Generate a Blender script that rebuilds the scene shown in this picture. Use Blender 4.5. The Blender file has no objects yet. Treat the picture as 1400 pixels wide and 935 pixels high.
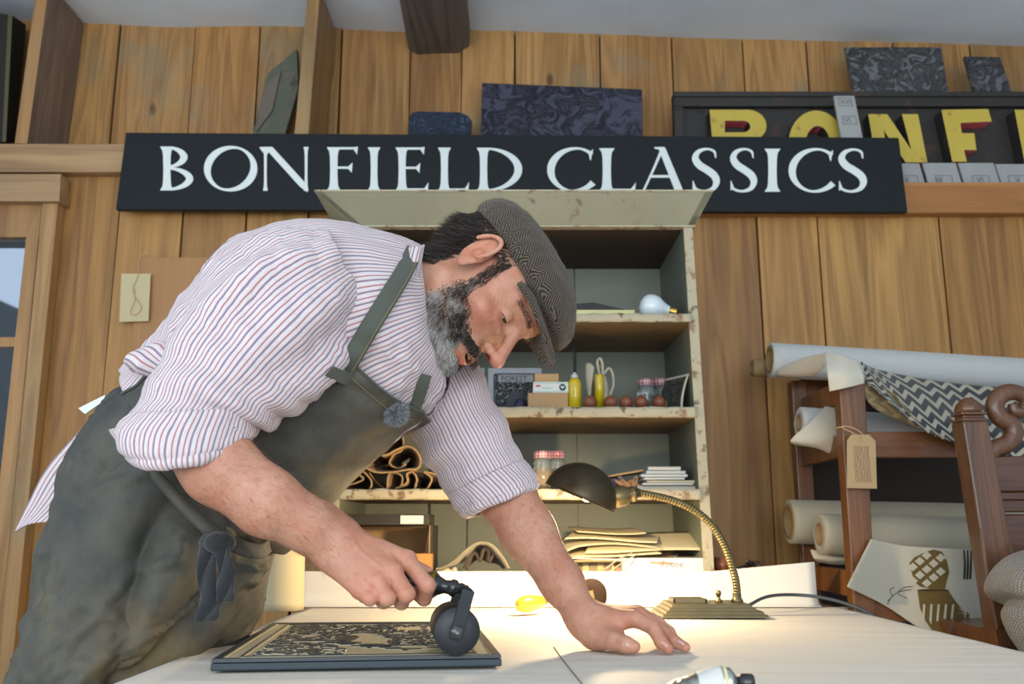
import bpy, bmesh, math, random
import numpy as np
from math import sin, cos, pi, atan2, sqrt, atan, radians
from mathutils import Vector, Matrix, noise
from mathutils.bvhtree import BVHTree

random.seed(7); RNG = np.random.default_rng(7)
SC = bpy.context.scene
COL = SC.collection
FPX = 1240.0
TILT = atan(255.0 / FPX)
CZ = 0.97
TZ = 0.80            # table top

def ray(px, py):
    a = (px - 700.0) / FPX; b = (467.5 - py) / FPX
    return Vector((a, cos(TILT) - b * sin(TILT), sin(TILT) + b * cos(TILT)))
def P(px, py, Y):
    d = ray(px, py)
    return Vector((0, 0, CZ)) + d * (Y / d.y)
def PZ(px, py, z):
    d = ray(px, py)
    return Vector((0, 0, CZ)) + d * ((z - CZ) / d.z)

# ---------------------------------------------------------------- materials
MATS = {}
def nmat(name):
    m = bpy.data.materials.new(name); m.use_nodes = True
    nt = m.node_tree; nt.nodes.clear()
    out = nt.nodes.new('ShaderNodeOutputMaterial'); b = nt.nodes.new('ShaderNodeBsdfPrincipled')
    nt.links.new(b.outputs[0], out.inputs[0])
    MATS[name] = m
    return m, nt, b
class N:
    """tiny node helper"""
    def __init__(s, nt): s.nt = nt
    def n(s, t, **k):
        x = s.nt.nodes.new('ShaderNode' + t)
        for a, v in k.items(): setattr(x, a, v)
        return x
    def l(s, a, b): s.nt.links.new(a, b)
    def val(s, sock, v):
        if hasattr(v, 'is_output') or isinstance(v, bpy.types.NodeSocket): s.l(v, sock)
        else: sock.default_value = v
    def math(s, op, a, b=0.0, c=None):
        x = s.n('Math', operation=op); s.val(x.inputs[0], a); s.val(x.inputs[1], b)
        if c is not None: s.val(x.inputs[2], c)
        return x.outputs[0]
    def mix(s, f, a, b, mode='MIX'):
        x = s.n('Mix', data_type='RGBA', blend_type=mode)
        s.val(x.inputs[0], f); s.val(x.inputs[6], a); s.val(x.inputs[7], b)
        return x.outputs[2]
    def ramp(s, f, stops, interp='LINEAR'):
        x = s.n('ValToRGB'); x.color_ramp.interpolation = interp
        e = x.color_ramp.elements
        while len(e) > 1: e.remove(e[-1])
        e[0].position = stops[0][0]; e[0].color = c4(stops[0][1])
        for p, c in stops[1:]:
            k = e.new(p); k.color = c4(c)
        s.l(f, x.inputs[0]); return x.outputs[0]
    def noise(s, vec, scale=5, detail=4, rough=.55, dist=0):
        x = s.n('TexNoise'); x.inputs['Scale'].default_value = scale; x.inputs['Detail'].default_value = detail
        x.inputs['Roughness'].default_value = rough; x.inputs['Distortion'].default_value = dist
        if vec is not None: s.l(vec, x.inputs['Vector'])
        return x.outputs[0]
    def mapping(s, vec, scale=(1, 1, 1), loc=(0, 0, 0)):
        x = s.n('Mapping'); x.inputs['Scale'].default_value = scale; x.inputs['Location'].default_value = loc
        s.l(vec, x.inputs['Vector']); return x.outputs[0]
    def obj(s): return s.n('TexCoord').outputs['Object']
    def attr(s, name, o='Vector'):
        x = s.n('Attribute'); x.attribute_name = name; return x.outputs[o]
    def bump(s, h, b, strength=.3, dist=.002):
        x = s.n('Bump'); x.inputs['Strength'].default_value = strength; x.inputs['Distance'].default_value = dist
        s.l(h, x.inputs['Height']); s.l(x.outputs[0], b.inputs['Normal'])
def c4(c):
    if isinstance(c, (int, float)): return (c, c, c, 1)
    return (c[0], c[1], c[2], 1) if len(c) == 3 else c
def S(r, g, b):      # sRGB 0-255 -> linear
    f = lambda v: (v / 255 / 12.92) if v / 255 <= .04045 else ((v / 255 + .055) / 1.055) ** 2.4
    return (f(r), f(g), f(b))
def mat(name, col, rough=.6, metal=0, var=.15, nscale=30, bump=0, bscale=200, sheen=0, trans=0, emis=None, coat=0, spec=None):
    m, nt, b = nmat(name); h = N(nt)
    o = h.obj()
    if var:
        f = h.noise(o, nscale, 4)
        f = h.math('MULTIPLY_ADD', f, 2 * var, 1 - var)
        c = h.mix(1.0, c4(col), f, 'MULTIPLY'); h.l(c, b.inputs['Base Color'])
    else: b.inputs['Base Color'].default_value = c4(col)
    b.inputs['Roughness'].default_value = rough; b.inputs['Metallic'].default_value = metal
    if bump: h.bump(h.noise(o, bscale, 3), b, bump, .002)
    if sheen: b.inputs['Sheen Weight'].default_value = sheen
    if trans: b.inputs['Transmission Weight'].default_value = trans
    if coat: b.inputs['Coat Weight'].default_value = coat
    if spec is not None: b.inputs['Specular IOR Level'].default_value = spec
    if emis: b.inputs['Emission Color'].default_value = c4(emis[0]); b.inputs['Emission Strength'].default_value = emis[1]
    return m
def wood(name, dark, light, axis=2, rough=.55, scale=1.0, rvar=.35, grain=1.0, patch=None, knots=False, coat=0):
    m, nt, b = nmat(name); h = N(nt)
    o = h.obj()
    r = h.attr('rnd', 'Fac')
    comb = h.n('CombineXYZ'); k = h.math('MULTIPLY', r, 17.0)
    for i in range(3): h.l(k, comb.inputs[i])
    add = h.n('VectorMath', operation='ADD'); h.l(o, add.inputs[0]); h.l(comb.outputs[0], add.inputs[1]); v = add.outputs[0]
    sc = [1, 1, 1]; sc[axis] = .07
    low = h.noise(h.mapping(v, tuple(x * 9 * scale for x in sc)), 1, 3, .5, .6)
    sc2 = [1, 1, 1]; sc2[axis] = .025
    fine = h.noise(h.mapping(v, tuple(x * 160 * scale for x in sc2)), 1, 4, .6)
    rings = h.math('FRACT', h.math('MULTIPLY', low, 7.0 * grain))
    rings = h.math('ABSOLUTE', h.math('SUBTRACT', rings, .5))
    f = h.math('ADD', h.math('MULTIPLY', rings, .50), h.math('MULTIPLY', fine, .40))
    f = h.math('ADD', f, h.math('MULTIPLY_ADD', low, .7, -.20))
    mid = tuple((a + c) / 2 for a, c in zip(dark, light))
    col = h.ramp(f, [(.12, dark), (.48, mid), (.85, light)])
    vary = h.math('MULTIPLY_ADD', r, 2 * rvar, 1 - rvar)
    col = h.mix(1.0, col, vary, 'MULTIPLY')
    # hue shift per board
    r2 = h.math('FRACT', h.math('MULTIPLY', r, 7.31))
    col = h.mix(h.math('MULTIPLY', r2, .28), col, h.mix(1.0, col, (1.15, .82, .62, 1), 'MULTIPLY'))
    if knots:
        vo = h.n('TexVoronoi'); vo.inputs['Scale'].default_value = 1.0
        kv = [4.2, 4.2, 4.2]; kv[axis] = 2.0
        h.l(h.mapping(v, tuple(kv)), vo.inputs['Vector'])
        kf = h.ramp(vo.outputs['Distance'], [(.0, 1), (.035, .9), (.06, 0)])
        col = h.mix(h.math('MULTIPLY', kf, .75), col, (.03, .012, .005, 1))
    if patch:
        pf = h.ramp(h.noise(v, 3.2, 6, .7), [(.52, 0), (.66, 1)])
        col = h.mix(h.math('MULTIPLY', pf, patch[1]), col, c4(patch[0]))
    h.l(col, b.inputs['Base Color'])
    b.inputs['Roughness'].default_value = rough
    if coat: b.inputs['Coat Weight'].default_value = coat
    h.bump(h.math('ADD', fine, h.math('MULTIPLY', rings, .5)), b, .25, .0015)
    return m
def worn(name, base, worn_c, wear2, thr=.55, scale=14, rough=.6, amt=.9):
    """old paint with chips"""
    m, nt, b = nmat(name); h = N(nt); o = h.obj()
    n1 = h.noise(o, scale, 8, .68); n2 = h.noise(o, scale * .35, 4, .6); n3 = h.noise(h.mapping(o, (1, 1, .3)), 3, 4)
    col = h.mix(n3, c4([x * .72 for x in base]), c4([x * 1.25 for x in base]))
    w = h.ramp(n1, [(thr, 0), (thr + .06, 1)])
    col = h.mix(h.math('MULTIPLY', w, amt), col, c4(worn_c))
    w2 = h.ramp(h.math('MULTIPLY', n1, h.math('ADD', n2, .5)), [(thr + .06, 0), (thr + .12, 1)])
    col = h.mix(h.math('MULTIPLY', w2, amt), col, c4(wear2))
    h.l(col, b.inputs['Base Color']); b.inputs['Roughness'].default_value = rough
    h.bump(n1, b, .25, .002); return m
def fabric(name, col, var=.25, scale=6, weave=900, rough=.9, sheen=.2, col2=None, bump=.25):
    m, nt, b = nmat(name); h = N(nt); o = h.obj()
    n = h.noise(o, scale, 5, .6)
    c2 = col2 or [x * (1 - var) for x in col]
    c = h.mix(h.ramp(n, [(.35, 0), (.65, 1)]), c4(col), c4(c2))
    w = h.noise(h.mapping(o, (1, 1, 4)), weave, 2)
    c = h.mix(.35, c, h.mix(1.0, c, h.math('MULTIPLY_ADD', w, 1.2, .4), 'MULTIPLY'))
    h.l(c, b.inputs['Base Color']); b.inputs['Roughness'].default_value = rough
    b.inputs['Sheen Weight'].default_value = sheen
    h.bump(w, b, bump, .001); return m
def chevron(name, c1, c2, width, period, duty=.5, rough=.9, mixn=None, attr='uvw'):
    """zigzag cloth read from the uvw attribute (metres)"""
    m, nt, b = nmat(name); h = N(nt)
    sep = h.n('SeparateXYZ'); h.l(h.attr(attr), sep.inputs[0])
    u, v = sep.outputs[0], sep.outputs[1]
    zz = h.math('PINGPONG', u, width)
    f = h.math('FRACT', h.math('DIVIDE', h.math('ADD', v, h.math('MULTIPLY', zz, 1.0)), period))
    f = h.ramp(f, [(0, 0), (duty - .06, 0), (duty, 1), (.95, 1), (1, 0)])
    col = h.mix(f, c4(c1), c4(c2))
    nn = h.noise(h.attr(attr), 700, 3)
    col = h.mix(.5, col, h.mix(1.0, col, h.math('MULTIPLY_ADD', nn, 1.8, .1), 'MULTIPLY'))
    if mixn:
        col = h.mix(h.ramp(h.noise(h.attr(attr), 330, 3, .7), [(.45, 0), (.7, .8)]), col, c4(mixn))
    h.l(col, b.inputs['Base Color']); b.inputs['Roughness'].default_value = rough
    b.inputs['Sheen Weight'].default_value = .15
    h.bump(h.math('ADD', nn, h.math('MULTIPLY', f, .4)), b, .5, .0015); return m

# ---------------------------------------------------------------- mesh building
WL = {None: Vector((0, 0, 0))}
def tag(o, label=None, cat=None, group=None, kind=None):
    if label: o['label'] = label
    if cat: o['category'] = cat
    if group: o['group'] = group
    if kind: o['kind'] = kind
    return o
def thing(name, loc, label, cat, group=None):
    o = bpy.data.objects.new(name, None); COL.objects.link(o); o.location = loc
    o.empty_display_size = .05; WL[o] = Vector(loc)
    return tag(o, label, cat, group)
class MB:
    def __init__(s): s.v = []; s.f = []; s.m = []; s.r = []; s.uv = []; s.rnd = 0.5; s.mi = 0; s.sm = []; s.smooth = False
    def add(s, vs, fs, uv=None, smooth=None):
        b = len(s.v); s.v += [tuple(x) for x in vs]; s.f += [tuple(b + i for i in f) for f in fs]
        s.m += [s.mi] * len(fs); s.r += [s.rnd] * len(vs)
        s.uv += [tuple(x) for x in uv] if uv is not None else [(0, 0, 0)] * len(vs)
        s.sm += [s.smooth if smooth is None else smooth] * len(fs); return s
    def box(s, lo, hi, mp=None):
        x0, y0, z0 = lo; x1, y1, z1 = hi
        vs = [(x, y, z) for z in (z0, z1) for y in (y0, y1) for x in (x0, x1)]
        if mp: vs = [mp(*v) for v in vs]
        return s.add(vs, [(0, 2, 3, 1), (4, 5, 7, 6), (0, 1, 5, 4), (2, 6, 7, 3), (0, 4, 6, 2), (1, 3, 7, 5)])
    def hexa(s, a, b):      # two quads (4 pts each, same winding)
        return s.add(list(a) + list(b), [(3, 2, 1, 0), (4, 5, 6, 7), (0, 1, 5, 4), (1, 2, 6, 5), (2, 3, 7, 6), (3, 0, 4, 7)])
    def slab(s, px4, Y0, Y1):   # front outline from pixels at depth Y0, pushed straight back to Y1
        a = [P(x, y, Y0) for x, y in px4]; b = [Vector((p.x, Y1, p.z)) for p in a]
        n = len(a); fs = [tuple(range(n)), tuple(range(2 * n - 1, n - 1, -1))] + [(i, i + n, (i + 1) % n + n, (i + 1) % n) for i in range(n)]
        return s.add(a + b, fs)
    def prism(s, pts, ext):     # planar loop pts + extrusion vector
        n = len(pts); a = [Vector(p) for p in pts]; b = [p + Vector(ext) for p in a]
        return s.add(a + b, [tuple(range(n)), tuple(range(2 * n - 1, n - 1, -1))] + [(i, i + n, (i + 1) % n + n, (i + 1) % n) for i in range(n)])
    def tube(s, pts, rad, seg=12, cap=True, flat=None, up=None):
        pts = [Vector(p) for p in pts]; n = len(pts)
        if not hasattr(rad, '__len__'): rad = [rad] * n
        vs = []; uv = []; L = 0
        t0 = (pts[1] - pts[0]).normalized()
        nrm = Vector(up) if up is not None else (Vector((0, 0, 1)) if abs(t0.z) < .9 else Vector((1, 0, 0)))
        for i, p in enumerate(pts):
            t = (pts[min(i + 1, n - 1)] - pts[max(i - 1, 0)]).normalized()
            nrm = (nrm - t * nrm.dot(t)).normalized(); bi = t.cross(nrm)
            if i: L += (p - pts[i - 1]).length
            for k in range(seg):
                a = 2 * pi * k / seg
                vs.append(p + (nrm * cos(a) * (flat or 1) + bi * sin(a)) * rad[i]); uv.append((rad[i] * a, L, 0))
        fs = [(i * seg + k, i * seg + (k + 1) % seg, (i + 1) * seg + (k + 1) % seg, (i + 1) * seg + k) for i in range(n - 1) for k in range(seg)]
        if cap: fs += [tuple(range(seg - 1, -1, -1)), tuple(range((n - 1) * seg, n * seg))]
        return s.add(vs, fs, uv, smooth=True)
    def cyl(s, a, b, r, r2=None, seg=20): return s.tube([a, b], [r, r if r2 is None else r2], seg)
    def lathe(s, base, axis, prof, seg=24, cap=True):   # prof: (r, h) along axis
        ax = Vector(axis).normalized(); base = Vector(base)
        return s.tube2([(base + ax * h, r) for r, h in prof], ax, seg, cap)
    def tube2(s, cr, ax, seg, cap):
        nrm = ax.orthogonal().normalized(); bi = ax.cross(nrm); vs = []
        for c, r in cr:
            for k in range(seg):
                a = 2 * pi * k / seg; vs.append(c + (nrm * cos(a) + bi * sin(a)) * r)
        n = len(cr)
        fs = [(i * seg + k, i * seg + (k + 1) % seg, (i + 1) * seg + (k + 1) % seg, (i + 1) * seg + k) for i in range(n - 1) for k in range(seg)]
        if cap: fs += [tuple(range(seg - 1, -1, -1)), tuple(range((n - 1) * seg, n * seg))]
        return s.add(vs, fs, smooth=True)
    def ball(s, c, r, seg=20, sc=(1, 1, 1)):
        c = Vector(c); rings = seg // 2; vs = []
        for i in range(rings + 1):
            th = pi * i / rings
            for k in range(seg):
                a = 2 * pi * k / seg
                vs.append((c.x + r * sc[0] * sin(th) * cos(a), c.y + r * sc[1] * sin(th) * sin(a), c.z + r * sc[2] * cos(th)))
        return s.add(vs, [(i * seg + k, (i + 1) * seg + k, (i + 1) * seg + (k + 1) % seg, i * seg + (k + 1) % seg) for i in range(rings) for k in range(seg)], smooth=True)
    def grid(s, fn, nu, nv, thick=None, uvf=None, close=False):
        """fn(u,v)->point, u,v in 0..1"""
        V = [[Vector(fn(i / nu, j / nv)) for i in range(nu + 1)] for j in range(nv + 1)]
        uv = [(uvf(i / nu, j / nv) if uvf else (i / nu, j / nv, 0)) for j in range(nv + 1) for i in range(nu + 1)]
        w = nu + 1
        top = [V[j][i] for j in range(nv + 1) for i in range(w)]
        fs = [(j * w + i, j * w + i + 1, (j + 1) * w + i + 1, (j + 1) * w + i) for j in range(nv) for i in range(nu)]
        if not thick: return s.add(top, fs, uv, smooth=True)
        nr = []
        for j in range(nv + 1):
            for i in range(w):
                du = V[j][min(i + 1, nu)] - V[j][max(i - 1, 0)]; dv = V[min(j + 1, nv)][i] - V[max(j - 1, 0)][i]
                q = du.cross(dv); nr.append(q.normalized() if q.length > 1e-12 else Vector((0, 0, 1)))
        bot = [p - q * thick for p, q in zip(top, nr)]; o = len(top)
        fs2 = [tuple(o + k for k in reversed(f)) for f in fs]
        rim = [j * w for j in range(nv + 1)][::-1] + [i for i in range(1, w)] + [j * w + nu for j in range(1, nv + 1)] + [nv * w + i for i in range(nu - 1, 0, -1)]
        fs3 = [(rim[k], rim[(k + 1) % len(rim)], o + rim[(k + 1) % len(rim)], o + rim[k]) for k in range(len(rim))]
        fs3 = [tuple(reversed(f)) for f in fs3]
        return s.add(top + bot, fs + fs2 + fs3, uv + uv, smooth=True)
    def build(s, name, mats, parent=None, bevel=0, subsurf=0, origin=None):
        if not isinstance(mats, (list, tuple)): mats = [mats]
        V = np.array(s.v, dtype=np.float64)
        lo, hi = V.min(0), V.max(0)
        c = Vector(((lo[0] + hi[0]) / 2, (lo[1] + hi[1]) / 2, lo[2])) if origin is None else Vector(origin)
        me = bpy.data.meshes.new(name)
        me.from_pydata([tuple(x) for x in (V - np.array(c))], [], s.f)
        for m in mats: me.materials.append(m)
        me.polygons.foreach_set('material_index', s.m); me.polygons.foreach_set('use_smooth', s.sm)
        a = me.attributes.new('rnd', 'FLOAT', 'POINT'); a.data.foreach_set('value', s.r)
        a = me.attributes.new('uvw', 'FLOAT_VECTOR', 'POINT'); a.data.foreach_set('vector', np.array(s.uv, dtype=np.float32).ravel())
        me.update()
        bm = bmesh.new(); bm.from_mesh(me); bmesh.ops.recalc_face_normals(bm, faces=bm.faces); bm.to_mesh(me); bm.free()
        o = bpy.data.objects.new(name, me); COL.objects.link(o)
        o.parent = parent; o.location = c - WL[parent]; WL[o] = c
        if bevel:
            md = o.modifiers.new('bevel', 'BEVEL'); md.width = bevel; md.segments = 2; md.limit_method = 'ANGLE'; md.angle_limit = radians(40)
        if subsurf:
            md = o.modifiers.new('sub', 'SUBSURF'); md.levels = subsurf; md.render_levels = subsurf
        return o
def copy_tree(o, loc, parent=None):
    c = o.copy(); COL.objects.link(c); c.parent = parent; WL[c] = Vector(loc)
    if parent is None: c.location = loc
    for ch in [x for x in COL.objects if x.parent == o]:
        d = ch.copy(); COL.objects.link(d); d.parent = c; WL[d] = Vector(loc) + ch.location
        for g in [x for x in COL.objects if x.parent == ch]:
            e = g.copy(); COL.objects.link(e); e.parent = d
    return c
def cr(pts, n):
    """Catmull-Rom through an (k,d) array at n samples"""
    A = np.array(pts, dtype=float); k = len(A)
    t = np.linspace(0, k - 1, n); i = np.clip(t.astype(int), 0, k - 2); f = (t - i)[:, None]
    g = lambda j: A[np.clip(j, 0, k - 1)]
    p0 = np.where((i == 0)[:, None], 2 * A[0] - A[1], g(i - 1)); p3 = np.where((i == k - 2)[:, None], 2 * A[-1] - A[-2], g(i + 2))
    p1, p2 = g(i), g(i + 1)
    return .5 * (2 * p1 + (p2 - p0) * f + (2 * p0 - 5 * p1 + 4 * p2 - p3) * f ** 2 + (3 * p1 - p0 - 3 * p2 + p3) * f ** 3)
def pixpath(pts, n):      # list of (px,py,Y) -> smooth world path
    return [Vector(x) for x in cr([P(*p) for p in pts], n)]

# stroke letters ---------------------------------------------------------------
def L_strips(ch):
    """serif capital, list of (leftpts,rightpts) strips; unit height"""
    out = []
    T = .165; t = .05
    def stem(x, w=T, y0=0, y1=1, slant=0):
        sf = w * .42
        prof = [(0, 1.0), (.03, .85), (.09, .3), (.2, .06), (.5, -.04), (.8, .06), (.91, .3), (.97, .85), (1, 1.0)]
        Lp = []; Rp = []
        for v, k in prof:
            y = y0 + (y1 - y0) * v; dx = slant * v
            Lp.append((x - k * sf + dx, y)); Rp.append((x + w + k * sf + dx, y))
        out.append((Lp, Rp))
    def ring(cx, cy, rx, ry, a0, a1, tx=T, ty=t, n=28, skew=0):
        Lp = []; Rp = []
        for i in range(n + 1):
            a = radians(a0 + (a1 - a0) * i / n); a2 = a + skew
            w = ty + (tx - ty) * abs(cos(a2)) ** 1.5
            Lp.append((cx + rx * cos(a), cy + ry * sin(a))); Rp.append((cx + (rx - w) * cos(a), cy + (ry - w) * sin(a)))
        out.append((Lp, Rp))
    def bar(x0, x1, y, w=t, flare=.10, dirn=0):
        """thin bar ending in a wedge; dirn +1 up, -1 down, 0 both"""
        u = flare * (1 if dirn >= 0 else .1); d = flare * (1 if dirn <= 0 else .1)
        out.append(([(x0, y + w / 2), (x1 - .1, y + w / 2), (x1, y + w / 2 + u)], [(x0, y - w / 2), (x1 - .1, y - w / 2), (x1 - .02, y - w / 2 - d)]))
    def stroke(pts, n=40):
        A = cr(pts, n); Lp = []; Rp = []
        for i in range(n):
            d = A[min(i + 1, n - 1)][:2] - A[max(i - 1, 0)][:2]; d /= (np.linalg.norm(d) + 1e-9)
            nn = np.array([-d[1], d[0]]) * A[i][2] / 2
            Lp.append(tuple(A[i][:2] + nn)); Rp.append(tuple(A[i][:2] - nn))
        out.append((Lp, Rp))
    if ch == 'B':
        stem(.09); ring(.22, .76, .42, .24, 90, -90); ring(.22, .265, .55, .265, 90, -90)
        out.append(([(.05, 1), (.24, 1)], [(.05, .955), (.24, .955)])); out.append(([(.05, .045), (.24, .05)], [(.05, 0), (.24, 0)]))
    if ch == 'O': ring(.61, .5, .61, .52, 0, 360, .17, .05, 60, .35)
    if ch == 'N':
        stem(.12, .06); stem(1.05, .06)
        out.append(([(.02, 1.0), (.16, 1.0), (.3, 1.0)], [(.02, .97), (.14, .82), (.16, .78)])); out.append(([(.12, 1.0), (1.1, .0)], [(.31, 1.0), (1.12, -.0)]))
        out.append(([(.12, 1), (.93, .1), (1.11, -.04)], [(.31, 1), (1.06, .18), (1.11, .1)]))
    if ch == 'F': stem(.12); bar(.2, .74, .975, dirn=-1, flare=.12); bar(.2, .62, .53, flare=.09)
    if ch == 'I': stem(.08, .15)
    if ch == 'E': stem(.1); bar(.2, .70, .975, dirn=-1, flare=.12); bar(.2, .6, .53, flare=.09); bar(.15, .79, .03, w=.055, dirn=1, flare=.14)
    if ch == 'L': stem(.1); bar(.15, .76, .03, w=.055, dirn=1, flare=.15)
    if ch == 'D':
        stem(.12); ring(.3, .5, .78, .5, 90, -90, .175, .045)
        out.append(([(.06, 1), (.32, 1)], [(.06, .955), (.32, .955)])); out.append(([(.06, .045), (.32, .05)], [(.06, 0), (.32, 0)]))
    if ch == 'C':
        ring(.62, .5, .62, .52, 48, 318, .17, .05, 44, .2)
        out.append(([(1.0, .96), (.93, .84), (.96, .72)], [(1.03, .97), (1.0, .84), (.98, .72)]))
    if ch == 'A':
        stroke([(.03, .02, .05), (.25, .5, .055), (.47, 1.02, .07)], 6)
        out.append(([(.36, 1.02), (.75, 0)], [(.52, 1.02), (.94, 0)])); out.append(([(.16, .38), (.7, .38)], [(.14, .32), (.7, .32)]))
        out.append(([(-.03, .035), (.14, .04)], [(-.03, 0), (.14, 0)])); out.append(([(.68, .04), (.98, .035)], [(.68, 0), (.98, 0)])); out.append(([(.27, 1.03), (.5, 1.03)], [(.29, .985), (.48, .97)]))
    if ch == 'S':
        stroke([(.55, .80, .03), (.52, .93, .055), (.36, .99, .05), (.17, .93, .10), (.09, .78, .15), (.18, .62, .17), (.36, .50, .17), (.52, .37, .17), (.57, .22, .15), (.49, .07, .10), (.30, .01, .055), (.11, .06, .055), (.05, .2, .03)], 60)
        out.append(([(.50, .97), (.55, .93)], [(.55, .78), (.57, .78)])); out.append(([(.03, .25), (.05, .25)], [(.03, .03), (.09, .05)]))
    return out
WID = dict(B=.83, O=1.22, N=1.22, F=.78, I=.31, E=.79, L=.77, D=1.08, C=1.03, A=.95, S=.63)
def put_strips(mb, strips, mp, depth):
    for Lp, Rp in strips:
        n = len(Lp)
        f = [mp(x, y, 0) for x, y in Lp] + [mp(x, y, 0) for x, y in Rp]
        b = [mp(x, y, depth) for x, y in Lp] + [mp(x, y, depth) for x, y in Rp]
        fs = [(i, i + 1, n + i + 1, n + i) for i in range(n - 1)]
        o = 2 * n
        fs += [(i + 1, i, o + i, o + i + 1) for i in range(n - 1)] + [(n + i, n + i + 1, o + n + i + 1, o + n + i) for i in range(n - 1)]
        fs += [(0, n, o + n, o), (n - 1, 2 * n - 1, o + 2 * n - 1, o + n - 1)]
        mb.add(f + b, fs)
def text_mesh(txt, size, mp):
    """small print with the built-in font -> MB of flat glyphs mapped by mp(x,y)"""
    cu = bpy.data.curves.new('t', 'FONT'); cu.body = txt; cu.size = size; cu.resolution_u = 2
    ob = bpy.data.objects.new('t', cu); COL.objects.link(ob)
    dg = bpy.context.evaluated_depsgraph_get(); me = bpy.data.meshes.new_from_object(ob.evaluated_get(dg))
    vs = [mp(v.co.x, v.co.y) for v in me.vertices]; fs = [tuple(p.vertices) for p in me.polygons]
    bpy.data.objects.remove(ob); bpy.data.meshes.remove(me)
    mb = MB(); mb.add(vs, fs); return mb
# ================================================================ MATERIALS
m_plaster = mat('plaster', S(222, 233, 243), .85, var=.06, nscale=3, bump=.5, bscale=9)
m_wall = wood('larch_boards', S(114, 78, 36), S(190, 146, 80), 2, .5, 1.0, .22, 1.0, knots=True)
m_wall2 = wood('larch_boards_upper', S(114, 78, 40), S(194, 150, 90), 2, .55, 1.0, .22, 1.4, patch=(S(128, 132, 112), .45), knots=True)
m_pine = wood('pine_trim', S(120, 88, 52), S(186, 148, 98), 2, .5, 1.2, .12, .8, patch=(S(140, 136, 108), .35))
m_pineh = wood('pine_shelf', S(112, 84, 56), S(190, 158, 116), 0, .6, 1.0, .15, .7, patch=(S(150, 140, 118), .4), knots=True)
m_shelfr = wood('shelf_orange', S(150, 100, 50), S(200, 145, 82), 0, .5, 1.0, .1, .6)
m_grey = wood('grey_plank', S(88, 76, 68), S(148, 130, 116), 2, .7, 1.4, .1, 1.6)
m_beam = wood('beam_wood', S(62, 55, 50), S(126, 113, 102), 1, .8, 1.2, .1, 1.5)
m_beam2 = wood('beam_side', S(96, 60, 30), S(160, 106, 58), 1, .8, 1.2, .1, 1.5)
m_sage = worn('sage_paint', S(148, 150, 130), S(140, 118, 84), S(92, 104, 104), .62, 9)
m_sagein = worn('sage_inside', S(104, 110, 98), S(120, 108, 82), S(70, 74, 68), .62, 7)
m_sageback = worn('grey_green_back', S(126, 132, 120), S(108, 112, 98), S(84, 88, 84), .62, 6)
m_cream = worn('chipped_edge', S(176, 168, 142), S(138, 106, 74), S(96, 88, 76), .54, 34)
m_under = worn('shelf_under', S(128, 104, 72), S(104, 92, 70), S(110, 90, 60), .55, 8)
m_sign = mat('sign_black', S(17, 24, 29), .6, var=.12, nscale=18, bump=.3, bscale=60, spec=.3)
m_white = mat('sign_white', S(222, 232, 230), .6, var=.05)
m_table = None
m_floor = wood('floor_boards', S(176, 168, 154), S(214, 208, 198), 1, .6, 1, .05)

# ================================================================ CAMERA
cd = bpy.data.cameras.new('camera'); cam = bpy.data.objects.new('camera', cd); COL.objects.link(cam)
cd.sensor_width = 36; cd.lens = FPX / 1400 * 36; cd.clip_start = .02
cam.location = (0, 0, CZ); cam.rotation_euler = (pi / 2 + TILT, 0, 0)
cd.dof.use_dof = True; cd.dof.focus_distance = 1.36; cd.dof.aperture_fstop = 6.3
SC.camera = cam
WY = 2.60     # lower wall plane
WU = 2.80     # upper wall plane, set back above the shelf

# ================================================================ SHELL
mb = MB(); mb.box((-2.2, -1.6, -.05), (2.2, 2.88, 0)); tag(mb.build('floor', m_floor), kind='structure')
# ceiling: slightly out of level like an old house
zl = P(110, 30, WU).z; zr = P(1340, 62, WU).z; xl = P(110, 30, WU).x; xr = P(1340, 62, WU).x
ks = (zr - zl) / (xr - xl); zc = lambda x: zl + ks * (x - xl)
mb = MB()
def cf(u, v):
    x = -2.2 + 4.4 * u; y = -1.6 + 4.48 * v
    return (x, y, zc(x) + .012 * noise.noise(Vector((x * 2.2, y * 2, 0))) + .004 * noise.noise(Vector((x * 9, y * 9, 3))))
mb.grid(cf, 120, 100, thick=-.06)
tag(mb.build('ceiling', m_plaster), kind='structure')

def boards(name, m, edges_px, yref, ztop, zbot, y=WY):
    mb = MB(); xs = [P(e, yref, y).x for e in edges_px] if yref else edges_px
    rr = random.Random(3)
    for a, b in zip(xs[:-1], xs[1:]):
        g = .0028; mb.rnd = rr.random()
        y0 = y + rr.uniform(-.004, .004)
        ta, tb = rr.uniform(-.004, .004), rr.uniform(-.004, .004)
        lo = (a + g, b - g)
        zt = ztop(a) if callable(ztop) else ztop
        mb.hexa([(lo[0] + ta, y0, zbot), (lo[1] + tb, y0, zbot), (lo[1], y0, zt), (lo[0], y0, zt)],
                [(lo[0] + ta, y0 + .02, zbot), (lo[1] + tb, y0 + .02, zbot), (lo[1], y0 + .02, zt), (lo[0], y0 + .02, zt)])
    mb.rnd = .5
    return mb
zsL = P(80, 235, 2.56).z; zsR = P(1320, 291, 2.56).z; xsw = P(910, 240, 2.58).x
up = boards('wall_back', m_wall2, [-330, -180, -60, 40, 158, 262, 352, 465, 560, 631, 704, 821, 920, 1018, 1106, 1225, 1330, 1440, 1560, 1700], 110, lambda x: zc(x) + .03, zsR, WU)
lo = boards('wall_back', m_wall, [63, 160, 248, 335, 420, 520, 640, 760, 880, 1036, 1119, 1286, 1420, 1560, 1700], 330, lambda x: zsL if x < xsw - .1 else zsR, 0)
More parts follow.
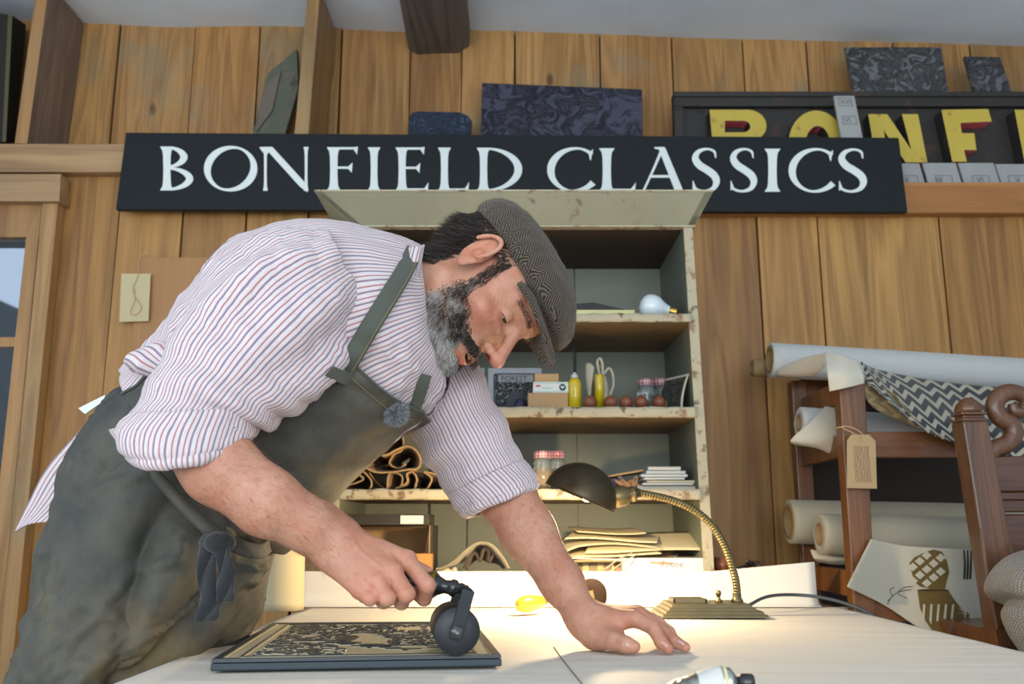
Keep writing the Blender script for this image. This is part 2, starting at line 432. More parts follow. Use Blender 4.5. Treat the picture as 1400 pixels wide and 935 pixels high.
# one wall object, two tones of board
up.mi = 0
o = len(up.f); up.mi = 1; up.v_len = len(up.v)
base = len(up.v); up.v += lo.v; up.f += [tuple(base + i for i in f) for f in lo.f]; up.m += [1] * len(lo.f); up.r += lo.r; up.uv += lo.uv; up.sm += lo.sm
up.mi = 2; up.box((-2.2, WU + .03, 1.886), (2.2, WU + .06, 2.9)); up.box((-1.40, WY + .03, 0), (2.2, WY + .06, zsR)); up.box((-1.40, WY + .03, zsR), (xsw, WY + .06, zsL)); up.box((-1.40, WY + .06, zsR - .02), (2.2, WU + .06, zsR - .001)); up.box((-2.2, WY + .03, 0), (-1.40, WY + .06, .3)); up.box((-2.2, WY + .0, 1.872), (-1.40, WU + .06, 1.886))
wb = up.build('wall_back', [m_wall2, m_wall, mat('wall_dark', (.012, .009, .006), .9)])
tag(wb, kind='structure')
mb = MB(); mb.box((-2.25, -1.6, 0), (-2.2, 2.86, 2.9)); tag(mb.build('wall_left', m_plaster), kind='structure')
mb = MB(); mb.box((2.2, -1.6, 0), (2.25, 2.86, 2.9)); tag(mb.build('wall_right', m_plaster), kind='structure')
mb = MB()     # wall behind the camera with a wide shop window
mb.box((-2.2, -1.66, 0), (2.2, -1.6, .7)); mb.box((-2.2, -1.66, 2.35), (2.2, -1.6, 2.8)); mb.box((-2.2, -1.66, .7), (-1.9, -1.6, 2.35)); mb.box((1.7, -1.66, .7), (2.2, -1.6, 2.35))
tag(mb.build('wall_front', m_plaster), kind='structure')
mb = MB()
for x in (-1.9, -.72, .46, 1.64): mb.box((x, -1.65, .7), (x + .06, -1.6, 2.35))
mb.box((-1.9, -1.65, .7), (1.7, -1.6, .76)); mb.box((-1.9, -1.65, 2.29), (1.7, -1.6, 2.35)); mb.box((-1.9, -1.65, 1.6), (1.7, -1.61, 1.64))
tag(mb.build('window_1', m_pine), kind='structure')

# ---- beam (runs from the wall toward the viewer)
mb = MB()
bl = P(561, 70, WU); br = P(640, 70, WU)
z0 = P(600, 74, WU).z
pts = []
prof = [(bl.x - .005, z0 + .30), (bl.x - .003, z0 + .02), (bl.x + .02, z0 + .004), (bl.x + .08, z0), (br.x - .03, z0 + .004), (br.x, z0 + .03), (br.x + .01, z0 + .30)]
seg = 30
vs = []
for j in range(seg + 1):
    y = WU + .03 - 4.4 * j / seg
    for k, (x, z) in enumerate(prof): vs.append((x + .010 * noise.noise(Vector((y * 2.5, k * .7, 1))), y, z + .010 * noise.noise(Vector((y * 3, k * 1.3, 5)))))
n = len(prof)
mb.add(vs, [(j * n + k, j * n + k + 1, (j + 1) * n + k + 1, (j + 1) * n + k) for j in range(seg) for k in range(n - 1)] + [tuple(range(n)), tuple(range(seg * n, seg * n + n))])
mb.m = [1 if (i % (n - 1)) in (0,) else 0 for i in range(seg * (n - 1))] + [0, 0]
o = mb.build('ceiling_beam', [m_beam, m_beam2]); tag(o, kind='structure')

# ---- door with glass at the far left, and its casing
YD = WY - .03
mb = MB(); mb.rnd = .3
mb.slab([(83, 240), (62, 240), (-6, 935), (14, 935)], YD - .015, WY - .005)
tag(mb.build('trim_1', m_pine), kind='structure')
mb = MB(); mb.rnd = .7; mb.slab([(-60, 238), (83, 238), (81, 275), (-60, 275)], YD - .035, WY - .005)
tag(mb.build('trim_2', m_pineh), kind='structure')
mb = MB(); mb.rnd = .1; mb.slab([(-300, 277), (60, 277), (54, 324), (-300, 324)], YD, WY + .02)
mb.rnd = .9; mb.slab([(36, 322), (57, 277), (-25, 1130), (-52, 1130)], YD - .002, WY + .018)
mb.rnd = .5; mb.slab([(-60, 461), (24, 461), (22, 474), (-60, 474)], YD + .005, WY + .015)
mb.slab([(-60, 700), (0, 700), (-3, 712), (-60, 712)], YD + .005, WY + .015)
dr = mb.build('door_1', m_pine); tag(dr, kind='structure')
m_glass = mat('door_glass', (.9, .95, 1), .03, var=0, trans=1)
mb = MB(); mb.slab([(-60, 320), (38, 320), (-30, 1130), (-60, 1130)], YD + .012, YD + .016)
mb.build('window_pane', m_glass, dr)
# outdoors beyond the pane
mb = MB()
hx = P(28, 370, 7).x
mb.prism([(hx - 6, 7, 0), (hx - .35, 7, 0), (hx - .35, 7, P(14, 395, 7).z), (hx - .9, 7, P(5, 358, 7).z), (hx - 6, 7, P(5, 358, 7).z + .1)], (0, 3, 0))
mb.box((hx - .9, 6.9, 1.2), (hx - .5, 7.1, 1.8))
tag(mb.build('outbuilding', mat('slate_wall', S(52, 62, 66), .9)), 'dark gabled outbuilding seen through the glass of the door', 'building')
mb = MB(); mb.box((-12, 2.8, -.3), (6, 14, -.02)); tag(mb.build('ground', mat('ground_outside', S(90, 110, 130), .9)), kind='structure')

# ---- wall shelves
mb = MB(); mb.rnd = .6
zs0 = P(80, 235, 2.56).z; zs1 = P(80, 196, 2.56).z
mb.box((-2.1, 2.56, zs0), (P(905, 200, 2.56).x, WU - .006, zs1))
tag(mb.build('wall_shelf', m_pineh, bevel=.004), 'thick pale pine shelf board running behind the left half of the black sign', 'shelf')
zr0 = P(1320, 291, 2.56).z; zr1 = P(1320, 249, 2.56).z
mb = MB(); mb.rnd = .2; mb.box((P(915, 200, 2.56).x, 2.56, zr0), (2.1, WU - .006, zr1))
tag(mb.build('wall_shelf', m_shelfr, bevel=.003), 'orange pine shelf board on the right, under the small grey number blocks', 'shelf')

# dividers standing on the left shelf
mb = MB(); mb.rnd = .4
a = P(20, 196, 2.56); b = P(37, 196, 2.56)
zt = 2.62
xt = a.x + .012
mb.hexa([(a.x, 2.56, zs1), (b.x, 2.56, zs1), (b.x + .012, 2.56, zc(b.x) - .01), (a.x + .012, 2.56, zc(a.x) - .01)],
        [(a.x, WU - .008, zs1), (b.x, WU - .008, zs1), (b.x + .012, WU - .008, zc(b.x) - .01), (a.x + .012, WU - .008, zc(a.x) - .01)])
o = mb.build('shelf_divider', [m_grey, m_pine])
for p in o.data.polygons:
    if abs(p.normal.y) > .9: p.material_index = 1
tag(o, 'grey-brown upright plank with a pale front edge, standing on the far left of the shelf', 'divider')
mb = MB(); mb.rnd = .15
a = P(402, 190, 2.545); b = P(421, 190, 2.545)
mb.hexa([(a.x, 2.545, zs1), (b.x, 2.545, zs1), (b.x + .015, 2.545, zc(b.x) - .01), (a.x + .02, 2.545, zc(a.x) - .01)],
        [(a.x, WU - .008, zs1), (b.x, WU - .008, zs1), (b.x + .015, WU - .008, zc(b.x) - .01), (a.x + .02, WU - .008, zc(a.x) - .01)])
tag(mb.build('shelf_divider', m_pine), 'honey pine upright board standing on the shelf left of the ceiling beam', 'divider')
# leaning green plank
m_green = worn('green_paint', S(84, 92, 76), S(104, 98, 84), S(60, 64, 54), .5, 12)
mb = MB()
q = [P(342, 196, 2.70), P(386, 196, 2.70), P(408, 120, 2.70), P(406, 66, 2.70), P(388, 82, 2.70), P(366, 100, 2.70)]
mb.prism([(p.x, 2.70, p.z) for p in q], (0, .03, 0))
q = [P(350, 180, 2.69), P(372, 150, 2.69), P(384, 95, 2.69), P(366, 112, 2.69), P(355, 140, 2.69)]
mb.mi = 1; mb.prism([(p.x, 2.693, p.z) for p in q], (0, .012, 0))
tag(mb.build('painted_plank', [m_green, mat('bare_plank', S(108, 100, 88), .8, bump=.4, bscale=60)], bevel=.002), 'grey-green painted plank with a flaked patch leaning against the pine divider', 'plank')
# dark box far left
m_dk = mat('dark_canvas', S(34, 32, 28), .8, var=.3, nscale=20)
mb = MB()
mb.hexa([P(-60, 194, 2.60), P(8, 194, 2.60), P(16, 20, 2.60), P(-60, 10, 2.60)], [P(-50, 194, 2.75), P(20, 196, 2.75), P(36, 34, 2.75), P(-50, 24, 2.75)])
o = mb.build('framed_canvas', [m_dk], bevel=.002); tag(o, 'dark board with a mossy edge standing on the shelf beyond the grey divider', 'board')
mb = MB(); mb.hexa([P(3, 194, 2.595), P(8, 194, 2.595), P(17, 20, 2.595), P(11, 20, 2.595)], [P(3, 194, 2.60), P(8, 194, 2.60), P(17, 20, 2.60), P(11, 20, 2.60)])
mb.build('edge_strip', mat('moss_edge', S(86, 82, 56), .8), o)

# ================================================================ LINO BLOCKS on the shelves
def relief(name, c_hi, c_lo, scale=30, rough=.45, flow=1.5, det=4):
    m, nt, b = nmat(name); h = N(nt); o = h.obj()
    n = h.noise(o, scale, det, .55, flow); f = h.ramp(n, [(.42, 0), (.50, 1), (.56, 0), (.62, .8), (.7, 0)])
    h.l(h.mix(f, c4(c_hi), c4(c_lo)), b.inputs['Base Color']); b.inputs['Roughness'].default_value = rough
    h.bump(f, b, 1.0, .006); return m
def block(name, px4, Y, th, m, label, lean=.0, border=None, cat='printing block'):
    mb = MB(); zb = min(P(x, y, Y).z for x, y in px4)
    a = []
    for x, y in px4:
        p = P(x, y, Y); yy = Y + lean * (p.z - zb); a.append(P(x, y, yy))
    b = [p + Vector((0, th, 0)) for p in a]
    mb.prism(a, (0, th, 0))
    o = mb.build(name, m, bevel=.0015); tag(o, label, cat)
    if border:
        c = sum(a, Vector()) / len(a); mb = MB()
        for i in range(4):
            p, q = a[i], a[(i + 1) % 4]
            for k0, k1 in border:
                mb.prism([c + (p - c) * k0, c + (q - c) * k0, c + (q - c) * k1, c + (p - c) * k1], (0, -.002, 0))
        mb.build('raised_border', m, o)
    return o
block('lino_block', [(657, 200), (659, 113), (878, 122), (879, 200)], 2.68, .012, relief('lino_purple', S(70, 72, 90), S(36, 37, 50), 13), 'wide dark purple carved lino block standing behind the black sign', .25)
m_blue = relief('lino_blue', S(52, 68, 92), S(92, 106, 124), 60)
mb = MB()
q = [(558, 205), (559, 162), (563, 154), (572, 152), (628, 153), (640, 158), (645, 165), (644, 176), (640, 205)]
mb.prism([P(x, y, 2.66) for x, y in q], (0, .03, 0))
tag(mb.build('lino_block', m_blue, bevel=.002), 'small blue-grey block with rounded corners standing behind the black sign', 'printing block')
block('lino_block', [(1168, 131), (1155, 65), (1286, 65), (1297, 131)], 2.645, .012, relief('lino_grey', S(104, 106, 108), S(66, 68, 70), 15, flow=3), 'grey lino block carved with flowers, leaning on the wall above the painted letter N', .1, [(1.0, .97)])
block('lino_block', [(1333, 131), (1318, 77), (1367, 78), (1385, 131)], 2.645, .012, relief('lino_grey_small', S(100, 100, 104), S(58, 58, 62), 20), 'small narrow grey lino block with a ruled border, above the painted letter F', .1, [(.98, .94), (.86, .82)])

# old BONFIELD sign with raised yellow letters
YS = 2.66
m_old = worn('old_sign_wood', S(46, 44, 42), S(74, 52, 46), S(30, 28, 26), .55, 16)
m_yel = worn('yellow_letter', S(198, 176, 72), S(150, 128, 60), S(168, 92, 66), .60, 18, .5, .6)
m_redl = worn('red_letter_side', S(214, 96, 104), S(120, 50, 40), S(60, 40, 36), .6, 18)
sg = thing('letter_sign', (P(1200, 240, YS).x, YS, zr1), 'old dark framed board with raised yellow and red capital letters, on the right shelf', 'sign')
mb = MB(); mb.box((P(935, 190, YS).x, YS, zr1), (P(1800, 190, YS).x, YS + .02, P(1200, 142, YS).z)); mb.build('board', m_old, sg)
mb = MB(); zt0 = P(1200, 145, YS - .02).z; zt1 = P(1200, 128, YS - .02).z
xL = P(923, 190, YS - .02).x
mb.box((xL, YS - .02, zt0), (P(1800, 190, YS).x, YS + .02, zt1)); mb.box((xL, YS - .028, zt1 - .012), (P(1800, 190, YS).x, YS + .02, zt1 + .004))
mb.box((xL, YS - .02, zr1), (xL + .028, YS + .02, zt0)); mb.box((xL + .028, YS - .01, zr1), (xL + .036, YS, zt0))
mb.build('frame', m_old, sg, bevel=.002)
# block letters: straight polygons with depth, yellow face, red sides; pixel outlines at the face plane
YF = YS - .052
def letter3d(outer, hole=None, side_px=None):
    mb = MB()
    bm = bmesh.new()
    def loop(pts): return [bm.verts.new(P(x, y, YF)) for x, y in pts]
    lo_ = loop(outer); es = [bm.edges.new((lo_[i], lo_[(i + 1) % len(lo_)])) for i in range(len(lo_))]
    for hpts in (hole or []):
        l2 = loop(hpts); es += [bm.edges.new((l2[i], l2[(i + 1) % len(l2)])) for i in range(len(l2))]
    bmesh.ops.triangle_fill(bm, use_beauty=True, edges=es)
    r = bmesh.ops.extrude_face_region(bm, geom=list(bm.faces))
    for v in r['geom']:
        if isinstance(v, bmesh.types.BMVert): v.co.y += .050
    bm.verts.index_update()
    mb.add([v.co.copy() for v in bm.verts], [tuple(x.index for x in f.verts) for f in bm.faces])
    bm.free()
    o = mb.build('letter', [m_yel, m_redl, m_old], sg)
    for p in o.data.polygons: p.material_index = 0 if abs(p.normal.y) > .9 else (2 if p.normal.x < -.5 else 1)
    return o
def arc(cx, cy, rx, ry, a0, a1, n=16): return [(cx + rx * cos(radians(a0 + (a1 - a0) * i / n)), cy - ry * sin(radians(a0 + (a1 - a0) * i / n))) for i in range(n + 1)]
# B
letter3d([(970, 150)] + arc(1022, 172, 26, 22, 85, -60, 10) + arc(1022, 212, 30, 24, 50, -88, 10) + [(978, 238)],
         [[(991, 165)] + arc(1016, 173, 10, 8, 80, -80, 6) + [(991, 181)], [(994, 198)] + arc(1018, 210, 12, 10, 80, -80, 6) + [(996, 222)]])
letter3d(arc(1116, 196, 38, 45, 0, 350, 30), [arc(1118, 198, 17, 26, 0, 350, 20)])
letter3d([(1187, 156), (1213, 156), (1246, 205), (1233, 156), (1255, 156), (1268, 222), (1238, 222), (1208, 178), (1216, 222), (1198, 222)])
letter3d([(1287, 150), (1351, 149), (1356, 166), (1313, 168), (1315, 182), (1332, 182), (1335, 205), (1318, 205), (1322, 221), (1302, 221)])
letter3d([(1387, 150), (1420, 150), (1430, 222), (1401, 222)])
# small number blocks
m_tile = mat('type_metal', S(158, 161, 160), .55, var=.1, bump=.2)
m_engr = mat('type_engraving', S(92, 95, 96), .7)
tiles = [(1222, 1262, 221, 'II'), (1266, 1312, 220.5, 'III'), (1315, 1364, 220.5, 'VI'), (1366, 1412, 222, 'V')]
desc = ['touching the end of the black sign', 'engraved III', 'engraved VI', 'engraved V, at the right edge']
for (x0, x1, yt, tx), ds in zip(tiles, desc):
    YT = 2.5855; mb = MB()
    a = P(x0, yt, YT); b = P(x1, yt, YT)
    q = [(a.x + .002, YT, zr1), (b.x + .001, YT, zr1), (b.x - .006, YT + .012, a.z), (a.x - .005, YT + .012, a.z)]
    mb.prism(q, (0, .010, 0)); o = mb.build('number_block', m_tile, bevel=.001)
    tag(o, 'small grey number block on the right shelf, ' + ds, 'number block', 'number blocks on the right shelf')
    cx = (a.x + b.x) / 2 - .001; w = .016
    zb = zr1 + .009
    def mp(x, y, d=0): return (cx + x, YT - .0012 + .012 * (zb + y - zr1) / (a.z - zr1) - d, zb + y)
    t = text_mesh(tx, .026, lambda x, y: mp(x - .0085 * len(tx) + .002, y))
    for (u0, v0, u1, v1) in ((-.026, -.004, .026, -.0025), (-.026, .023, .026, .0245), (-.026, -.004, -.0245, .0245), (.0245, -.004, .026, .0245)):
        t.add([mp(u0, v0), mp(u1, v0), mp(u1, v1), mp(u0, v1)], [(0, 1, 2, 3)])
    t.build('engraving', m_engr, o)
mb = MB(); YT = 2.563
q = [P(1153, 205, YT), P(1183, 205, YT), P(1168, 131, YT), P(1140, 131, YT)]
for i_, j_ in ((0, 3), (1, 2)):
    k_ = (zr1 - q[j_].z) / (q[i_].z - q[j_].z); q[i_] = q[j_].lerp(q[i_], k_)
mb.prism(q, (0, .010, 0)); o = mb.build('number_block', m_tile, bevel=.001)
tag(o, 'tall pale grey strip with two engraved numbers leaning across the letter sign', 'number block', None)
for cxp, cyp, tx in ((1156, 140, 'XVI'), (1162, 165, 'VI')):
    c = P(cxp, cyp, YT)
    t = text_mesh(tx, .022, lambda x, y: (c.x + x - .016 - .12 * y, YT - .001, c.z + y - .006))
    for (u0, v0, u1, v1) in ((-.022, -.012, .020, -.0105), (-.024, .013, .018, .0145), (-.022, -.012, -.0205, .014), (.0185, -.012, .020, .014)):
        t.add([(c.x + u - .1 * v, YT - .0012, c.z + v) for u, v in ((u0, v0), (u1, v0), (u1, v1), (u0, v1))], [(0, 1, 2, 3)])
    t.build('engraving', m_engr, o)

# ================================================================ BLACK SIGN
YB = 2.535
c00, c10, c11, c01 = P(158, 286, YB), P(1241, 290, YB), P(1229, 188, YB), P(172, 181, YB)
root = thing('shop_sign', ((c00.x + c10.x) / 2, YB, c00.z), 'long black painted sign reading BONFIELD CLASSICS in white capitals', 'sign')
mb = MB(); mb.prism([c00, c10, c11, c01], (0, .022, 0)); mb.build('board', m_sign, root, bevel=.002)
word = [('B', 218, 268), ('O', 279, 352), ('N', 354, 427), ('F', 444, 492), ('I', 502, 521), ('E', 539, 586), ('L', 597, 642), ('D', 649, 714),
        ('C', 748, 811), ('L', 817, 870), ('A', 878, 935), ('S', 945, 983), ('S', 997, 1034), ('I', 1044, 1068), ('C', 1078, 1139), ('S', 1145, 1184)]
for ch, x0, x1 in word:
    xm = (x0 + x1) / 2; mb = MB()
    yt = 200.5 + (204 - 200.5) * (xm - 218) / 950; yb_ = 260.5 + (262.5 - 260.5) * (xm - 218) / 950
    Lp = L_strips(ch); w = WID[ch]
    # lean follows the board's own ends
    def mp(x, y, d, x0=x0, x1=x1, yt=yt, yb_=yb_, w=w):
        px = x0 + (x1 - x0) * x / w; py = yb_ + (yt - yb_) * y
        p = P(px, py, YB); return (p.x, YB - .0015 + d, p.z)
    for si, s1 in enumerate(Lp): put_strips(mb, [s1], lambda x, y, d, si=si: mp(x, y, d - .00012 * si), .0016)
    mb.build('letter', m_white, root)
# ================================================================ DRESSER / open cabinet on the table
YC0, YC1 = 2.15, 2.54
cab = thing('open_cabinet', (0, 2.34, TZ), 'worn sage-green open-fronted shelf cabinet standing at the back of the table', 'cabinet')
ztc = P(700, 299, YC0).z
xR0 = P(946, 320, YC0).x; xRb = P(976, 765, YC0).x; xLb = P(446, 765, YC0).x; xL0 = P(474, 320, YC0).x
xRo = xRb; xLo = xLb; th = .022
def side(x_in_t, x_in_b, x_out_t, x_out_b):
    mb = MB(); f = [(x_in_b, YC0 + .004, TZ), (x_out_b, YC0 + .004, TZ), (x_out_t, YC0 + .004, ztc), (x_in_t, YC0 + .004, ztc)]
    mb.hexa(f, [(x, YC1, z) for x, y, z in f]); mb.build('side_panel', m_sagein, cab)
    mb = MB(); f = [(x_in_b - .001, YC0 - .002, TZ), (x_out_b + .001, YC0 - .002, TZ), (x_out_t + .001, YC0 - .002, ztc), (x_in_t - .001, YC0 - .002, ztc)]
    mb.hexa(f, [(x, YC0 + .004, z) for x, y, z in f]); mb.build('front_edge', m_cream, cab)
side(xR0 - .020, xRb - .022, xR0, xRb)
side(xL0 + .020, xLb + .022, xL0, xLb)
mb = MB()
xs = [xLb + .01, xLb + .2, P(590, 600, YC1).x, P(640, 600, YC1).x - .0, P(788, 600, YC1).x, xRb - .01]
xs = sorted(xs)
for a, b in zip(xs[:-1], xs[1:]):
    mb.box((a + .002, YC1 - .012, TZ), (b - .002, YC1 - .002, ztc - .01))
mb.box((xLb + .01, YC1 - .002, TZ), (xRb - .01, YC1, ztc - .01))
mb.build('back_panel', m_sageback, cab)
def inner_x(z):
    k = (z - TZ) / (ztc - TZ)
    return xLb + .022 + (xL0 + .02 - xLb - .022) * k, xRb - .022 + (xR0 - .02 - xRb + .022) * k
def cshelf(yt, yb, ref=870):
    z1 = P(ref, yt, YC0).z; z0 = P(ref, yb, YC0).z; a, b = inner_x((z0 + z1) / 2)
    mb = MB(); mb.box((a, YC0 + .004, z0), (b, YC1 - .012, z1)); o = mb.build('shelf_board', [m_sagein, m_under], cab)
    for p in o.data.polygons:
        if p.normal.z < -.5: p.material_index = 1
    mb = MB(); 
    mb.grid(lambda u, v: (a - .004 + (b - a + .008) * u, YC0 - .003 + .0015 * noise.noise(Vector((u * 30, v * 2, yt))), z0 + (z1 - z0) * v + .0015 * noise.noise(Vector((u * 20, v, yt)))), 80, 3, thick=-.008)
    mb.build('shelf_edge', m_cream, cab)
    return z1
zA = cshelf(430, 441); zB = cshelf(557, 571); zC = cshelf(669, 683)
mb = MB(); a, b = inner_x(ztc); mb.box((a, YC0, ztc - .02), (b, YC1, ztc)); mb.build('top_board', mat('dark_brown_board', S(70, 54, 42), .8), cab)
mb = MB(); a, b = inner_x(TZ); mb.box((a, YC0 + .004, TZ), (b, YC1 - .012, TZ + .018)); mb.build('bottom_board', m_under, cab)
# flaring cornice
YT_, YB_ = 2.07, 2.145
t0, t1 = P(430, 262, YT_), P(975, 263, YT_); b0, b1 = P(486, 309, YB_), P(950, 312, YB_)
mb = MB()
cn = [(b0.x, YB_, b0.z), (b1.x, YB_, b0.z), (t1.x, YT_, t0.z), (t0.x, YT_, t0.z)]
mb.hexa(cn, [(x, y + .02, z + .004) for x, y, z in cn])
# return pieces at both ends going back to the cabinet
mb.hexa([(b1.x - .02, YB_, b0.z), (b1.x, YB_, b0.z), (t1.x, YT_, t0.z), (t1.x - .02, YT_, t0.z)], [(b1.x - .02, 2.33, b0.z), (b1.x, 2.33, b0.z), (t1.x, 2.33, t0.z), (t1.x - .02, 2.33, t0.z)])
mb.hexa([(b0.x, YB_, b0.z), (b0.x + .02, YB_, b0.z), (t0.x + .02, YT_, t0.z), (t0.x, YT_, t0.z)], [(b0.x, 2.33, b0.z), (b0.x + .02, 2.33, b0.z), (t0.x + .02, 2.33, t0.z), (t0.x, 2.33, t0.z)])
mb.build('cornice', m_sage, cab, bevel=.0015)
mb = MB(); mb.box((t0.x, YT_ - .003, t0.z), (t1.x, YT_ + .02, t0.z + .004)); mb.box((b0.x, YB_ - .004, b0.z - .003), (b1.x, YB_ + .02, b0.z + .001))
mb.build('cornice_edge', m_cream, cab)
def sx(px, Y, z):      # world x for a pixel column at depth Y and height z
    d = ray(px, 500); Yv = Y
    zc_ = (Yv * cos(TILT) + (z - CZ) * sin(TILT)); return (px - 700) / FPX * zc_

# ---- things on the top shelf
m_paper = mat('paper', S(214, 206, 186), .8, var=.05)
YI = 2.26
z = zA + .0005
m_bulb = mat('bulb_glass', S(214, 226, 232), .15, var=0, coat=.5)
bx = sx(893, 2.185, z)
o = thing('light_bulb', (bx, 2.185, z), 'round white glass light bulb lying on the top cabinet shelf', 'light bulb')
mb = MB(); mb.lathe((bx - .033, 2.185, z + .033), (1, 0, -.22), [(0, 0), (.011, .001), (.022, .006), (.030, .015), (.033, .029), (.030, .044), (.021, .057), (.015, .066), (.013, .074)], 28, False)
mb.build('globe', m_bulb, o)
mb = MB(); pr = [(.013, .072)]
for i in range(6): pr += [(.0135, .076 + i * .003), (.0118, .0775 + i * .003)]
pr += [(.006, .096), (.003, .099)]
mb.lathe((bx - .033, 2.185, z + .033), (1, 0, -.22), pr, 20); mb.build('screw_base', mat('brass_base', S(190, 160, 80), .35, 1), o)
m_yb = mat('yellow_card', S(214, 206, 150), .7, var=.15, nscale=60)
mb = MB(); x0 = sx(700, 2.165, z); x1 = sx(868, 2.165, z)
mb.box((x0, 2.165, z), (x1, 2.36, z + .015)); o = mb.build('yellow_book', m_yb, bevel=.001)
tag(o, 'flat book with a pale yellow patterned edge lying on the top cabinet shelf', 'book')
mb = MB(); x2 = sx(868, 2.22, z)
mb.prism([(x0, 2.19, z + .0155), (x2 - .004, 2.19, z + .0155), (x2 - .02, 2.19, z + .020), (sx(812, 2.19, z), 2.19, z + .040), (x0, 2.19, z + .026)], (0, .14, 0))
tag(mb.build('black_folder', mat('folder_black', S(30, 32, 34), .6)), 'black folder sprung open into a low peak on top of the yellow book', 'folder')

# ---- middle shelf
z = zB + .0005; YM = 2.20
def zat(py, Y): return P(700, py, Y).z
def pbox(name, x0, x1, yt, Y, dep, m, label, cat, zbase=None, bevel=.001, rz=0):
    zb = z if zbase is None else zbase
    a = sx(x0, Y, zb); b = sx(x1, Y, zb); zt = zat(yt, Y)
    mb = MB(); mb.box((a, Y, zb), (b, Y + dep, zt)); o = mb.build(name, m, bevel=bevel)
    if label: tag(o, label, cat)
    return o, (a, b, zb, zt)
m_kraft = mat('kraft_card', S(188, 152, 108), .8, var=.06)
m_wbox = mat('white_card', S(226, 228, 222), .6, var=.03)
o, kb = pbox('kraft_box', 722, 777, 537, YM, .07, m_kraft, 'brown kraft box at the bottom of the little stack on the middle shelf', 'box')
o, wb_ = pbox('white_carton', 729, 777, 522, YM + .002, .06, m_wbox, 'small white carton with a round dark emblem, between two kraft boxes', 'box', kb[3] + .0005)
mb = MB(); mb.box((wb_[0] + .002, YM + .0012, wb_[3] - .004), (wb_[1] - .002, YM + .002, wb_[3] - .0025)); mb.box((wb_[0] + .002, YM + .0012, wb_[2] + .002), (wb_[1] - .002, YM + .002, wb_[2] + .0035))
mb.box((wb_[0] + .022, YM + .0012, wb_[2] + .010), (wb_[0] + .045, YM + .002, wb_[2] + .012)); mb.build('print_bands', mat('mint_print', S(150, 200, 180), .6), o)
mb = MB(); mb.box((wb_[0] + .006, YM + .0012, wb_[2] + .015), (wb_[0] + .018, YM + .002, wb_[2] + .019)); mb.build('red_mark', mat('red_print', S(200, 70, 70), .6), o)
mb = MB(); mb.lathe((wb_[1] - .014, YM + .002, (wb_[2] + wb_[3]) / 2), (0, -1, 0), [(.0085, 0), (.0085, .0008)], 20); mb.build('emblem', mat('emblem_green', S(60, 90, 80), .6), o)
mb = MB(); cx_, cz_ = wb_[1] - .014, (wb_[2] + wb_[3]) / 2
for s in (-1, 1): mb.prism([(cx_, YM + .001, cz_ - .004), (cx_ + s * .005, YM + .001, cz_ + .001), (cx_ + s * .003, YM + .001, cz_ + .004), (cx_, YM + .001, cz_)], (0, -.0005, 0))
mb.build('emblem_leaf', m_wbox, o)
pbox('kraft_box', 731, 764, 511, YM + .01, .04, m_kraft, 'small kraft box on top of the white carton', 'box', wb_[3] + .0005)
# print stand 'FOREST'
o, fb = pbox('print_card', 667, 741, 503, 2.33, .006, mat('pale_card', S(168, 176, 184), .7), 'pale mounted print with a dark rounded border at the back of the middle shelf', 'print')
mb = MB()
def rr(x0, z0, x1, z1, r, w, y, d=.001):
    n = 6; outp = []; inp = []
    for cx, cz, a0 in ((x1 - r, z1 - r, 0), (x0 + r, z1 - r, 90), (x0 + r, z0 + r, 180), (x1 - r, z0 + r, 270)):
        for i in range(n + 1):
            a = radians(a0 + 90 * i / n); outp.append((cx + r * cos(a), y, cz + r * sin(a))); inp.append((cx + (r - w) * cos(a), y, cz + (r - w) * sin(a)))
    m_ = len(outp)
    mb.add(outp + inp, [(i, (i + 1) % m_, m_ + (i + 1) % m_, m_ + i) for i in range(m_)])
fx0, fx1, fz0, fz1 = fb[0] + .014, fb[1] - .010, fb[2] + .004, fb[3] - .014
rr(fx0, fz0, fx1, fz1, .008, .003, 2.3292)
mb.build('print_border', mat('print_green_black', S(26, 40, 40), .5), o)
mb = MB(); mb.add([(fx0 + .004, 2.3293, fz0 + .004), (fx1 - .004, 2.3293, fz0 + .004), (fx1 - .004, 2.3293, fz1 - .004), (fx0 + .004, 2.3293, fz1 - .004)], [(0, 1, 2, 3)])
mb.build('print_ground', relief('print_pattern', S(140, 146, 148), S(60, 66, 68), 120), o)
mb = MB(); mb.add([(fx0 + .012, 2.3289, fz1 - .023), (fx1 - .012, 2.3289, fz1 - .023), (fx1 - .012, 2.3289, fz1 - .005), (fx0 + .012, 2.3289, fz1 - .005)], [(0, 1, 2, 3)]); mb.build('print_band', mat('band_grey', S(150, 156, 158), .6), o)
t = text_mesh('FOREST', .020, lambda x, y: (fx0 + .020 + x * .98, 2.3284, fz1 - .021 + y)); t.build('print_text', mat('print_ink', S(40, 46, 48), .6), o)
mb = MB(); mb.add([(fx0 + .035 + .05 * u, 2.3289, fz0 + .012 + .045 * v) for u, v in ((0, 0), (.9, 0), (.9, .5), (1, .6), (.8, .75), (.8, 1), (.2, 1), (.15, .7), (-.05, .6), (0, .5))], [tuple(range(10))])
mb.build('print_motif', mat('motif_grey', S(62, 68, 74), .6), o)
mb = MB(); mb.add([(fx0 + .006, 2.3285, fz0 + .008), (fx0 + .030, 2.3285, fz0 + .008), (fx0 + .030, 2.3285, fz0 + .019), (fx0 + .006, 2.3285, fz0 + .019)], [(0, 1, 2, 3)]); mb.build('price_label', m_wbox, o)
pbox('pale_board', 630, 662, 503, 2.34, .006, mat('mint_board', S(160, 178, 172), .7), 'pale mint board just showing left of the mounted print', 'board')
mb = MB(); xa = sx(712, 2.28, z)
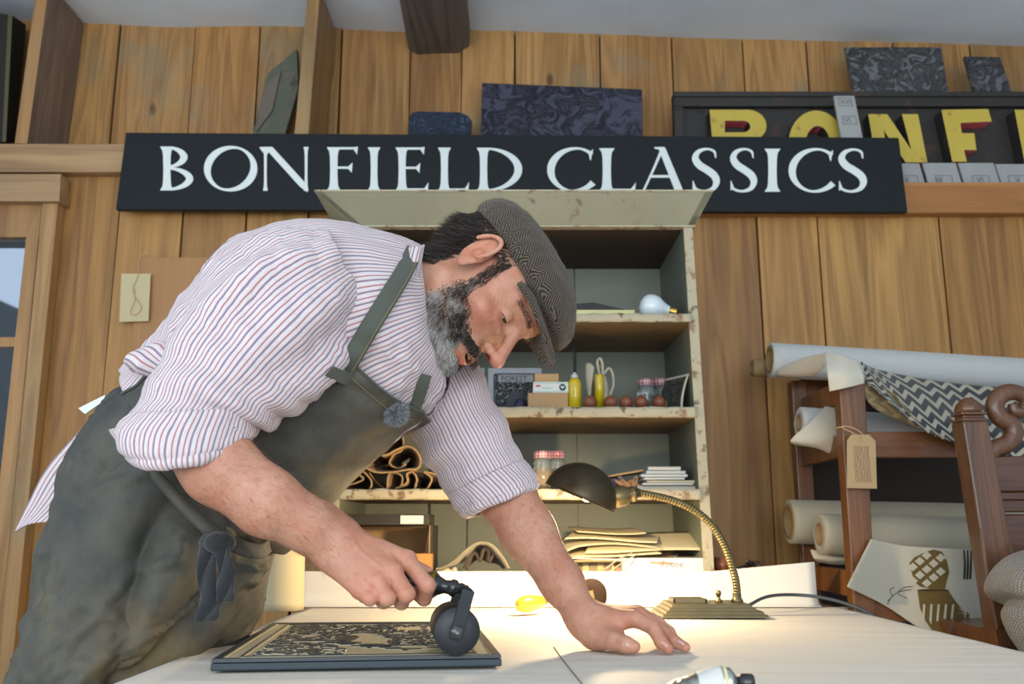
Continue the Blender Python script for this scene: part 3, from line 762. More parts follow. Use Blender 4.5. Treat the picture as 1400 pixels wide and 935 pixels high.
mb.lathe((xa, 2.27, z), (0, 0, 1), [(.014, 0), (.018, .002), (.018, .025), (.013, .031), (.013, .035)], 20); tag(mb.build('ink_pot', mat('indigo_pot', S(44, 44, 80), .4)), 'small dark indigo pot beside the kraft boxes', 'pot')
# oil bottle
bx = sx(786, 2.21, z)
o = thing('oil_bottle', (bx, 2.21, z), 'clear bottle of yellow oil with a white nozzle and thin black spout', 'bottle')
zt = zat(517, 2.21); H = zt - z
mb = MB(); mb.lathe((bx, 2.21, z), (0, 0, 1), [(.0145, 0), (.0165, .002), (.0165, H * .82), (.014, H * .93), (.009, H)], 24)
m_oil = mat('yellow_oil', S(206, 180, 20), .15, var=0, coat=.6); mb.build('bottle_body', m_oil, o)
mb = MB(); mb.lathe((bx, 2.21, z + H), (0, 0, 1), [(.009, 0), (.009, .006), (.005, .010), (.004, .014)], 16); mb.build('nozzle', mat('nozzle_white', S(200, 204, 204), .4), o)
mb = MB(); mb.cyl((bx, 2.21, z + H + .013), (bx - .002, 2.212, zat(455, 2.21)), .0022, .0016, 8); mb.build('spout', mat('spout_black', (.01, .01, .012), .4), o)
# linen bag with a yellow bottle in it
bx = sx(822, 2.27, z)
o = thing('yellow_bottle', (sx(820, 2.235, z), 2.235, z), 'slim yellow bottle poking out of the cream cloth bag', 'bottle')
mb = MB(); xx = sx(820, 2.235, z); mb.lathe((xx, 2.235, z), (0, 0, 1), [(.012, 0), (.012, .072), (.0105, .088), (.0105, .093)], 18); mb.build('bottle_body', m_oil, o)
m_linen = fabric('cream_linen', S(196, 190, 168), .15, 8)
mb = MB()
def bag(u, v):
    a = -pi * .35 + u * 2 * pi * .85; r = .028 - .012 * v + .006 * sin(a * 3 + v * 4)
    zz = z + .108 * v * (1 + .18 * sin(a * 2 + .6))
    return (bx - .012 + r * 1.2 * cos(a), 2.27 + .035 * sin(a) * (1 - .3 * v) , zz)
mb.grid(bag, 40, 20, thick=.002)
ptl = [(bx - .002, 2.25, z + .09), (bx - .010, 2.245, z + .125), (bx - .003, 2.24, z + .135), (bx + .003, 2.242, z + .12), (bx + .004, 2.245, z + .095), (bx + .018, 2.25, z + .112), (bx + .028, 2.25, z + .100), (bx + .030, 2.25, z + .07), (bx + .022, 2.25, z + .045), (bx + .018, 2.25, z + .01)]
mb.tube([Vector(q) for q in cr(ptl, 40)], .0032, 8)
tag(mb.build('cloth_bag', m_linen), 'open cream cloth bag with a looped edge standing on the middle shelf', 'bag')
# wooden balls
m_ball = wood('ball_wood', S(96, 54, 36), S(150, 92, 62), 2, .4, 2.5, .1)
wl = ['leftmost of the five on the middle cabinet shelf', 'second from the left of the five on the middle shelf', 'middle one of the five on the middle shelf', 'fourth from the left of the five on the middle shelf', 'darkest and rightmost of the five on the middle shelf']
for i, px in enumerate((807, 835, 856, 877, 901)):
    r = .0165 if i else .017; Yb = 2.185 + (.006, 0, .004, 0, .003)[i]
    mb = MB(); mb.rnd = (.3, .6, .8, .5, .1)[i]; c = (sx(px, Yb, z), Yb, z + r); mb.ball(c, r, 24)
    mb.lathe((c[0], c[1], c[2] + r * .96), (0, 0, 1), [(.003, 0), (.0015, .0015)], 10)
    tag(mb.build('wooden_ball', m_ball), 'brown wooden ball, ' + wl[i], 'ball', 'wooden balls on the middle shelf')
def gingham(name):
    m, nt, b = nmat(name); h = N(nt); o = h.obj(); sp = h.n('SeparateXYZ'); h.l(o, sp.inputs[0])
    a = h.math('GREATER_THAN', h.math('FRACT', h.math('MULTIPLY', sp.outputs[0], 130)), .5); c = h.math('GREATER_THAN', h.math('FRACT', h.math('MULTIPLY', sp.outputs[2], 130)), .5)
    d = h.math('GREATER_THAN', h.math('FRACT', h.math('MULTIPLY', sp.outputs[1], 130)), .5)
    f = h.math('MULTIPLY', h.math('ADD', h.math('ADD', a, c), d), .34)
    h.l(h.mix(f, c4(S(214, 200, 204)), c4(S(170, 24, 50))), b.inputs['Base Color']); b.inputs['Roughness'].default_value = .5; return m
m_ging = gingham('gingham_lid'); m_jar = mat('jar_glass', (.75, .82, .8), .05, var=0, trans=.85)
def jar(px, Y, zb, yt, w, fill, label, n=1):
    x = sx(px, Y, zb); H = zat(yt, Y) - zb
    o = thing('jam_jar', (x, Y, zb), label, 'jar')
    mb = MB(); mb.lathe((x, Y, zb), (0, 0, 1), [(w * .86, 0), (w, .004), (w, H * .72), (w * .9, H * .82)], 24); mb.build('jar_glass', m_jar, o)
    mb = MB(); mb.lathe((x, Y, zb + .003), (0, 0, 1), [(w * .84, 0), (w * .93, .003), (w * .93, H * .45), (w * .3, H * .55)], 20); mb.build('contents', fill, o)
    mb = MB(); mb.lathe((x, Y, zb + H * .82), (0, 0, 1), [(w * .95, 0), (w * .98, H * .14), (w * .9, H * .18)], 24); mb.build('lid', m_ging, o)
m_fill = mat('jar_fill_dark', S(48, 56, 58), .5)
jar(884, 2.30, z, 519, .022, m_fill, 'left one of two glass jars with red checked lids on the middle shelf')
jar(905, 2.33, z, 519, .022, m_fill, 'right one of two glass jars with red checked lids on the middle shelf')
mb = MB(); xx = sx(902, 2.25, z); mb.lathe((xx, 2.255, z), (0, 0, 1), [(.024, 0), (.024, .028), (.022, .028), (.022, .004)], 24, False)
tag(mb.build('small_tin', mat('tin_pale', S(130, 134, 116), .4, .3)), 'low pale tin behind the rightmost wooden ball', 'tin')
# curved card at the right
mb = MB()
xr = sx(936, 2.22, z)
def card(u, v): return (xr - .010 + .020 * v ** 1.8 - .045 * u, 2.19 + .085 * u, z + .088 * v)
mb.grid(card, 10, 16, thick=.002)
o = mb.build('curved_card', mat('card_white', S(196, 190, 170), .7)); tag(o, 'bowed postcard with a dark picture leaning on the right side of the cabinet', 'card')
mb = MB(); mb.grid(lambda u, v: (card(.06 + .88 * u, .06 + .88 * v)[0] - .0028, card(.06 + .88 * u, .06 + .88 * v)[1] - .0022, card(.06 + .88 * u, .06 + .88 * v)[2]), 8, 14)
mb.build('card_picture', relief('dark_picture', S(44, 48, 44), S(100, 104, 90), 40), o)

# ---- lower shelf
z = zC + .0005
m_orange = mat('orange_fill', S(222, 160, 30), .4)
jar(742, 2.24, z, 617, .022, m_orange, 'jar with a red checked lid and orange contents beside the sleeve')
jar(762, 2.28, z, 617, .020, m_fill, 'jar with a red checked lid just behind the orange one')
# book stack
cols = [S(188, 190, 186), S(160, 168, 172), S(206, 196, 160), S(196, 198, 196), S(150, 166, 176), S(198, 202, 204), S(122, 140, 152)]
zb = z; wds = [(872, 953, .011), (878, 948, .006), (885, 953, .007), (880, 936, .006), (876, 940, .008), (884, 938, .008), (886, 932, .011)]
nm = ['lowest book of the stack on the lower cabinet shelf', 'thin grey-blue book, second from the bottom', 'cream book jutting out, third from the bottom', 'thin pale book in the middle of the stack', 'slate blue book, third from the top', 'white book, second from the top', 'dark blue-grey book on top of the stack']
for i, (x0, x1, hh) in enumerate(wds):
    mb = MB(); a = sx(x0, 2.19, zb); b = sx(x1, 2.19, zb); yy = 2.19 + random.Random(i).uniform(-.008, .012)
    mb.box((a, yy, zb), (b, yy + .12, zb + hh - .0008)); o = mb.build('booklet', mat('book_%d' % i, cols[i], .6, var=.1), bevel=.0006)
    mb = MB(); mb.box((a + .002, yy - .0006, zb + .0015), (b - .002, yy, zb + hh - .0025)); mb.build('pages', m_paper, o)
    tag(o, nm[i], 'book', 'booklets stacked on the lower cabinet shelf'); zb += hh
mb = MB(); a = sx(818, 2.26, z); b = sx(893, 2.26, z)
mb.hexa([(a, 2.26, z + .030), (b, 2.26, z + .052), (b, 2.26, z + .058), (a, 2.26, z + .033)], [(a, 2.40, z + .030), (b, 2.40, z + .052), (b, 2.40, z + .058), (a, 2.40, z + .033)])
mb.hexa([(a + .05, 2.27, z), (a + .06, 2.27, z), (a + .06, 2.27, z + .042), (a + .05, 2.27, z + .040)], [(a + .05, 2.38, z), (a + .06, 2.38, z), (a + .06, 2.38, z + .042), (a + .05, 2.38, z + .040)])
tag(mb.build('brown_envelope', m_kraft), 'tan envelope propped at a slant above the tangle of string', 'envelope')
for nm_, col_, c0, sd in (('purple', S(72, 66, 110), (833, 2.215), 3), ('tan', S(160, 120, 84), (858, 2.20), 8)):
    rr_ = random.Random(sd); pts = []
    cx0 = sx(c0[0], c0[1], z)
    for k in range(26):
        a = k * 1.25 + rr_.random(); r = rr_.uniform(.010, .030)
        pts.append((cx0 + r * cos(a) * 1.1, c0[1] + .4 * r * sin(a), z + .0035 + max(0, .016 + .016 * sin(a * 1.3 + k)) * rr_.uniform(.3, 1)))
    mb = MB(); mb.tube([Vector(q) for q in cr(pts, 220)], .0024, 6)
    tag(mb.build('string_tangle', mat('string_' + nm_, col_, .8)), 'loose tangle of %s string on the lower cabinet shelf' % nm_, 'string')
# brown leather / waxed cloth heap : three folded, looping sheets
m_leather = fabric('waxed_leather', S(150, 116, 80), .45, 16, 500, .55, .1, S(92, 74, 60))
m_ledge = mat('leather_edge', S(170, 138, 92), .7)
def ribbon_sheet(name, path, Y0, dep, label, th=.003, m=m_leather, me=None, n=90, cat='leather sheet', wob=.01, shrink=.72):
    """sheet whose cut edge faces the viewer, following a looping pixel path"""
    A = pixpath([(x, y, Y0) for x, y in path], n)
    mb = MB(); CEN = sum(A, Vector()) / len(A)
    mb.grid(lambda u, v: A[min(n - 1, int(round(u * (n - 1))))] + (Vector((CEN.x, A[0].y, CEN.z)) - A[min(n - 1, int(round(u * (n - 1))))]) * (shrink * v) + Vector((wob * v * sin(u * 14), dep * v, wob * v * cos(u * 11))), n - 1, 10, thick=th)
    o = mb.build(name, m); tag(o, label, cat)
    mb = MB(); mb.tube([p + Vector((0, -.0005, -.0 )) for p in A], th * .62, 6); mb.build('cut_edge', me or m_ledge, o)
    return o
ribbon_sheet('leather_sheet', [(462, 672), (461, 655), (474, 640), (480, 636), (490, 648), (497, 655), (485, 661), (473, 664), (474, 671), (490, 672), (503, 671), (508, 660), (502, 650), (492, 640), (488, 630)], 2.175, .22, 'curled brown leather sheet at the left end of the lower shelf')
ribbon_sheet('leather_sheet', [(500, 641), (495, 625), (500, 612), (514, 602), (527, 601), (526, 612), (522, 622), (532, 620), (541, 615), (556, 610), (568, 615), (575, 628), (572, 640), (558, 642), (540, 645), (515, 646), (500, 640)], 2.17, .24, 'large looped brown leather sheet in the middle of the heap')
ribbon_sheet('leather_sheet', [(524, 621), (533, 606), (541, 588), (548, 591), (552, 604), (549, 616), (538, 622), (533, 634), (545, 640), (555, 634)], 2.19, .2, 'pointed fold of leather standing up out of the heap')
ribbon_sheet('leather_sheet', [(529, 673), (531, 650), (540, 646), (550, 652), (548, 665), (540, 668), (556, 660), (556, 648), (564, 645), (570, 655), (568, 668), (580, 672), (590, 655), (580, 645), (600, 650), (622, 660), (634, 672)], 2.18, .2, 'frayed edged leather offcut rolled at the bottom right of the heap')
ribbon_sheet('leather_sheet', [(560, 642), (574, 645), (590, 650), (604, 652), (620, 660), (640, 668)], 2.20, .2, 'long flat flap of leather running down behind the sleeve')
ribbon_sheet('leather_sheet', [(505, 646), (512, 656), (520, 664), (530, 671), (516, 673), (500, 673)], 2.21, .2, 'short curved leather piece under the looped sheet')

# ================================================================ TABLE
m, nt, b = nmat('paper_cloth'); h = N(nt); o_ = h.obj()
n1 = h.noise(h.mapping(o_, (1.2, 9, 1)), 1.6, 4, .5, .6); n2 = h.noise(o_, 60, 4)
h.l(h.mix(n1, c4(S(208, 202, 190)), c4(S(222, 217, 206))), b.inputs['Base Color']); b.inputs['Roughness'].default_value = .7
h.bump(h.math('ADD', h.math('MULTIPLY', n1, 3.0), h.math('MULTIPLY', n2, .15)), b, .35, .006); m_table = m
TX0, TX1, TY0, TY1 = -.445, .745, .42, 2.56
tb = thing('work_table', ((TX0 + TX1) / 2, 1.4, 0), 'long work table covered by pale paper cloth in front of the cabinet', 'table')
mb = MB(); mb.box((TX0 + .005, TY0, TZ - .04), (TX1 - .01, TY1, TZ - .004)); mb.build('tabletop', m_pine, tb)
for x in (TX0 + .04, TX1 - .12):
    for y in (TY0 + .04, TY1 - .12):
        mb = MB(); mb.box((x, y, 0), (x + .07, y + .07, TZ - .04)); mb.build('leg', m_pine, tb)
mb = MB()
def tc(u, v):
    y = TY0 + (2.09 - TY0) * v
    e = .006 * noise.noise(Vector((0, y * 7, 0)))
    x = TX0 + (TX1 + e - TX0) * u
    zz = TZ + (.0012 * noise.noise(Vector((x * 3, y * 14, 0))) if .03 < u < .97 else 0)
    if u > .985: zz -= .012
    return (x, y, min(zz, TZ + .0004) if v < .99 else TZ)
mb.grid(tc, 90, 120, thick=.002)
o = mb.build('table_cover', m_table); tag(o, 'pale creamy paper sheet spread over the table top', 'table cover')
# upright sheet of paper closing off the back
yb0 = 2.085
mb = MB()
zl_, zr_ = P(420, 781, yb0).z, P(1116, 768, yb0).z
xa, xb = P(407, 800, yb0).x, P(1116, 800, yb0).x
def ups(u, v):
    t = v * 1.0; ztop = zl_ + (zr_ - zl_) * max(0, (u - .80) / .20)
    if t < .35:
        a = t / .35 * pi / 2; yy = yb0 - .03 + .03 * sin(a); zz = TZ + .0035 + .03 * (1 - cos(a))
    else: yy = yb0; zz = TZ + .0335 + (ztop - TZ - .0335) * (t - .35) / .65
    return (xa + (xb - xa) * u, yy - .0 * v + .003 * sin(u * 9) * v, zz)
mb.grid(ups, 60, 24, thick=.0015)
tag(mb.build('backing_paper', mat('white_paper', S(222, 218, 208), .75, var=.04, nscale=6)), 'white paper sheet turned up along the back edge of the table', 'paper')
mb = MB()     # crease line of the paper, its shade drawn as a dark tube
c = [PZ(x, y, TZ + .001) for x, y in ((757, 884), (768, 900), (782, 918), (800, 940))]
mb.tube(c, .0006, 6); tag(mb.build('cover_crease', mat('crease_shade', S(90, 84, 76), .8)), 'thin dark line drawn for a crease in the table cover', 'cover_crease')
# rolled paper standing at the left corner
mb = MB()
def pr_(u, v):
    a = -pi * .9 + u * 3.6; r = .045 + .004 * u
    c = Vector((P(385, 800, 1.98).x, 1.98, 0))
    return (c.x + r * cos(a) - .008 * v, c.y + r * sin(a), TZ + .003 + (.35 - .06 * u) * v)
mb.grid(pr_, 50, 20, thick=.0012)
tag(mb.build('paper_roll', mat('cream_roll', S(206, 196, 160), .7, var=.06, nscale=5)), 'cream paper rolled into a loose upright tube at the back left table corner', 'paper roll')

# ---- bottom row, standing on the bottom board of the cabinet
z = TZ + .0185
mblk = mat('black_box', S(52, 48, 42), .5); 
zt1 = zat(718, 2.20); zt2 = zat(703, 2.20)
o = thing('open_box', (sx(520, 2.22, z), 2.22, z), 'black cardboard box with a tan interior lying open on its side', 'box')
a, b_ = sx(470, 2.20, z), sx(590, 2.20, z)
mb = MB(); mb.box((a, 2.20, z), (a + .006, 2.36, zt1)); mb.box((b_ - .006, 2.20, z), (b_, 2.36, zt1)); mb.box((a, 2.20, z), (b_, 2.36, z + .006)); mb.box((a, 2.354, z), (b_, 2.36, zt1)); mb.build('box_shell', mblk, o)
mb = MB(); mb.box((a + .006, 2.346, z + .006), (b_ - .006, 2.353, zt1 - .002)); mb.prism([(b_ - .006, 2.20, z + .006), (b_ - .006, 2.20, zt1), (b_ - .040, 2.33, z + .02)], (-.002, 0, 0)); mb.build('box_lining', m_kraft, o)
o = thing('black_lid_box', (sx(520, 2.22, z), 2.22, zt1), 'flat black box with a white label, on top of the open box', 'box')
mb = MB(); mb.box((sx(460, 2.19, z), 2.19, zt1 + .0005), (sx(584, 2.19, z), 2.36, zt2)); mb.build('box_body', mblk, o, bevel=.001)
mb = MB(); mb.box((sx(545, 2.19, z), 2.189, zt1 + .003), (sx(577, 2.19, z), 2.19, zt2 - .003)); mb.build('box_label', m_wbox, o)
pbox('orange_box', 548, 589, 757, 2.17, .05, mat('orange_card', S(196, 140, 76), .7), 'small orange-brown box in front of the open black box', 'box', z)
mb = MB()   # crumpled cream cloth
cx_ = sx(610, 2.2, z)
def crum(u, v):
    a = 2 * pi * u; p = pi * v
    d = Vector((sin(p) * cos(a), sin(p) * sin(a), cos(p))); r = 1 + .35 * noise.noise(d * 2.2) + .18 * noise.noise(d * 6)
    return (cx_ + .042 * d.x * r, 2.20 + .03 * d.y * r, z + .030 + .030 * d.z * r)
mb.grid(crum, 48, 24); tag(mb.build('crumpled_cloth', m_linen), 'crumpled cream cloth beside the dark curled felt', 'cloth')
m_felt = fabric('grey_felt', S(146, 138, 116), .2, 8); m_feltd = fabric('dark_felt', S(70, 58, 52), .3, 10)
ribbon_sheet('felt_sheet', [(596, 778), (606, 776), (622, 766), (640, 750), (655, 742), (672, 745), (686, 760), (696, 777)], 2.16, .12, 'grey felt sheet arched over dark cloth on the bottom shelf', .004, m_felt, m_felt, cat='felt')
ribbon_sheet('dark_cloth', [(634, 777), (640, 762), (650, 756), (656, 766), (660, 752), (668, 752), (668, 768), (676, 757), (684, 768), (690, 777)], 2.18, .1, 'dark brown cloth bunched under the arched felt', .004, m_feltd, m_feltd, 50, 'cloth')
# envelopes & papers
lst = [((772, 968), 768, .006, .004, 'bottom brown envelope of the pile behind the lamp', S(176, 140, 100)), ((768, 925), 764, .010, .003, 'white sheet just above the bottom envelope behind the lamp', S(216, 210, 196)),
       ((764, 905), 758, .018, .004, 'cream sheet with a curled left edge in the pile behind the lamp', S(208, 196, 160)), ((800, 958), 753, .040, .004, 'large cream envelope with its face sloping up, behind the lamp', S(202, 192, 156)),
       ((757, 905), 748, .022, .008, 'wavy grey-cream envelope over the large sloping one', S(186, 178, 150)), ((772, 898), 738, .018, .005, 'narrow folded cream paper high in the pile behind the lamp', S(206, 196, 164)), ((790, 884), 728, .012, .003, 'smallest cream slip on the very top of the pile', S(198, 186, 148))]
prev = None
for i, ((x0, x1), yy, rise, wv, lb, cl) in enumerate(lst):
    mb = MB(); Y0 = 2.16 + .007 * i; zb = zat(yy, Y0); a = sx(x0, Y0, zb); b = sx(x1, Y0, zb)
    def f(u, v, a=a, b=b, Y0=Y0, zb=zb, wv=wv, i=i, rise=rise):
        sk = .03 * v * (1 if i % 2 else -.5)
        return (a + (b - a) * u + sk, Y0 + .13 * v + .006 * sin(u * 7 + i), zb + rise * v + wv * sin(u * 4.1 + .5 + i * 1.3) - (.022 * (1 - u * 3.5) ** 2 if u < .285 and i in (2, 4) else 0))
    mb.grid(f, 50, 8, thick=.0022 if i else .004)
    tag(mb.build('paper_envelope', mat('env_%d' % i, cl, .8, var=.06)), lb, 'envelope', 'papers piled behind the lamp')
mb = MB(); Yk = 2.20
mb.hexa([(sx(788, Yk, z), Yk, z + .001), (sx(925, Yk, z), Yk, z + .001), (sx(925, Yk, z), Yk, zat(768, Yk) + .002), (sx(788, Yk, z), Yk, zat(768, Yk) + .002)], [(sx(788, Yk, z), Yk + .14, z + .001), (sx(925, Yk, z), Yk + .14, z + .001), (sx(925, Yk, z), Yk + .14, zat(742, Yk)), (sx(788, Yk, z), Yk + .14, zat(742, Yk))])
tag(mb.build('card_folder', mat('folder_brown', S(150, 126, 92), .8)), 'thick brown card folder underneath the sloping papers', 'folder')
mb = MB(); zb = z; a, b = sx(776, 2.19, z), sx(838, 2.19, z)
o = thing('block_box', ((a + b) / 2, 2.2, z), 'shallow cream tray of small wooden type blocks under the papers', 'tray')
zq = zat(766, 2.19); mb.box((a, 2.19, zb), (b, 2.30, zb + .006)); mb.box((a, 2.19, zq - .006), (b, 2.30, zq)); mb.box((a - .003, 2.19, zb), (a, 2.30, zq)); mb.box((b, 2.19, zb), (b + .003, 2.30, zq)); mb.build('tray', mat('cream_tray', S(214, 200, 150), .6), o)
for k in range(6):
    mb = MB(); w = (b - a) / 6; mb.box((a + w * k + .001, 2.195, zb + .006), (a + w * (k + 1) - .002, 2.25, zq - .006 - .002 * (k % 2))); mb.build('type_block', mat('type_%d' % k, (S(176, 160, 110), S(120, 110, 84))[k % 2], .6), o)
o, ib = pbox('phone_box', 852, 969, 763, 2.155, .16, mat('phone_box_white', S(216, 218, 216), .5, var=.02), 'flat white gadget box with small grey print, at the front of the bottom shelf', 'box', z)
t = text_mesh('iPhone', .020, lambda x, y: (sx(903, 2.155, z) + x, 2.1545, ib[3] - .020 + y)); t.build('box_print', mat('grey_print', S(84, 88, 94), .5), o)
mb = MB(); mb.tube(pixpath([(825, 780, 2.13), (838, 770, 2.12), (850, 762, 2.13), (864, 756, 2.15)], 12), .003, 8, flat=.4); mb.tube(pixpath([(832, 782, 2.125), (846, 773, 2.115), (860, 764, 2.13), (872, 757, 2.15)], 12), .003, 8, flat=.4)
tag(mb.build('cotton_tape', m_linen), 'pair of cream cotton tapes hanging over the papers by the white box', 'tape')
# bits to the right of the cabinet
mb = MB(); c = P(985, 772, 2.2); mb.cyl((c.x, 2.17, c.z), (c.x, 2.26, c.z), .016); tag(mb.build('dowel', m_ball), 'short round dowel end beside the foot of the cabinet', 'dowel')
mb = MB(); rr_ = random.Random(4); c = P(1018, 772, 2.2); pts = [(c.x + rr_.uniform(-.035, .04), 2.2 + rr_.uniform(-.02, .02), c.z + rr_.uniform(-.02, .012)) for _ in range(12)]
mb.tube([Vector(q) for q in cr(pts, 60)], .0032, 6); mb.box((c.x - .03, 2.19, TZ + .001), (c.x + .045, 2.24, c.z - .01))
tag(mb.build('wire_bundle', mat('dark_wire', S(70, 66, 62), .35, .5)), 'small dark bundle of wire and metal scraps behind the lamp stem', 'wire')
# ================================================================ DESK LAMP
m_brass = mat('aged_brass', S(112, 104, 78), .42, .75, var=.3, nscale=25)
m_brassd = mat('bronze_shade', S(72, 64, 48), .38, .7, var=.25, nscale=14)
m_brassg = mat('gooseneck_brass', S(128, 114, 78), .38, .85, var=.2, nscale=40)
LY = 1.84
zt = TZ + .0028
bl_, br_ = PZ(905, 845, zt), PZ(1047, 843, zt)
Yf = bl_.y
cx = (bl_.x + br_.x) / 2; W = (br_.x - bl_.x) / 2
lamp = thing('desk_lamp', (cx, Yf + .07, zt), 'brass gooseneck desk lamp with a domed shade, lit, standing at the back of the table', 'lamp')
mb = MB(); D = .075; cy = Yf + D
for i, (k, h0, h1) in enumerate(((1.0, 0, .006), (.93, .006, .012), (.86, .012, .018), (.80, .018, .024))):
    kk = k; x0, x1 = cx - W * k, cx + W * (k if i < 2 else k - .06); y0, y1 = cy - D * k, cy + D * k
    mb.hexa([(x0, y0, zt + h0), (x1, y0, zt + h0), (x1, y1, zt + h0), (x0, y1, zt + h0)], [(x0 + .003, y0 + .003, zt + h1), (x1 - .003, y0 + .003, zt + h1), (x1 - .003, y1 - .003, zt + h1), (x0 + .003, y1 - .003, zt + h1)])
mb.build('base', m_brass, lamp, bevel=.0012)
mb = MB(); xa, xb = cx - W * .70, cx - W * .06
for q in ((xa, cy - .03, xb, cy - .026), (xa, cy + .026, xb, cy + .03), (xa, cy - .03, xa + .004, cy + .03), (xb - .004, cy - .03, xb, cy + .03)):
    mb.box((q[0], q[1], zt + .024), (q[2], q[3], zt + .032))
mb.box((xa, cy - .03, zt + .024), (xb, cy + .03, zt + .0255)); mb.build('pen_tray', m_brass, lamp, bevel=.0008)
mb = MB(); kx = sx(981, cy, zt + .03); mb.lathe((kx, cy - .01, zt + .024), (0, 0, 1), [(.007, 0), (.007, .004), (.0035, .007), (.0035, .013), (.0055, .014), (.0055, .021), (.003, .023)], 16); mb.build('switch_knob', m_brassg, lamp)
pts = pixpath([(1008, 826, cy), (1007, 800, cy), (1001, 775, cy - .002), (990, 745, cy - .008), (973, 718, cy - .015), (950, 698, cy - .02), (925, 686, cy - .025), (900, 679, cy - .03), (874, 674, cy - .035)], 900)
L = [0]
for a, b in zip(pts[:-1], pts[1:]): L.append(L[-1] + (b - a).length)
mb = MB(); mb.tube(pts, [.0066 + .0014 * abs(sin(l / .0060 * pi)) for l in L], 14); mb.build('gooseneck', m_brassg, lamp)
mb = MB(); c = pts[0]; mb.lathe((c.x, c.y, zt + .023), (0, 0, 1), [(.012, 0), (.012, .005), (.009, .008), (.0085, .018)], 16); mb.build('stem_collar', m_brass, lamp)
# shade
hs = P(793, 680, cy - .04)
nx = Vector((.39, -.06, .92)).normalized()      # dome axis (up, leaning right)
R = .074
e1 = Vector((1, 0, -.387)).normalized(); e1 = (e1 - nx * e1.dot(nx)).normalized(); e2 = nx.cross(e1)
mb = MB()
def dome(u, v, r=R):
    a = 2 * pi * u; p = v * pi / 2 * .995
    rr_ = r * (1.0 + .0 * v)
    return hs + (e1 * cos(a) + e2 * sin(a)) * rr_ * cos(p) + nx * (r * .93) * sin(p)
mb.grid(dome, 56, 24, thick=.0015); mb.tube([hs + (e1 * cos(a) + e2 * sin(a)) * R for a in np.linspace(0, 2 * pi, 60)], .0014, 6, cap=False)
m_in = mat('shade_inside', S(220, 214, 196), .5, var=0)
shade = mb.build('lamp_shade', m_brassd, lamp)
mb = MB(); mb.grid(lambda u, v: dome(u, v, R - .003), 40, 18); mb.build('shade_lining', m_in, shade)
# socket on the side
s1 = P(872, 674, cy - .035); s0 = hs + e1 * (R * .80) + nx * (R * .33)
ax = (s1 - s0).normalized(); Ls = (s1 - s0).length
mb = MB(); mb.lathe(s0 - ax * .006, ax, [(.012, 0), (.020, .006), (.0215, .016), (.020, Ls * .62), (.013, Ls * .78), (.013, Ls * .84), (.016, Ls * .86), (.016, Ls * .98), (.010, Ls), (.009, Ls + .010)], 28)
mb.build('socket', m_brassg, lamp)
bulb_c = hs + e1 * .012 + nx * .016 + Vector((0, -.006, 0))
mb = MB(); mb.ball(bulb_c, .019, 20); bo = mb.build('bulb', mat('lit_bulb', (1, .9, .7), .3, var=0, emis=((1, .72, .38), 60)), lamp)
# cord
mb = MB(); zc0 = TZ + .004
cp = [(cx + W * .78, cy + .03, zt + .010), P(1048, 816, cy + .09), P(1085, 813, 2.04), P(1130, 818, 2.02), P(1175, 832, 1.98), P(1215, 856, 1.95)]
cp = [Vector(q) for q in cp]; cp[-1].z = max(cp[-1].z, TZ - .15)
mb.tube([Vector(q) for q in cr(cp, 60)], .0035, 8); tag(mb.build('lamp_cord', mat('grey_cord', S(62, 70, 78), .5)), 'dark grey flex running from the lamp base off the right of the table', 'cord')

# ================================================================ BIG LINO BLOCK on the table
ZB = TZ + .003; TH = .014
fl, fr = PZ(287, 918, ZB), PZ(686, 911, ZB)
zt_ = ZB + TH
bl2, br2 = PZ(372, 851, zt_), PZ(648, 849, zt_)
m_lblk = mat('lino_edge', S(42, 56, 64), .5, var=.15, nscale=12)
m, nt, b = nmat('lino_carved'); h = N(nt); at = h.attr('uvw'); sp = h.n('SeparateXYZ'); h.l(at, sp.inputs[0])
f = h.ramp(sp.outputs[2], [(.0, 0), (.45, 0), (.55, 1)])
n_ = h.noise(at, 90, 3)
h.l(h.mix(f, h.mix(n_, c4(S(170, 164, 138)), c4(S(194, 187, 160))), c4(S(30, 40, 46))), b.inputs['Base Color']); b.inputs['Roughness'].default_value = .38
bo_ = thing('lino_block', ((fl + fr + bl2 + br2) / 4 - Vector((0, 0, TH / 2)), )[0:1][0] if False else Vector(((fl.x + fr.x) / 2, (fl.y + bl2.y) / 2, ZB)), 'large framed lino block carved with foliage, lying on the table under the ink roller', 'printing block')
fl2 = Vector((fl.x + .002, fl.y + .002, ZB)); 
mb = MB(); a = [Vector((p.x, p.y, ZB)) for p in (fl, fr, br2, bl2)]; bq = [Vector((p.x, p.y, zt_ - .005)) for p in (fl, fr, br2, bl2)]
mb.hexa(a, bq); mb.build('backing_slab', m_lblk, bo_, bevel=.002)
def bl_pt(u, v):   # bilinear on top
    p = fl.lerp(fr, u).lerp(bl2.lerp(br2, u), v); return Vector((p.x, p.y, 0))
NU, NV = 260, 360
U, Vv = np.meshgrid(np.linspace(0, 1, NU + 1), np.linspace(0, 1, NV + 1))
def vnoise(x, y, seed=0):
    g = np.random.default_rng(seed).random((64, 64)); xi = np.floor(x).astype(int); yi = np.floor(y).astype(int); fx = x - xi; fy = y - yi
    fx = fx * fx * (3 - 2 * fx); fy = fy * fy * (3 - 2 * fy); G = lambda i, j: g[i % 64, j % 64]
    return (G(xi, yi) * (1 - fx) + G(xi + 1, yi) * fx) * (1 - fy) + (G(xi, yi + 1) * (1 - fx) + G(xi + 1, yi + 1) * fx) * fy
X, Y_ = U * .38, Vv * .58
w1 = vnoise(X * 40, Y_ * 40, 1) * 1.2; 
leaf = np.abs(vnoise(X * 95 + w1 * 2, Y_ * 80 + w1, 2) - .5) + .25 * vnoise(X * 200, Y_ * 200, 3)
hmap = (leaf > .31).astype(float)
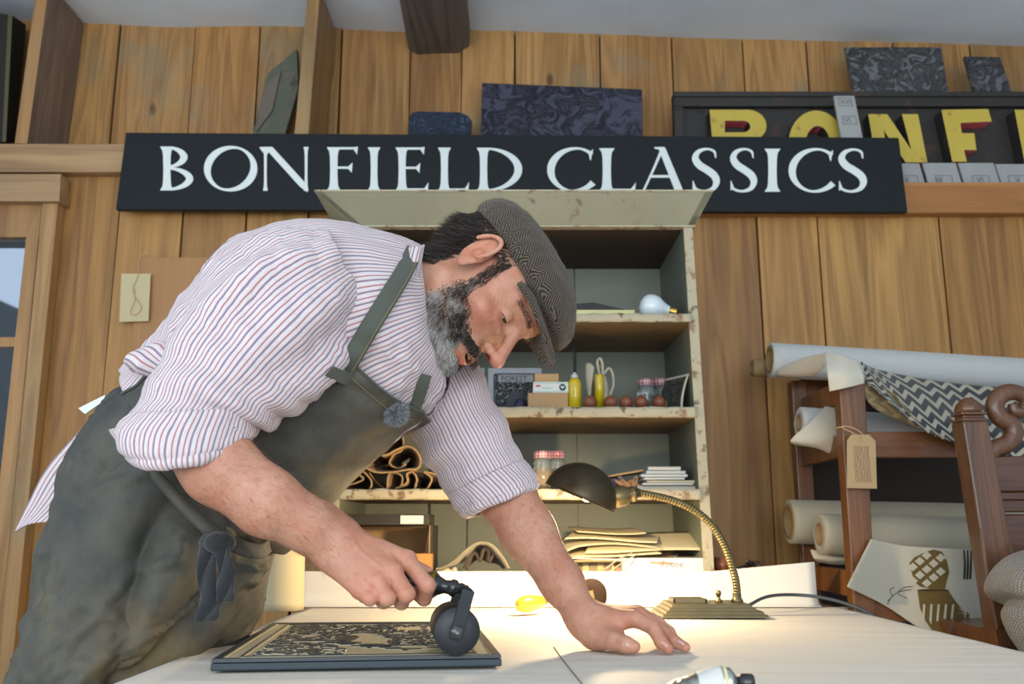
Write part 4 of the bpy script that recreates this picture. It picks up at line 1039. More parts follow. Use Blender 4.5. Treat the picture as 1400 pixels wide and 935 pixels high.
blob = vnoise(X * 11, Y_ * 9, 8); hmap = np.where(blob > .68, .15 + .85 * (vnoise(X * 60, Y_ * 14, 5) > .72), hmap)
river = np.abs(Vv - .32 - .1 * np.sin(U * 7)) < .05; hmap = np.where(river & (U > .2) & (U < .9), (vnoise(X * 30, Y_ * 150, 6) > .6) * 1.0, hmap)
e = np.minimum(np.minimum(U, 1 - U) * .38, np.minimum(Vv, 1 - Vv) * .58)
hmap = np.where(e < .046, 0, hmap); hmap = np.where(e < .036, 1, hmap); hmap = np.where(e < .031, 0, hmap); hmap = np.where(e < .013, 1.0, hmap)
mb = MB()
vs = []; uvs = []
for j in range(NV + 1):
    for i in range(NU + 1):
        p = bl_pt(U[j, i], Vv[j, i]); edge = i in (0, NU) or j in (0, NV)
        vs.append((p.x, p.y, (zt_ - .004 if edge else zt_ - .0022 + .0022 * hmap[j, i]))); uvs.append((X[j, i], Y_[j, i], hmap[j, i]))
mb.add(vs, [(j * (NU + 1) + i, j * (NU + 1) + i + 1, (j + 1) * (NU + 1) + i + 1, (j + 1) * (NU + 1) + i) for j in range(NV) for i in range(NU)], uvs, smooth=False)
mb.build('carved_surface', m, bo_)

# ================================================================ INK ROLLER in the hand
m_iron = mat('ink_iron', S(44, 50, 54), .45, .6, var=.2, nscale=30)
m_rub = mat('ink_rubber', S(34, 38, 42), .45, var=.2, nscale=20)
m_olive = mat('brass_ferrule', S(132, 112, 44), .4, .7)
m_blackw = mat('black_handle', S(34, 34, 36), .3, coat=.4)
RY = 1.165
rc = P(625, 862, RY); Rr = rc.z - (zt_ + .0005); Rr = min(Rr, .0285)
rc.z = zt_ + .0006 + Rr
rol = thing('ink_roller', (rc.x, RY + .04, zt_), 'black ink roller with turned handle held in the right hand over the lino block', 'ink roller')
axr = Vector((-.14, 1, .0)).normalized()
mb = MB(); mb.lathe(rc, axr, [(Rr * .35, 0), (Rr * .97, 0), (Rr, .0015), (Rr, .098), (Rr * .97, .1), (.004, .1)], 48); mb.build('rubber_roller', m_rub, rol)
tp = P(640, 806, RY)
for k, dx in ((-.004, 0), (.103, 1)):
    mb = MB(); c0 = rc + axr * k; t0 = Vector((tp.x, tp.y, tp.z)) + axr * k
    d = (t0 - c0).normalized(); s = axr.cross(d).normalized() * .0078
    a = [c0 - d * .010 - s, c0 - d * .010 + s, t0 + s, t0 - s]
    mb.prism(a, axr * (-.005 if k < 0 else .005)); mb.build('frame_arm', m_iron, rol, bevel=.0008)
mb = MB(); t0 = Vector((tp.x, tp.y, tp.z)); mb.tube([t0 - axr * .006 - Vector((0, 0, .004)), t0 + axr * .105 - Vector((0, 0, .004))], .0065, 12); mb.build('frame_bridge', m_iron, rol)
mb = MB(); mb.lathe(rc - axr * .013, axr, [(.0, 0), (.004, 0), (.0045, .002), (.0085, .003), (.0085, .005)], 20); mb.build('axle_nut', mat('steel_nut', S(110, 114, 114), .3, .9), rol)
mb = MB(); mb.lathe(rc + axr * .112, -axr, [(.0, 0), (.004, 0), (.0045, .002), (.0085, .003), (.0085, .005)], 20); mb.build('axle_nut', MATS['steel_nut'], rol)
h0 = t0 + axr * .045 - Vector((0, 0, .003)); h1 = P(500, 785, 1.215)
hx_ = (h1 - h0).normalized()
mb = MB(); mb.lathe(h0, hx_, [(.006, -.004), (.0065, .008), (.010, .011), (.0115, .016), (.009, .020), (.0085, .026), (.012, .034), (.0165, .039)], 28); mb.build('handle_neck', m_blackw, rol)
mb = MB(); mb.lathe(h0, hx_, [(.0165, .039), (.0175, .040), (.0175, .046), (.0150, .048)], 28); mb.build('ferrule', m_olive, rol)
mb = MB(); mb.lathe(h0, hx_, [(.0150, .048), (.0165, .065), (.0165, .10), (.0135, .135), (.009, .148), (.002, .152)], 28); mb.build('handle_grip', m_blackw, rol)
HANDLE = (h0, hx_)

# second roller lying behind the resting arm
zq = TZ + .004
Y2 = 1.90
wc = P(808, 803, Y2); Rw = wc.z - zq; Rw = max(.022, min(Rw, .032)); wc.z = zq + Rw
o = thing('ink_roller', (wc.x, Y2, zq), 'second ink roller with an orange-yellow wooden handle, lying beyond the resting arm', 'ink roller')
mb = MB(); mb.lathe(wc, (.1, 1, 0), [(Rw * .3, 0), (Rw * .96, 0), (Rw, .0015), (Rw, .06), (Rw * .96, .062)], 40); mb.build('rubber_roller', mat('brown_rubber', S(30, 20, 15), .85, spec=.15), o)
mb = MB(); mb.lathe(wc - Vector((0, .006, 0)), (.1, 1, 0), [(0, 0), (.0045, 0), (.008, .003), (.008, .006)], 16); mb.build('axle_nut', m_brassg, o)
hy = P(706, 832, 1.86); hy.z = zq + .017; ha = Vector((wc.x - .10, 1.90, zq + .022)); d = (ha - hy).normalized(); LL = (ha - hy).length
mb = MB(); mb.prism([wc + Vector((-.004, -.008, -.004)), wc + Vector((.004, -.008, -.004)), wc + Vector((.004, -.008, .012)), wc + Vector((-.10, -.008, -.002)), wc + Vector((-.10, -.008, -.010))], (0, .003, 0)); mb.tube([ha, Vector((wc.x - .09, 1.895, ha.z))], .003, 8); mb.build('frame_arm', m_brassg, o)
mb = MB(); mb.lathe(hy, d, [(.002, 0), (.010, .004), (.0155, .016), (.0165, .032), (.013, .055), (.009, .075), (.008, LL)], 24); mb.build('handle_grip', mat('amber_handle', S(226, 168, 36), .3, var=.15, nscale=30, coat=.5), o)

# ink tube at the bottom edge
zt2 = TZ + .003
t_a = PZ(905, 938, zt2 + .008); t_b = PZ(1008, 932, zt2 + .015)
Yt = t_b.y; t_a = Vector((P(896, 936, Yt).x, Yt + .01, zt2 + .004)); t_b = Vector((P(1006, 930, Yt).x, Yt, zt2 + .014))
o = thing('ink_tube', ((t_a + t_b) / 2)[:], 'silver metal ink tube with a pale label and black cap at the near table edge', 'tube')
ax = (t_b - t_a).normalized(); Lt = (t_b - t_a).length; sd = Vector((0, 1, 0)); upv = ax.cross(sd) * -1
mb = MB()
def tubef(u, v):
    a = 2 * pi * u; k = v; wd = .0165 - .001 * k; hh = .002 + .0125 * min(1, k * 1.35) ** .8
    if v > .93: s_ = 1 - (v - .93) / .07 * .5; wd *= s_; hh *= s_
    p = t_a + ax * Lt * v; zc_ = zt2 + max(hh, .003) 
    cr_ = .0012 * noise.noise(Vector((u * 9, v * 14, 1)))
    return Vector((p.x, p.y + wd * cos(a), zt2 + .0145 * min(1, k + .25) + (hh + cr_) * sin(a)))
mb.grid(tubef, 40, 50); mb.build('tube_body', mat('tube_metal', S(178, 180, 176), .28, .9, var=.15), o)
mb = MB(); mb.grid(lambda u, v: tubef(.1 + u * .85, .52 + v * .30) + Vector((0, -.0003, .0006)), 30, 10, thick=.0003); mb.build('tube_label', mat('tube_label', S(206, 208, 202), .5), o)
mb = MB(); mb.grid(lambda u, v: tubef(.1 + u * .85, .835 + v * .04) + Vector((0, -.0003, .0006)), 30, 3, thick=.0003); mb.build('label_stripe', m_yb, o)
mb = MB(); e = Vector((t_b.x, t_b.y, zt2 + .0145)); mb.lathe(e, (1, 0, 0), [(.006, -.003), (.006, .004), (.0085, .005), (.0085, .016), (.007, .018)], 20); mb.build('cap', m_blackw, o)

# ================================================================ FABRIC RACK on the right
m_rack = wood('rack_wood', S(66, 40, 18), S(142, 92, 48), 2, .4, 1.5, .12, 1.2, coat=.15); m_rackh = wood('rack_wood_cross', S(62, 37, 17), S(136, 86, 44), 0, .4, 1.5, .12, 1.0, coat=.15)
rk = thing('fabric_rack', (P(1240, 800, 2.2).x, 2.2, 0), 'dark stained wooden rack holding the rolls of cloth at the right', 'rack')
def post(pix_t, pix_b, wpx_t, wpx_b, Y, dep, zbot=0.0, name='post', m=m_rack):
    a, b_ = P(pix_t[0], pix_t[1], Y), P(pix_t[0] + wpx_t, pix_t[1], Y); c, d = P(pix_b[0] + wpx_b, pix_b[1], Y), P(pix_b[0], pix_b[1], Y)
    k = (a.z - zbot) / (a.z - c.z); c2 = b_.lerp(c, k); d2 = a.lerp(d, k)
    mb = MB(); mb.rnd = random.random(); mb.prism([a, b_, c2, d2], (0, dep, 0)); return mb.build(name, m, rk, bevel=.003)
post((1146, 508), (1168, 836), 36, 30, 2.03, .04)
post((1082, 520), (1098, 770), 22, 22, 2.42, .04)
post((1440, 500), (1425, 800), 36, 36, 2.03, .04)
def hbar(x0, x1, yt, yb, Y, dep, m=m_rackh, yt2=None, yb2=None):
    mb = MB(); mb.rnd = random.random(); a, b_, c, d = P(x0, yt, Y), P(x1, yt2 or yt, Y), P(x1, yb2 or yb, Y), P(x0, yb, Y)
    mb.prism([a, b_, c, d], (0, dep, 0)); return mb.build('crossbar', m, rk, bevel=.002)
hbar(1182, 1445, 590, 625, 2.035, .03)
hbar(1176, 1440, 808, 850, 2.035, .03)
hbar(1095, 1440, 518, 545, 2.43, .025); hbar(1095, 1440, 740, 770, 2.43, .025)
# side rails running back from the front post
for (y0, y1, yb0_, yb1_) in ((515, 545, 524, 548), (590, 622, 596, 620), (780, 815, 740, 770)):
    mb = MB(); a = P(1160, y0, 2.06); b_ = P(1160, y1, 2.06); c = P(1092, yb0_, 2.43); d = P(1092, yb1_, 2.43)
    q = [a, Vector((c.x, c.y, a.z)), Vector((c.x, c.y, b_.z)), b_]; mb.prism(q, (.022, 0, 0)); mb.build('side_rail', m_rack, rk)
hbar(1112, 1460, 540, 900, 2.50, .01, mat('rack_shade_panel', S(44, 31, 22), .7), 540, 900)  # dark panel added for the shaded space behind the tiers, no real bar

m_lin1 = fabric('roll_linen_grey', S(186, 190, 188), .10, 5); m_lin2 = fabric('roll_linen_cream', S(176, 170, 150), .10, 5)
m_card = mat('cardboard_core', S(150, 126, 88), .8)
def roll(p0, p1, Y, rpx, m, label, core=.45, seg=44, Y2=None, sag=0):
    a, b_ = P(p0[0], p0[1], Y), P(p1[0], p1[1], Y2 or Y)
    r = rpx * Y / FPX; ax = (b_ - a).normalized()
    o = thing('fabric_roll', a + Vector((.1, 0, -r)), label, 'fabric roll', 'rolls of cloth on the rack')
    mb = MB(); prof = [(r * core, .0), (r * (core + .1), -.001), (r * .93, -.0015), (r, .002)]
    mb2 = []
    n = 40; L_ = (b_ - a).length
    nn = ax.orthogonal().normalized(); bi = ax.cross(nn); vs = []
    st = [(r * core, .003), (r * (core + .12), 0), (r * .92, .0005), (r, .003)] + [(r, .003 + (L_ - .006) * k / n) for k in range(1, n + 1)] + [(r * .4, L_)]
    for j, (rr_, t) in enumerate(st):
        for k in range(seg):
            an = 2 * pi * k / seg; w = 1 + (.02 * noise.noise(Vector((t * 5, cos(an) * 1.4, sin(an) * 1.4 + p0[1]))) if j > 2 else .01 * sin(an * 3))
            vs.append(a + ax * (t + (.003 * noise.noise(Vector((an, 2, 1))) if j < 4 else 0)) + (nn * cos(an) + bi * sin(an)) * rr_ * w)
    mb.add(vs, [(j * seg + k, j * seg + (k + 1) % seg, (j + 1) * seg + (k + 1) % seg, (j + 1) * seg + k) for j in range(len(st) - 1) for k in range(seg)], smooth=True)
    mb.build('cloth', m, o)
    mb = MB(); c0 = a - ax * .001
    rc_ = r * core
    mb.lathe(c0, ax, [(rc_ * .8, .15), (rc_ * .8, 0), (rc_ * 1.02, 0), (rc_ * 1.02, .15)], 30, False); mb.build('core_tube', m_card, o)
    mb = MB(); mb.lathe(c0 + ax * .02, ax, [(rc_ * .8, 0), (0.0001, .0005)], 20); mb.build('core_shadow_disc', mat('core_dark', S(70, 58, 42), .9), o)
    return a, ax, r
roll((1052, 492), (1490, 519), 2.34, 24, m_lin1, 'long pale grey linen roll lying along the top of the rack', .8)
roll((1028, 503), (1300, 515), 2.43, 12, m_card, 'bare cardboard tube behind the top grey roll', .72)
roll((1092, 578), (1330, 596), 2.24, 22, m_lin1, 'second linen roll, under the top one, with its layer slipping off', .55)
roll((1078, 713), (1420, 720), 2.36, 29, m_lin2, 'wide hollow cream roll at the back of the lower tier', .78)
roll((1120, 730), (1430, 738), 2.20, 27, m_lin2, 'cream roll around a cardboard core at the front of the lower tier', .55)
m_lt = fabric('linen_light', S(204, 198, 180), .08, 5)
def pxgrid(rows, Yf_, nu=40, nv=40, th=.002):
    """rows: list of pixel polylines (same length); Catmull-Rom both ways"""
    A = np.array(rows, float); R_ = np.array([cr(r, nu + 1) for r in A]); C = np.stack([cr(R_[:, i], nv + 1) for i in range(nu + 1)], 1)
    def f(u, v):
        j = min(nv, int(round(v * nv))); i = min(nu, int(round(u * nu))); px, py = C[j, i][:2]
        Y = C[j, i][2] if C.shape[2] > 2 else Yf_(u, v)
        return P(px, py, Y)
    return f
# slipping layer on roll 2
mb = MB(); f = pxgrid([[(1128, 556, 2.20), (1152, 560, 2.19), (1165, 575, 2.20)], [(1110, 575, 2.17), (1140, 590, 2.165), (1170, 600, 2.18)], [(1082, 600, 2.17), (1115, 606, 2.17), (1150, 608, 2.18)], [(1086, 607, 2.20), (1120, 613, 2.20), (1150, 628, 2.19)]], None)
mb.grid(f, 30, 30, thick=.002); tag(mb.build('fabric_layer', m_lt), 'loose end of pale linen slipping off the second roll', 'cloth')
mb = MB(); f = pxgrid([[(1108, 752, 2.25), (1135, 754, 2.24), (1165, 754, 2.24)], [(1112, 762, 2.24), (1140, 765, 2.23), (1168, 762, 2.23)], [(1120, 768, 2.26), (1145, 771, 2.26), (1168, 768, 2.25)]], None)
mb.grid(f, 20, 12, thick=.002); tag(mb.build('fabric_layer', m_lt), 'folded grey linen showing below the lower rolls', 'cloth')
# cream corner folded over the post, chevron cloth
mb = MB(); f = pxgrid([[(1128, 482, 2.06), (1150, 486, 2.03), (1172, 494, 2.04)], [(1131, 508, 1.995), (1155, 508, 1.985), (1180, 512, 2.0)], [(1134, 535, 2.00), (1158, 530, 1.985), (1181, 524, 2.0)]], None)
mb.grid(f, 24, 24, thick=.002); tag(mb.build('fabric_corner', m_lt), 'cream cloth corner with a frayed edge folded over the rack post', 'cloth')
mb = MB(); f = pxgrid([[(1130, 482, 2.07), (1095, 490, 2.20), (1062, 506, 2.31)], [(1130, 492, 2.07), (1100, 508, 2.2), (1062, 512, 2.31)], [(1128, 500, 2.07), (1110, 514, 2.2), (1070, 516, 2.31)]], None)
mb.grid(f, 24, 10, thick=.002); tag(mb.build('fabric_corner', m_lt), 'cream edge of cloth running back from the post to the top roll', 'cloth')
m_chev = chevron('chevron_cloth', S(40, 42, 48), S(172, 166, 146), .021, .0290, .58)
m_chev2 = chevron('chevron_back', S(132, 116, 86), S(166, 146, 106), .021, .0290, .58)
mb = MB(); rows = [[(1176, 495, 2.04), (1200, 506, 2.15), (1270, 520, 2.26), (1340, 528, 2.26), (1440, 534, 2.26)], [(1184, 512, 2.03), (1222, 530, 2.10), (1285, 545, 2.17), (1350, 556, 2.18), (1440, 565, 2.18)], [(1186, 524, 2.02), (1240, 560, 2.03), (1300, 580, 2.03), (1360, 592, 2.02), (1440, 600, 2.02)], [(1188, 526, 2.02), (1262, 588, 1.99), (1316, 608, 1.99), (1370, 622, 1.98), (1440, 640, 1.98)]]
f = pxgrid(rows, None, 60, 40)
mb.grid(f, 60, 40, thick=.002, uvf=lambda u, v: (u * .46, v * .17, 0)); tag(mb.build('chevron_cloth', m_chev), 'black and cream chevron cloth draped from the top roll over the rack bar', 'cloth')
mb = MB(); rows = [[(1178, 522, 2.03), (1205, 528, 2.05), (1225, 540, 2.02)], [(1184, 545, 2.05), (1215, 550, 2.05), (1245, 565, 2.01)], [(1200, 560, 2.06), (1235, 575, 2.05), (1266, 586, 1.995)], [(1250, 583, 2.06), (1275, 590, 2.04), (1300, 602, 1.985)]]
f = pxgrid(rows, None, 30, 30)
mb.grid(f, 30, 30, thick=.002, uvf=lambda u, v: (v * .16, u * .09, 0)); tag(mb.build('chevron_cloth_reverse', m_chev2), 'tan reverse side of the chevron cloth folded back', 'cloth')
# luggage tags
def swing_tag(quad, Y, label, string, txt=None, col=S(176, 150, 110), yoff=0):
    ps = [P(x, y, Y) for x, y in quad]; mb = MB(); mb.prism(ps, (0, .0015, 0)); o = mb.build('hang_tag', mat('tag_%d' % quad[0][0], col, .8, var=.05)); tag(o, label, 'tag')
    mb = MB(); mb.tube(pixpath(string, 40), .0011, 6); mb.build('string', mat('tag_string', S(200, 160, 120), .8), o)
    if txt:
        mb = txt(ps, Y); mb.build('handwriting', mat('tag_ink', S(120, 74, 56), .7), o)
    return o
def scribble(ps, Y):
    rr_ = random.Random(5); mb = MB(); x0, x1 = ps[0].x + .014, ps[2].x - .004; zt, zb = ps[1].z - .026, ps[4].z + .012
    for k in range(8):
        x = x0 + (x1 - x0) * k / 7; z_ = zt
        pts = []
        while z_ > zb: pts.append((x + rr_.uniform(-.0018, .0018), Y - .0006, z_)); z_ -= .0028
        mb.tube([Vector(q) for q in pts], .00045, 4)
    return mb
swing_tag([(1158, 602), (1164, 594), (1188, 594), (1197, 603), (1199, 668), (1158, 667)], 2.005, 'brown card luggage tag with handwriting hanging on the rack post', [(1143, 585, 2.01), (1160, 583, 2.0), (1178, 592, 2.0), (1178, 603, 2.0), (1174, 596, 2.003), (1150, 584, 2.01)], scribble)
swing_tag([(166, 374), (206, 374), (203, 439), (163, 440)], WY - .030, 'cream card tag on an orange string hanging on the left wall', [(200, 345, WY - .03), (190, 353, WY - .03), (188, 378, WY - .034), (182, 392, WY - .034), (184, 405, WY - .034), (193, 420, WY - .034), (186, 430, WY - .034), (178, 427, WY - .034), (184, 410, WY - .034), (183, 395, WY - .034)], None, S(196, 184, 144))
mb = MB(); mb.rnd = .4; mb.slab([(190, 352), (420, 352), (420, 520), (181, 520), (183, 440)], WY - .018, WY - .010); tag(mb.build('plywood_sheet', wood('plywood', S(150, 110, 64), S(184, 142, 90), 2, .5, .7, .05, .4)), 'thin orange plywood sheet fixed to the wall behind the back of the man', 'board')

# linen cloth with a printed bird
def CY(px, py): return 2.012 + .02 * sin((px - 1160) * .035) - .03 * max(0, (1230 - px) / 70)
def CL(px, py, off=0): return P(px, py, CY(px, py) - off)
m_cl = fabric('bird_linen', S(176, 172, 156), .08, 6)
mb = MB()
rows = [[(1190, 737), (1230, 745), (1262, 748), (1300, 750), (1334, 752)], [(1176, 765), (1220, 775), (1262, 785), (1310, 792), (1344, 795)], [(1160, 797), (1205, 815), (1260, 840), (1310, 850), (1352, 850)], [(1158, 802), (1210, 828), (1264, 862), (1318, 880), (1362, 888)]]
A = np.array(rows, float); R_ = np.array([cr(r, 41) for r in A]); C_ = np.stack([cr(R_[:, i], 41) for i in range(41)], 1)
mb.grid(lambda u, v: CL(*C_[int(round(v * 40)), int(round(u * 40))]), 40, 40, thick=.002)
bc = mb.build('printed_cloth', m_cl); tag(bc, 'pale linen cloth printed with an olive-brown bird in a checked waistcoat', 'cloth')
m_print = mat('olive_print', S(92, 74, 28), .85, var=.25, nscale=80); m_printd = mat('dark_print', S(44, 38, 24), .85)
def decal(polys, name, m, off=.003):
    mb = MB()
    for q in polys:      # subdivide as fan around centroid so it follows the cloth
        n = len(q); dense = []
        for i in range(n):
            x0, y0 = q[i]; x1, y1 = q[(i + 1) % n]; k = max(1, int(max(abs(x1 - x0), abs(y1 - y0)) / 6))
            dense += [(x0 + (x1 - x0) * t / k, y0 + (y1 - y0) * t / k) for t in range(k)]
        cxx = sum(p[0] for p in dense) / len(dense); cyy = sum(p[1] for p in dense) / len(dense)
        K = 6; n = len(dense)
        vs = [CL(cxx, cyy, off)] + [CL(cxx + (x - cxx) * k / K, cyy + (y - cyy) * k / K, off) for k in range(1, K + 1) for x, y in dense]
        mb.add(vs, [(0, i + 1, (i + 1) % n + 1) for i in range(n)] + [(1 + (k - 1) * n + i, 1 + k * n + i, 1 + k * n + (i + 1) % n, 1 + (k - 1) * n + (i + 1) % n) for k in range(1, K) for i in range(n)])
    return mb.build(name, m, bc)
body = [(1243, 770), (1250, 762), (1262, 756), (1276, 751), (1288, 754), (1295, 768), (1298, 782), (1294, 796), (1292, 806), (1275, 805), (1258, 802), (1250, 795)]
decal([body], 'printed_waistcoat', m_print, .0025)
sq = []
for i in range(6):
    for j in range(6):
        if (i + j) % 2: continue
        x = 1248 + (i - j * .1) * 9.5 + j * 1; y = 756 + j * 9.5 + i * 1.6
        if y > 800 or x > 1290: continue
        sq.append([(x, y - 6), (x + 7, y), (x, y + 6), (x - 7, y)])
decal(sq, 'printed_checks', m_cl, .0035)
decal([[(1254, 806), (1275, 804), (1296, 806), (1305, 820), (1318, 836), (1330, 842), (1322, 850), (1310, 862), (1292, 872), (1276, 864), (1266, 850), (1258, 832)], [(1322, 836), (1345, 852), (1362, 872), (1360, 878), (1335, 858), (1320, 848)]], 'printed_skirt', m_print, .0025)
decal([[(1262 + k * 10, 826), (1265 + k * 10, 826), (1264 + k * 9.5, 850 + k % 2 * 4), (1261 + k * 9.5, 848)] for k in range(5)], 'printed_feathers', m_cl, .0035)
decal([[(1256, 806), (1297, 806), (1297, 808), (1256, 808)]] , 'printed_belt', m_printd, .003)
for k in range(3): decal([[(1317 + k * 5, 752), (1319 + k * 5, 752), (1321 + k * 4, 772), (1320 + k * 4, 792), (1317 + k * 4, 792), (1318 + k * 4, 770)]], 'printed_leg', m_printd, .003)
mb = MB()
for ln in ([(1213, 826), (1220, 815), (1232, 808), (1246, 806)], [(1220, 815), (1217, 806), (1223, 803)], [(1226, 811), (1236, 803), (1248, 802)], [(1213, 821), (1218, 818)], [(1228, 812), (1240, 818)]):
    mb.tube([CL(x, y, .003) for x, y in cr(ln, 12)], .0012, 6, flat=.4)
mb.build('printed_branch', m_printd, bc)

# ---- carved chair at the right edge
m_oak = wood('carved_oak', S(54, 34, 20), S(116, 76, 46), 2, .4, 2.0, .1, 1.8, coat=.3)
YH = 1.78
ch = thing('carved_chair', (P(1420, 800, YH).x, YH, 0), 'carved dark oak chair back with finial and scroll at the right edge', 'chair')
a, b_ = P(1316, 575, YH), P(1351, 575, YH); c, d = P(1408, 868, YH), P(1363, 868, YH)
k = a.z / (a.z - c.z); c2, d2 = b_.lerp(c, k * .0 + 1.0), a.lerp(d, 1.0)
mb = MB(); mb.rnd = .5; mb.prism([a, b_, c2, d2], (0, .05, 0))
lo_ = [Vector((d2.x, YH, d2.z)), Vector((c2.x, YH, c2.z)), Vector((c2.x + .01, YH, 0)), Vector((d2.x + .01, YH, 0))]
mb.prism(lo_, (0, .05, 0)); mb.build('back_post', m_oak, ch, bevel=.004)
mb = MB(); fc = (a + b_) / 2; w = (b_ - a).length / 2
mb.box((fc.x - w * .92, YH + .002, fc.z + .000), (fc.x + w * .92, YH + .048, fc.z + .006)); mb.box((fc.x - w * .8, YH + .006, fc.z + .006), (fc.x + w * .8, YH + .044, fc.z + .012)); mb.box((fc.x - w, YH, fc.z + .012), (fc.x + w, YH + .05, fc.z + .018))
mb.lathe((fc.x, YH + .025, fc.z + .018), (0, 0, 1), [(w * 1.0, 0), (w * 1.08, .006), (w * .95, .016), (w * .55, .026), (w * .15, .031)], 8); mb.build('finial', m_oak, ch, bevel=.002)
mb = MB()
sc_ = pixpath([(1356, 625, YH), (1368, 612, YH), (1384, 606, YH), (1394, 592, YH), (1390, 578, YH), (1376, 570, YH), (1368, 556, YH), (1372, 542, YH), (1386, 534, YH), (1402, 536, YH), (1412, 546, YH), (1408, 560, YH), (1396, 560, YH), (1393, 550, YH)], 80)
mb.tube([p + Vector((0, .022, 0)) for p in sc_], [.014 + .004 * sin(i / 79 * 3) - .006 * (i / 79) for i in range(80)], 12, flat=1.2); mb.build('scroll', m_oak, ch)
mb = MB(); mb.rnd = .3; mb.slab([(1352, 625), (1460, 620), (1460, 672), (1358, 672)], YH + .01, YH + .035); mb.slab([(1358, 684), (1460, 684), (1460, 700), (1361, 700)], YH + .01, YH + .035); mb.slab([(1362, 703), (1460, 703), (1475, 800), (1380, 800)], YH + .02, YH + .03); mb.slab([(1356, 672), (1460, 672), (1460, 684), (1360, 684)], YH + .016, YH + .032)
mb.build('back_panel', wood('carved_oak_h', S(50, 28, 16), S(104, 62, 38), 0, .4, 2, .1, 1.8, coat=.3), ch, bevel=.003)
mb = MB(); mb.slab([(1362, 862), (1470, 862), (1480, 884), (1366, 884)], YH - .02, YH + .30); mb.build('seat', m_oak, ch)
# knitted blanket over the chair
m, nt, b = nmat('grey_knit'); h = N(nt); at = h.attr('uvw')
sp = h.n('SeparateXYZ'); h.l(at, sp.inputs[0])
u_, v_ = sp.outputs[0], sp.outputs[1]
zz = h.math('PINGPONG', u_, .004); f = h.math('SINE', h.math('MULTIPLY', h.math('ADD', v_, zz), 1100)); f2 = h.math('SINE', h.math('MULTIPLY', u_, 800))
k = h.math('ADD', f, f2)
h.l(h.mix(h.math('MULTIPLY_ADD', k, .25, .5), c4(S(108, 102, 92)), c4(S(178, 172, 160))), b.inputs['Base Color']); b.inputs['Roughness'].default_value = .95; b.inputs['Sheen Weight'].default_value = .3
h.bump(k, b, .8, .003)
mb = MB()
kn = [[(1470, 700, 1.70), (1500, 740, 1.66), (1500, 770, 1.66)], [(1420, 735, 1.66), (1400, 752, 1.62), (1380, 775, 1.63)], [(1384, 768, 1.64), (1358, 790, 1.60), (1350, 806, 1.60)], [(1370, 810, 1.62), (1365, 800, 1.585), (1380, 812, 1.59)]]
def knit(u, v):
    a = 2 * pi * u
    c = P(1466, 822, 1.66); rx = .135 * (1 - .0 * v); 
    prof = cr([(.03, .085), (.095, .068), (.132, .038), (.140, .012), (.112, -.006), (.122, -.030), (.108, -.062), (.085, -.10), (.08, -.15)], 41)
    r, zz_ = prof[int(round(v * 40))]
    r *= 1 + .08 * sin(a * 3 + v * 5) + .05 * noise.noise(Vector((cos(a) * 2, sin(a) * 2, v * 3)))
    return (c.x + r * cos(a), c.y + r * .8 * sin(a), c.z + zz_ + .012 * sin(a * 2 + 1))
mb.grid(knit, 90, 40, thick=.004, uvf=lambda u, v: (u * .8, v * .3, 0)); tag(mb.build('knitted_blanket', m), 'bundled grey knitted blanket on the carved chair at the right edge', 'blanket')
# ================================================================ PERSON
def sn_mesh(f, lo, hi, h):
    """surface nets on an SDF f(X,Y,Z)->array; returns verts, quads"""
    ax = [np.arange(lo[i], hi[i] + h, h) for i in range(3)]
    G = [g.astype(np.float32) for g in np.meshgrid(*ax, indexing='ij')]; D = f(*G).astype(np.float32)
    s = D < 0
    nx_, ny_, nz_ = D.shape
    c = [D[i:nx_ - 1 + i, j:ny_ - 1 + j, k:nz_ - 1 + k] for i in (0, 1) for j in (0, 1) for k in (0, 1)]
    sc = [x < 0 for x in c]; cnt = sum(x.astype(np.int8) for x in sc)
    act = (cnt > 0) & (cnt < 8); ii = np.argwhere(act); idx = -np.ones(act.shape, np.int64); idx[act] = np.arange(len(ii))
    cv = np.stack([x[act] for x in c], 1)
    off = np.array([(i, j, k) for i in (0, 1) for j in (0, 1) for k in (0, 1)], float)
    acc = np.zeros((len(ii), 3)); n = np.zeros(len(ii))
    for a in range(8):
        for b in range(a + 1, 8):
            if np.abs(off[a] - off[b]).sum() != 1: continue
            m = (cv[:, a] < 0) != (cv[:, b] < 0); t = cv[m, a] / (cv[m, a] - cv[m, b])
            acc[m] += off[a] + (off[b] - off[a]) * t[:, None]; n[m] += 1
    V = (ii + acc / n[:, None]) * h + np.array([a[0] for a in ax])
    Q = []
    for d in range(3):
        sl0 = [slice(1, -1)] * 3; sl0[d] = slice(0, -1); sl1 = list(sl0); sl1[d] = slice(1, None)
        A = s[tuple(sl0)]; B = s[tuple(sl1)]
        e = np.argwhere(A != B)
        base = e.copy()
        for q in range(3):
            if q != d: base[:, q] += 1
        u, v = (d + 1) % 3, (d + 2) % 3
        du = np.zeros(3, int); du[u] = 1; dv = np.zeros(3, int); dv[v] = 1
        g = lambda x: idx[x[:, 0], x[:, 1], x[:, 2]]
        q = np.stack([g(base - du - dv), g(base - dv), g(base), g(base - du)], 1)
        fl = A[tuple(e.T)]
        q[~fl] = q[~fl][:, ::-1]; Q.append(q)
    Q = np.concatenate(Q); Q = Q[(Q >= 0).all(1)]
    return V, Q
def smin(a, b, k): h = np.clip(.5 + .5 * (b - a) / k, 0, 1); return b + (a - b) * h - k * h * (1 - h)
def smax(a, b, k): return -smin(-a, -b, k)
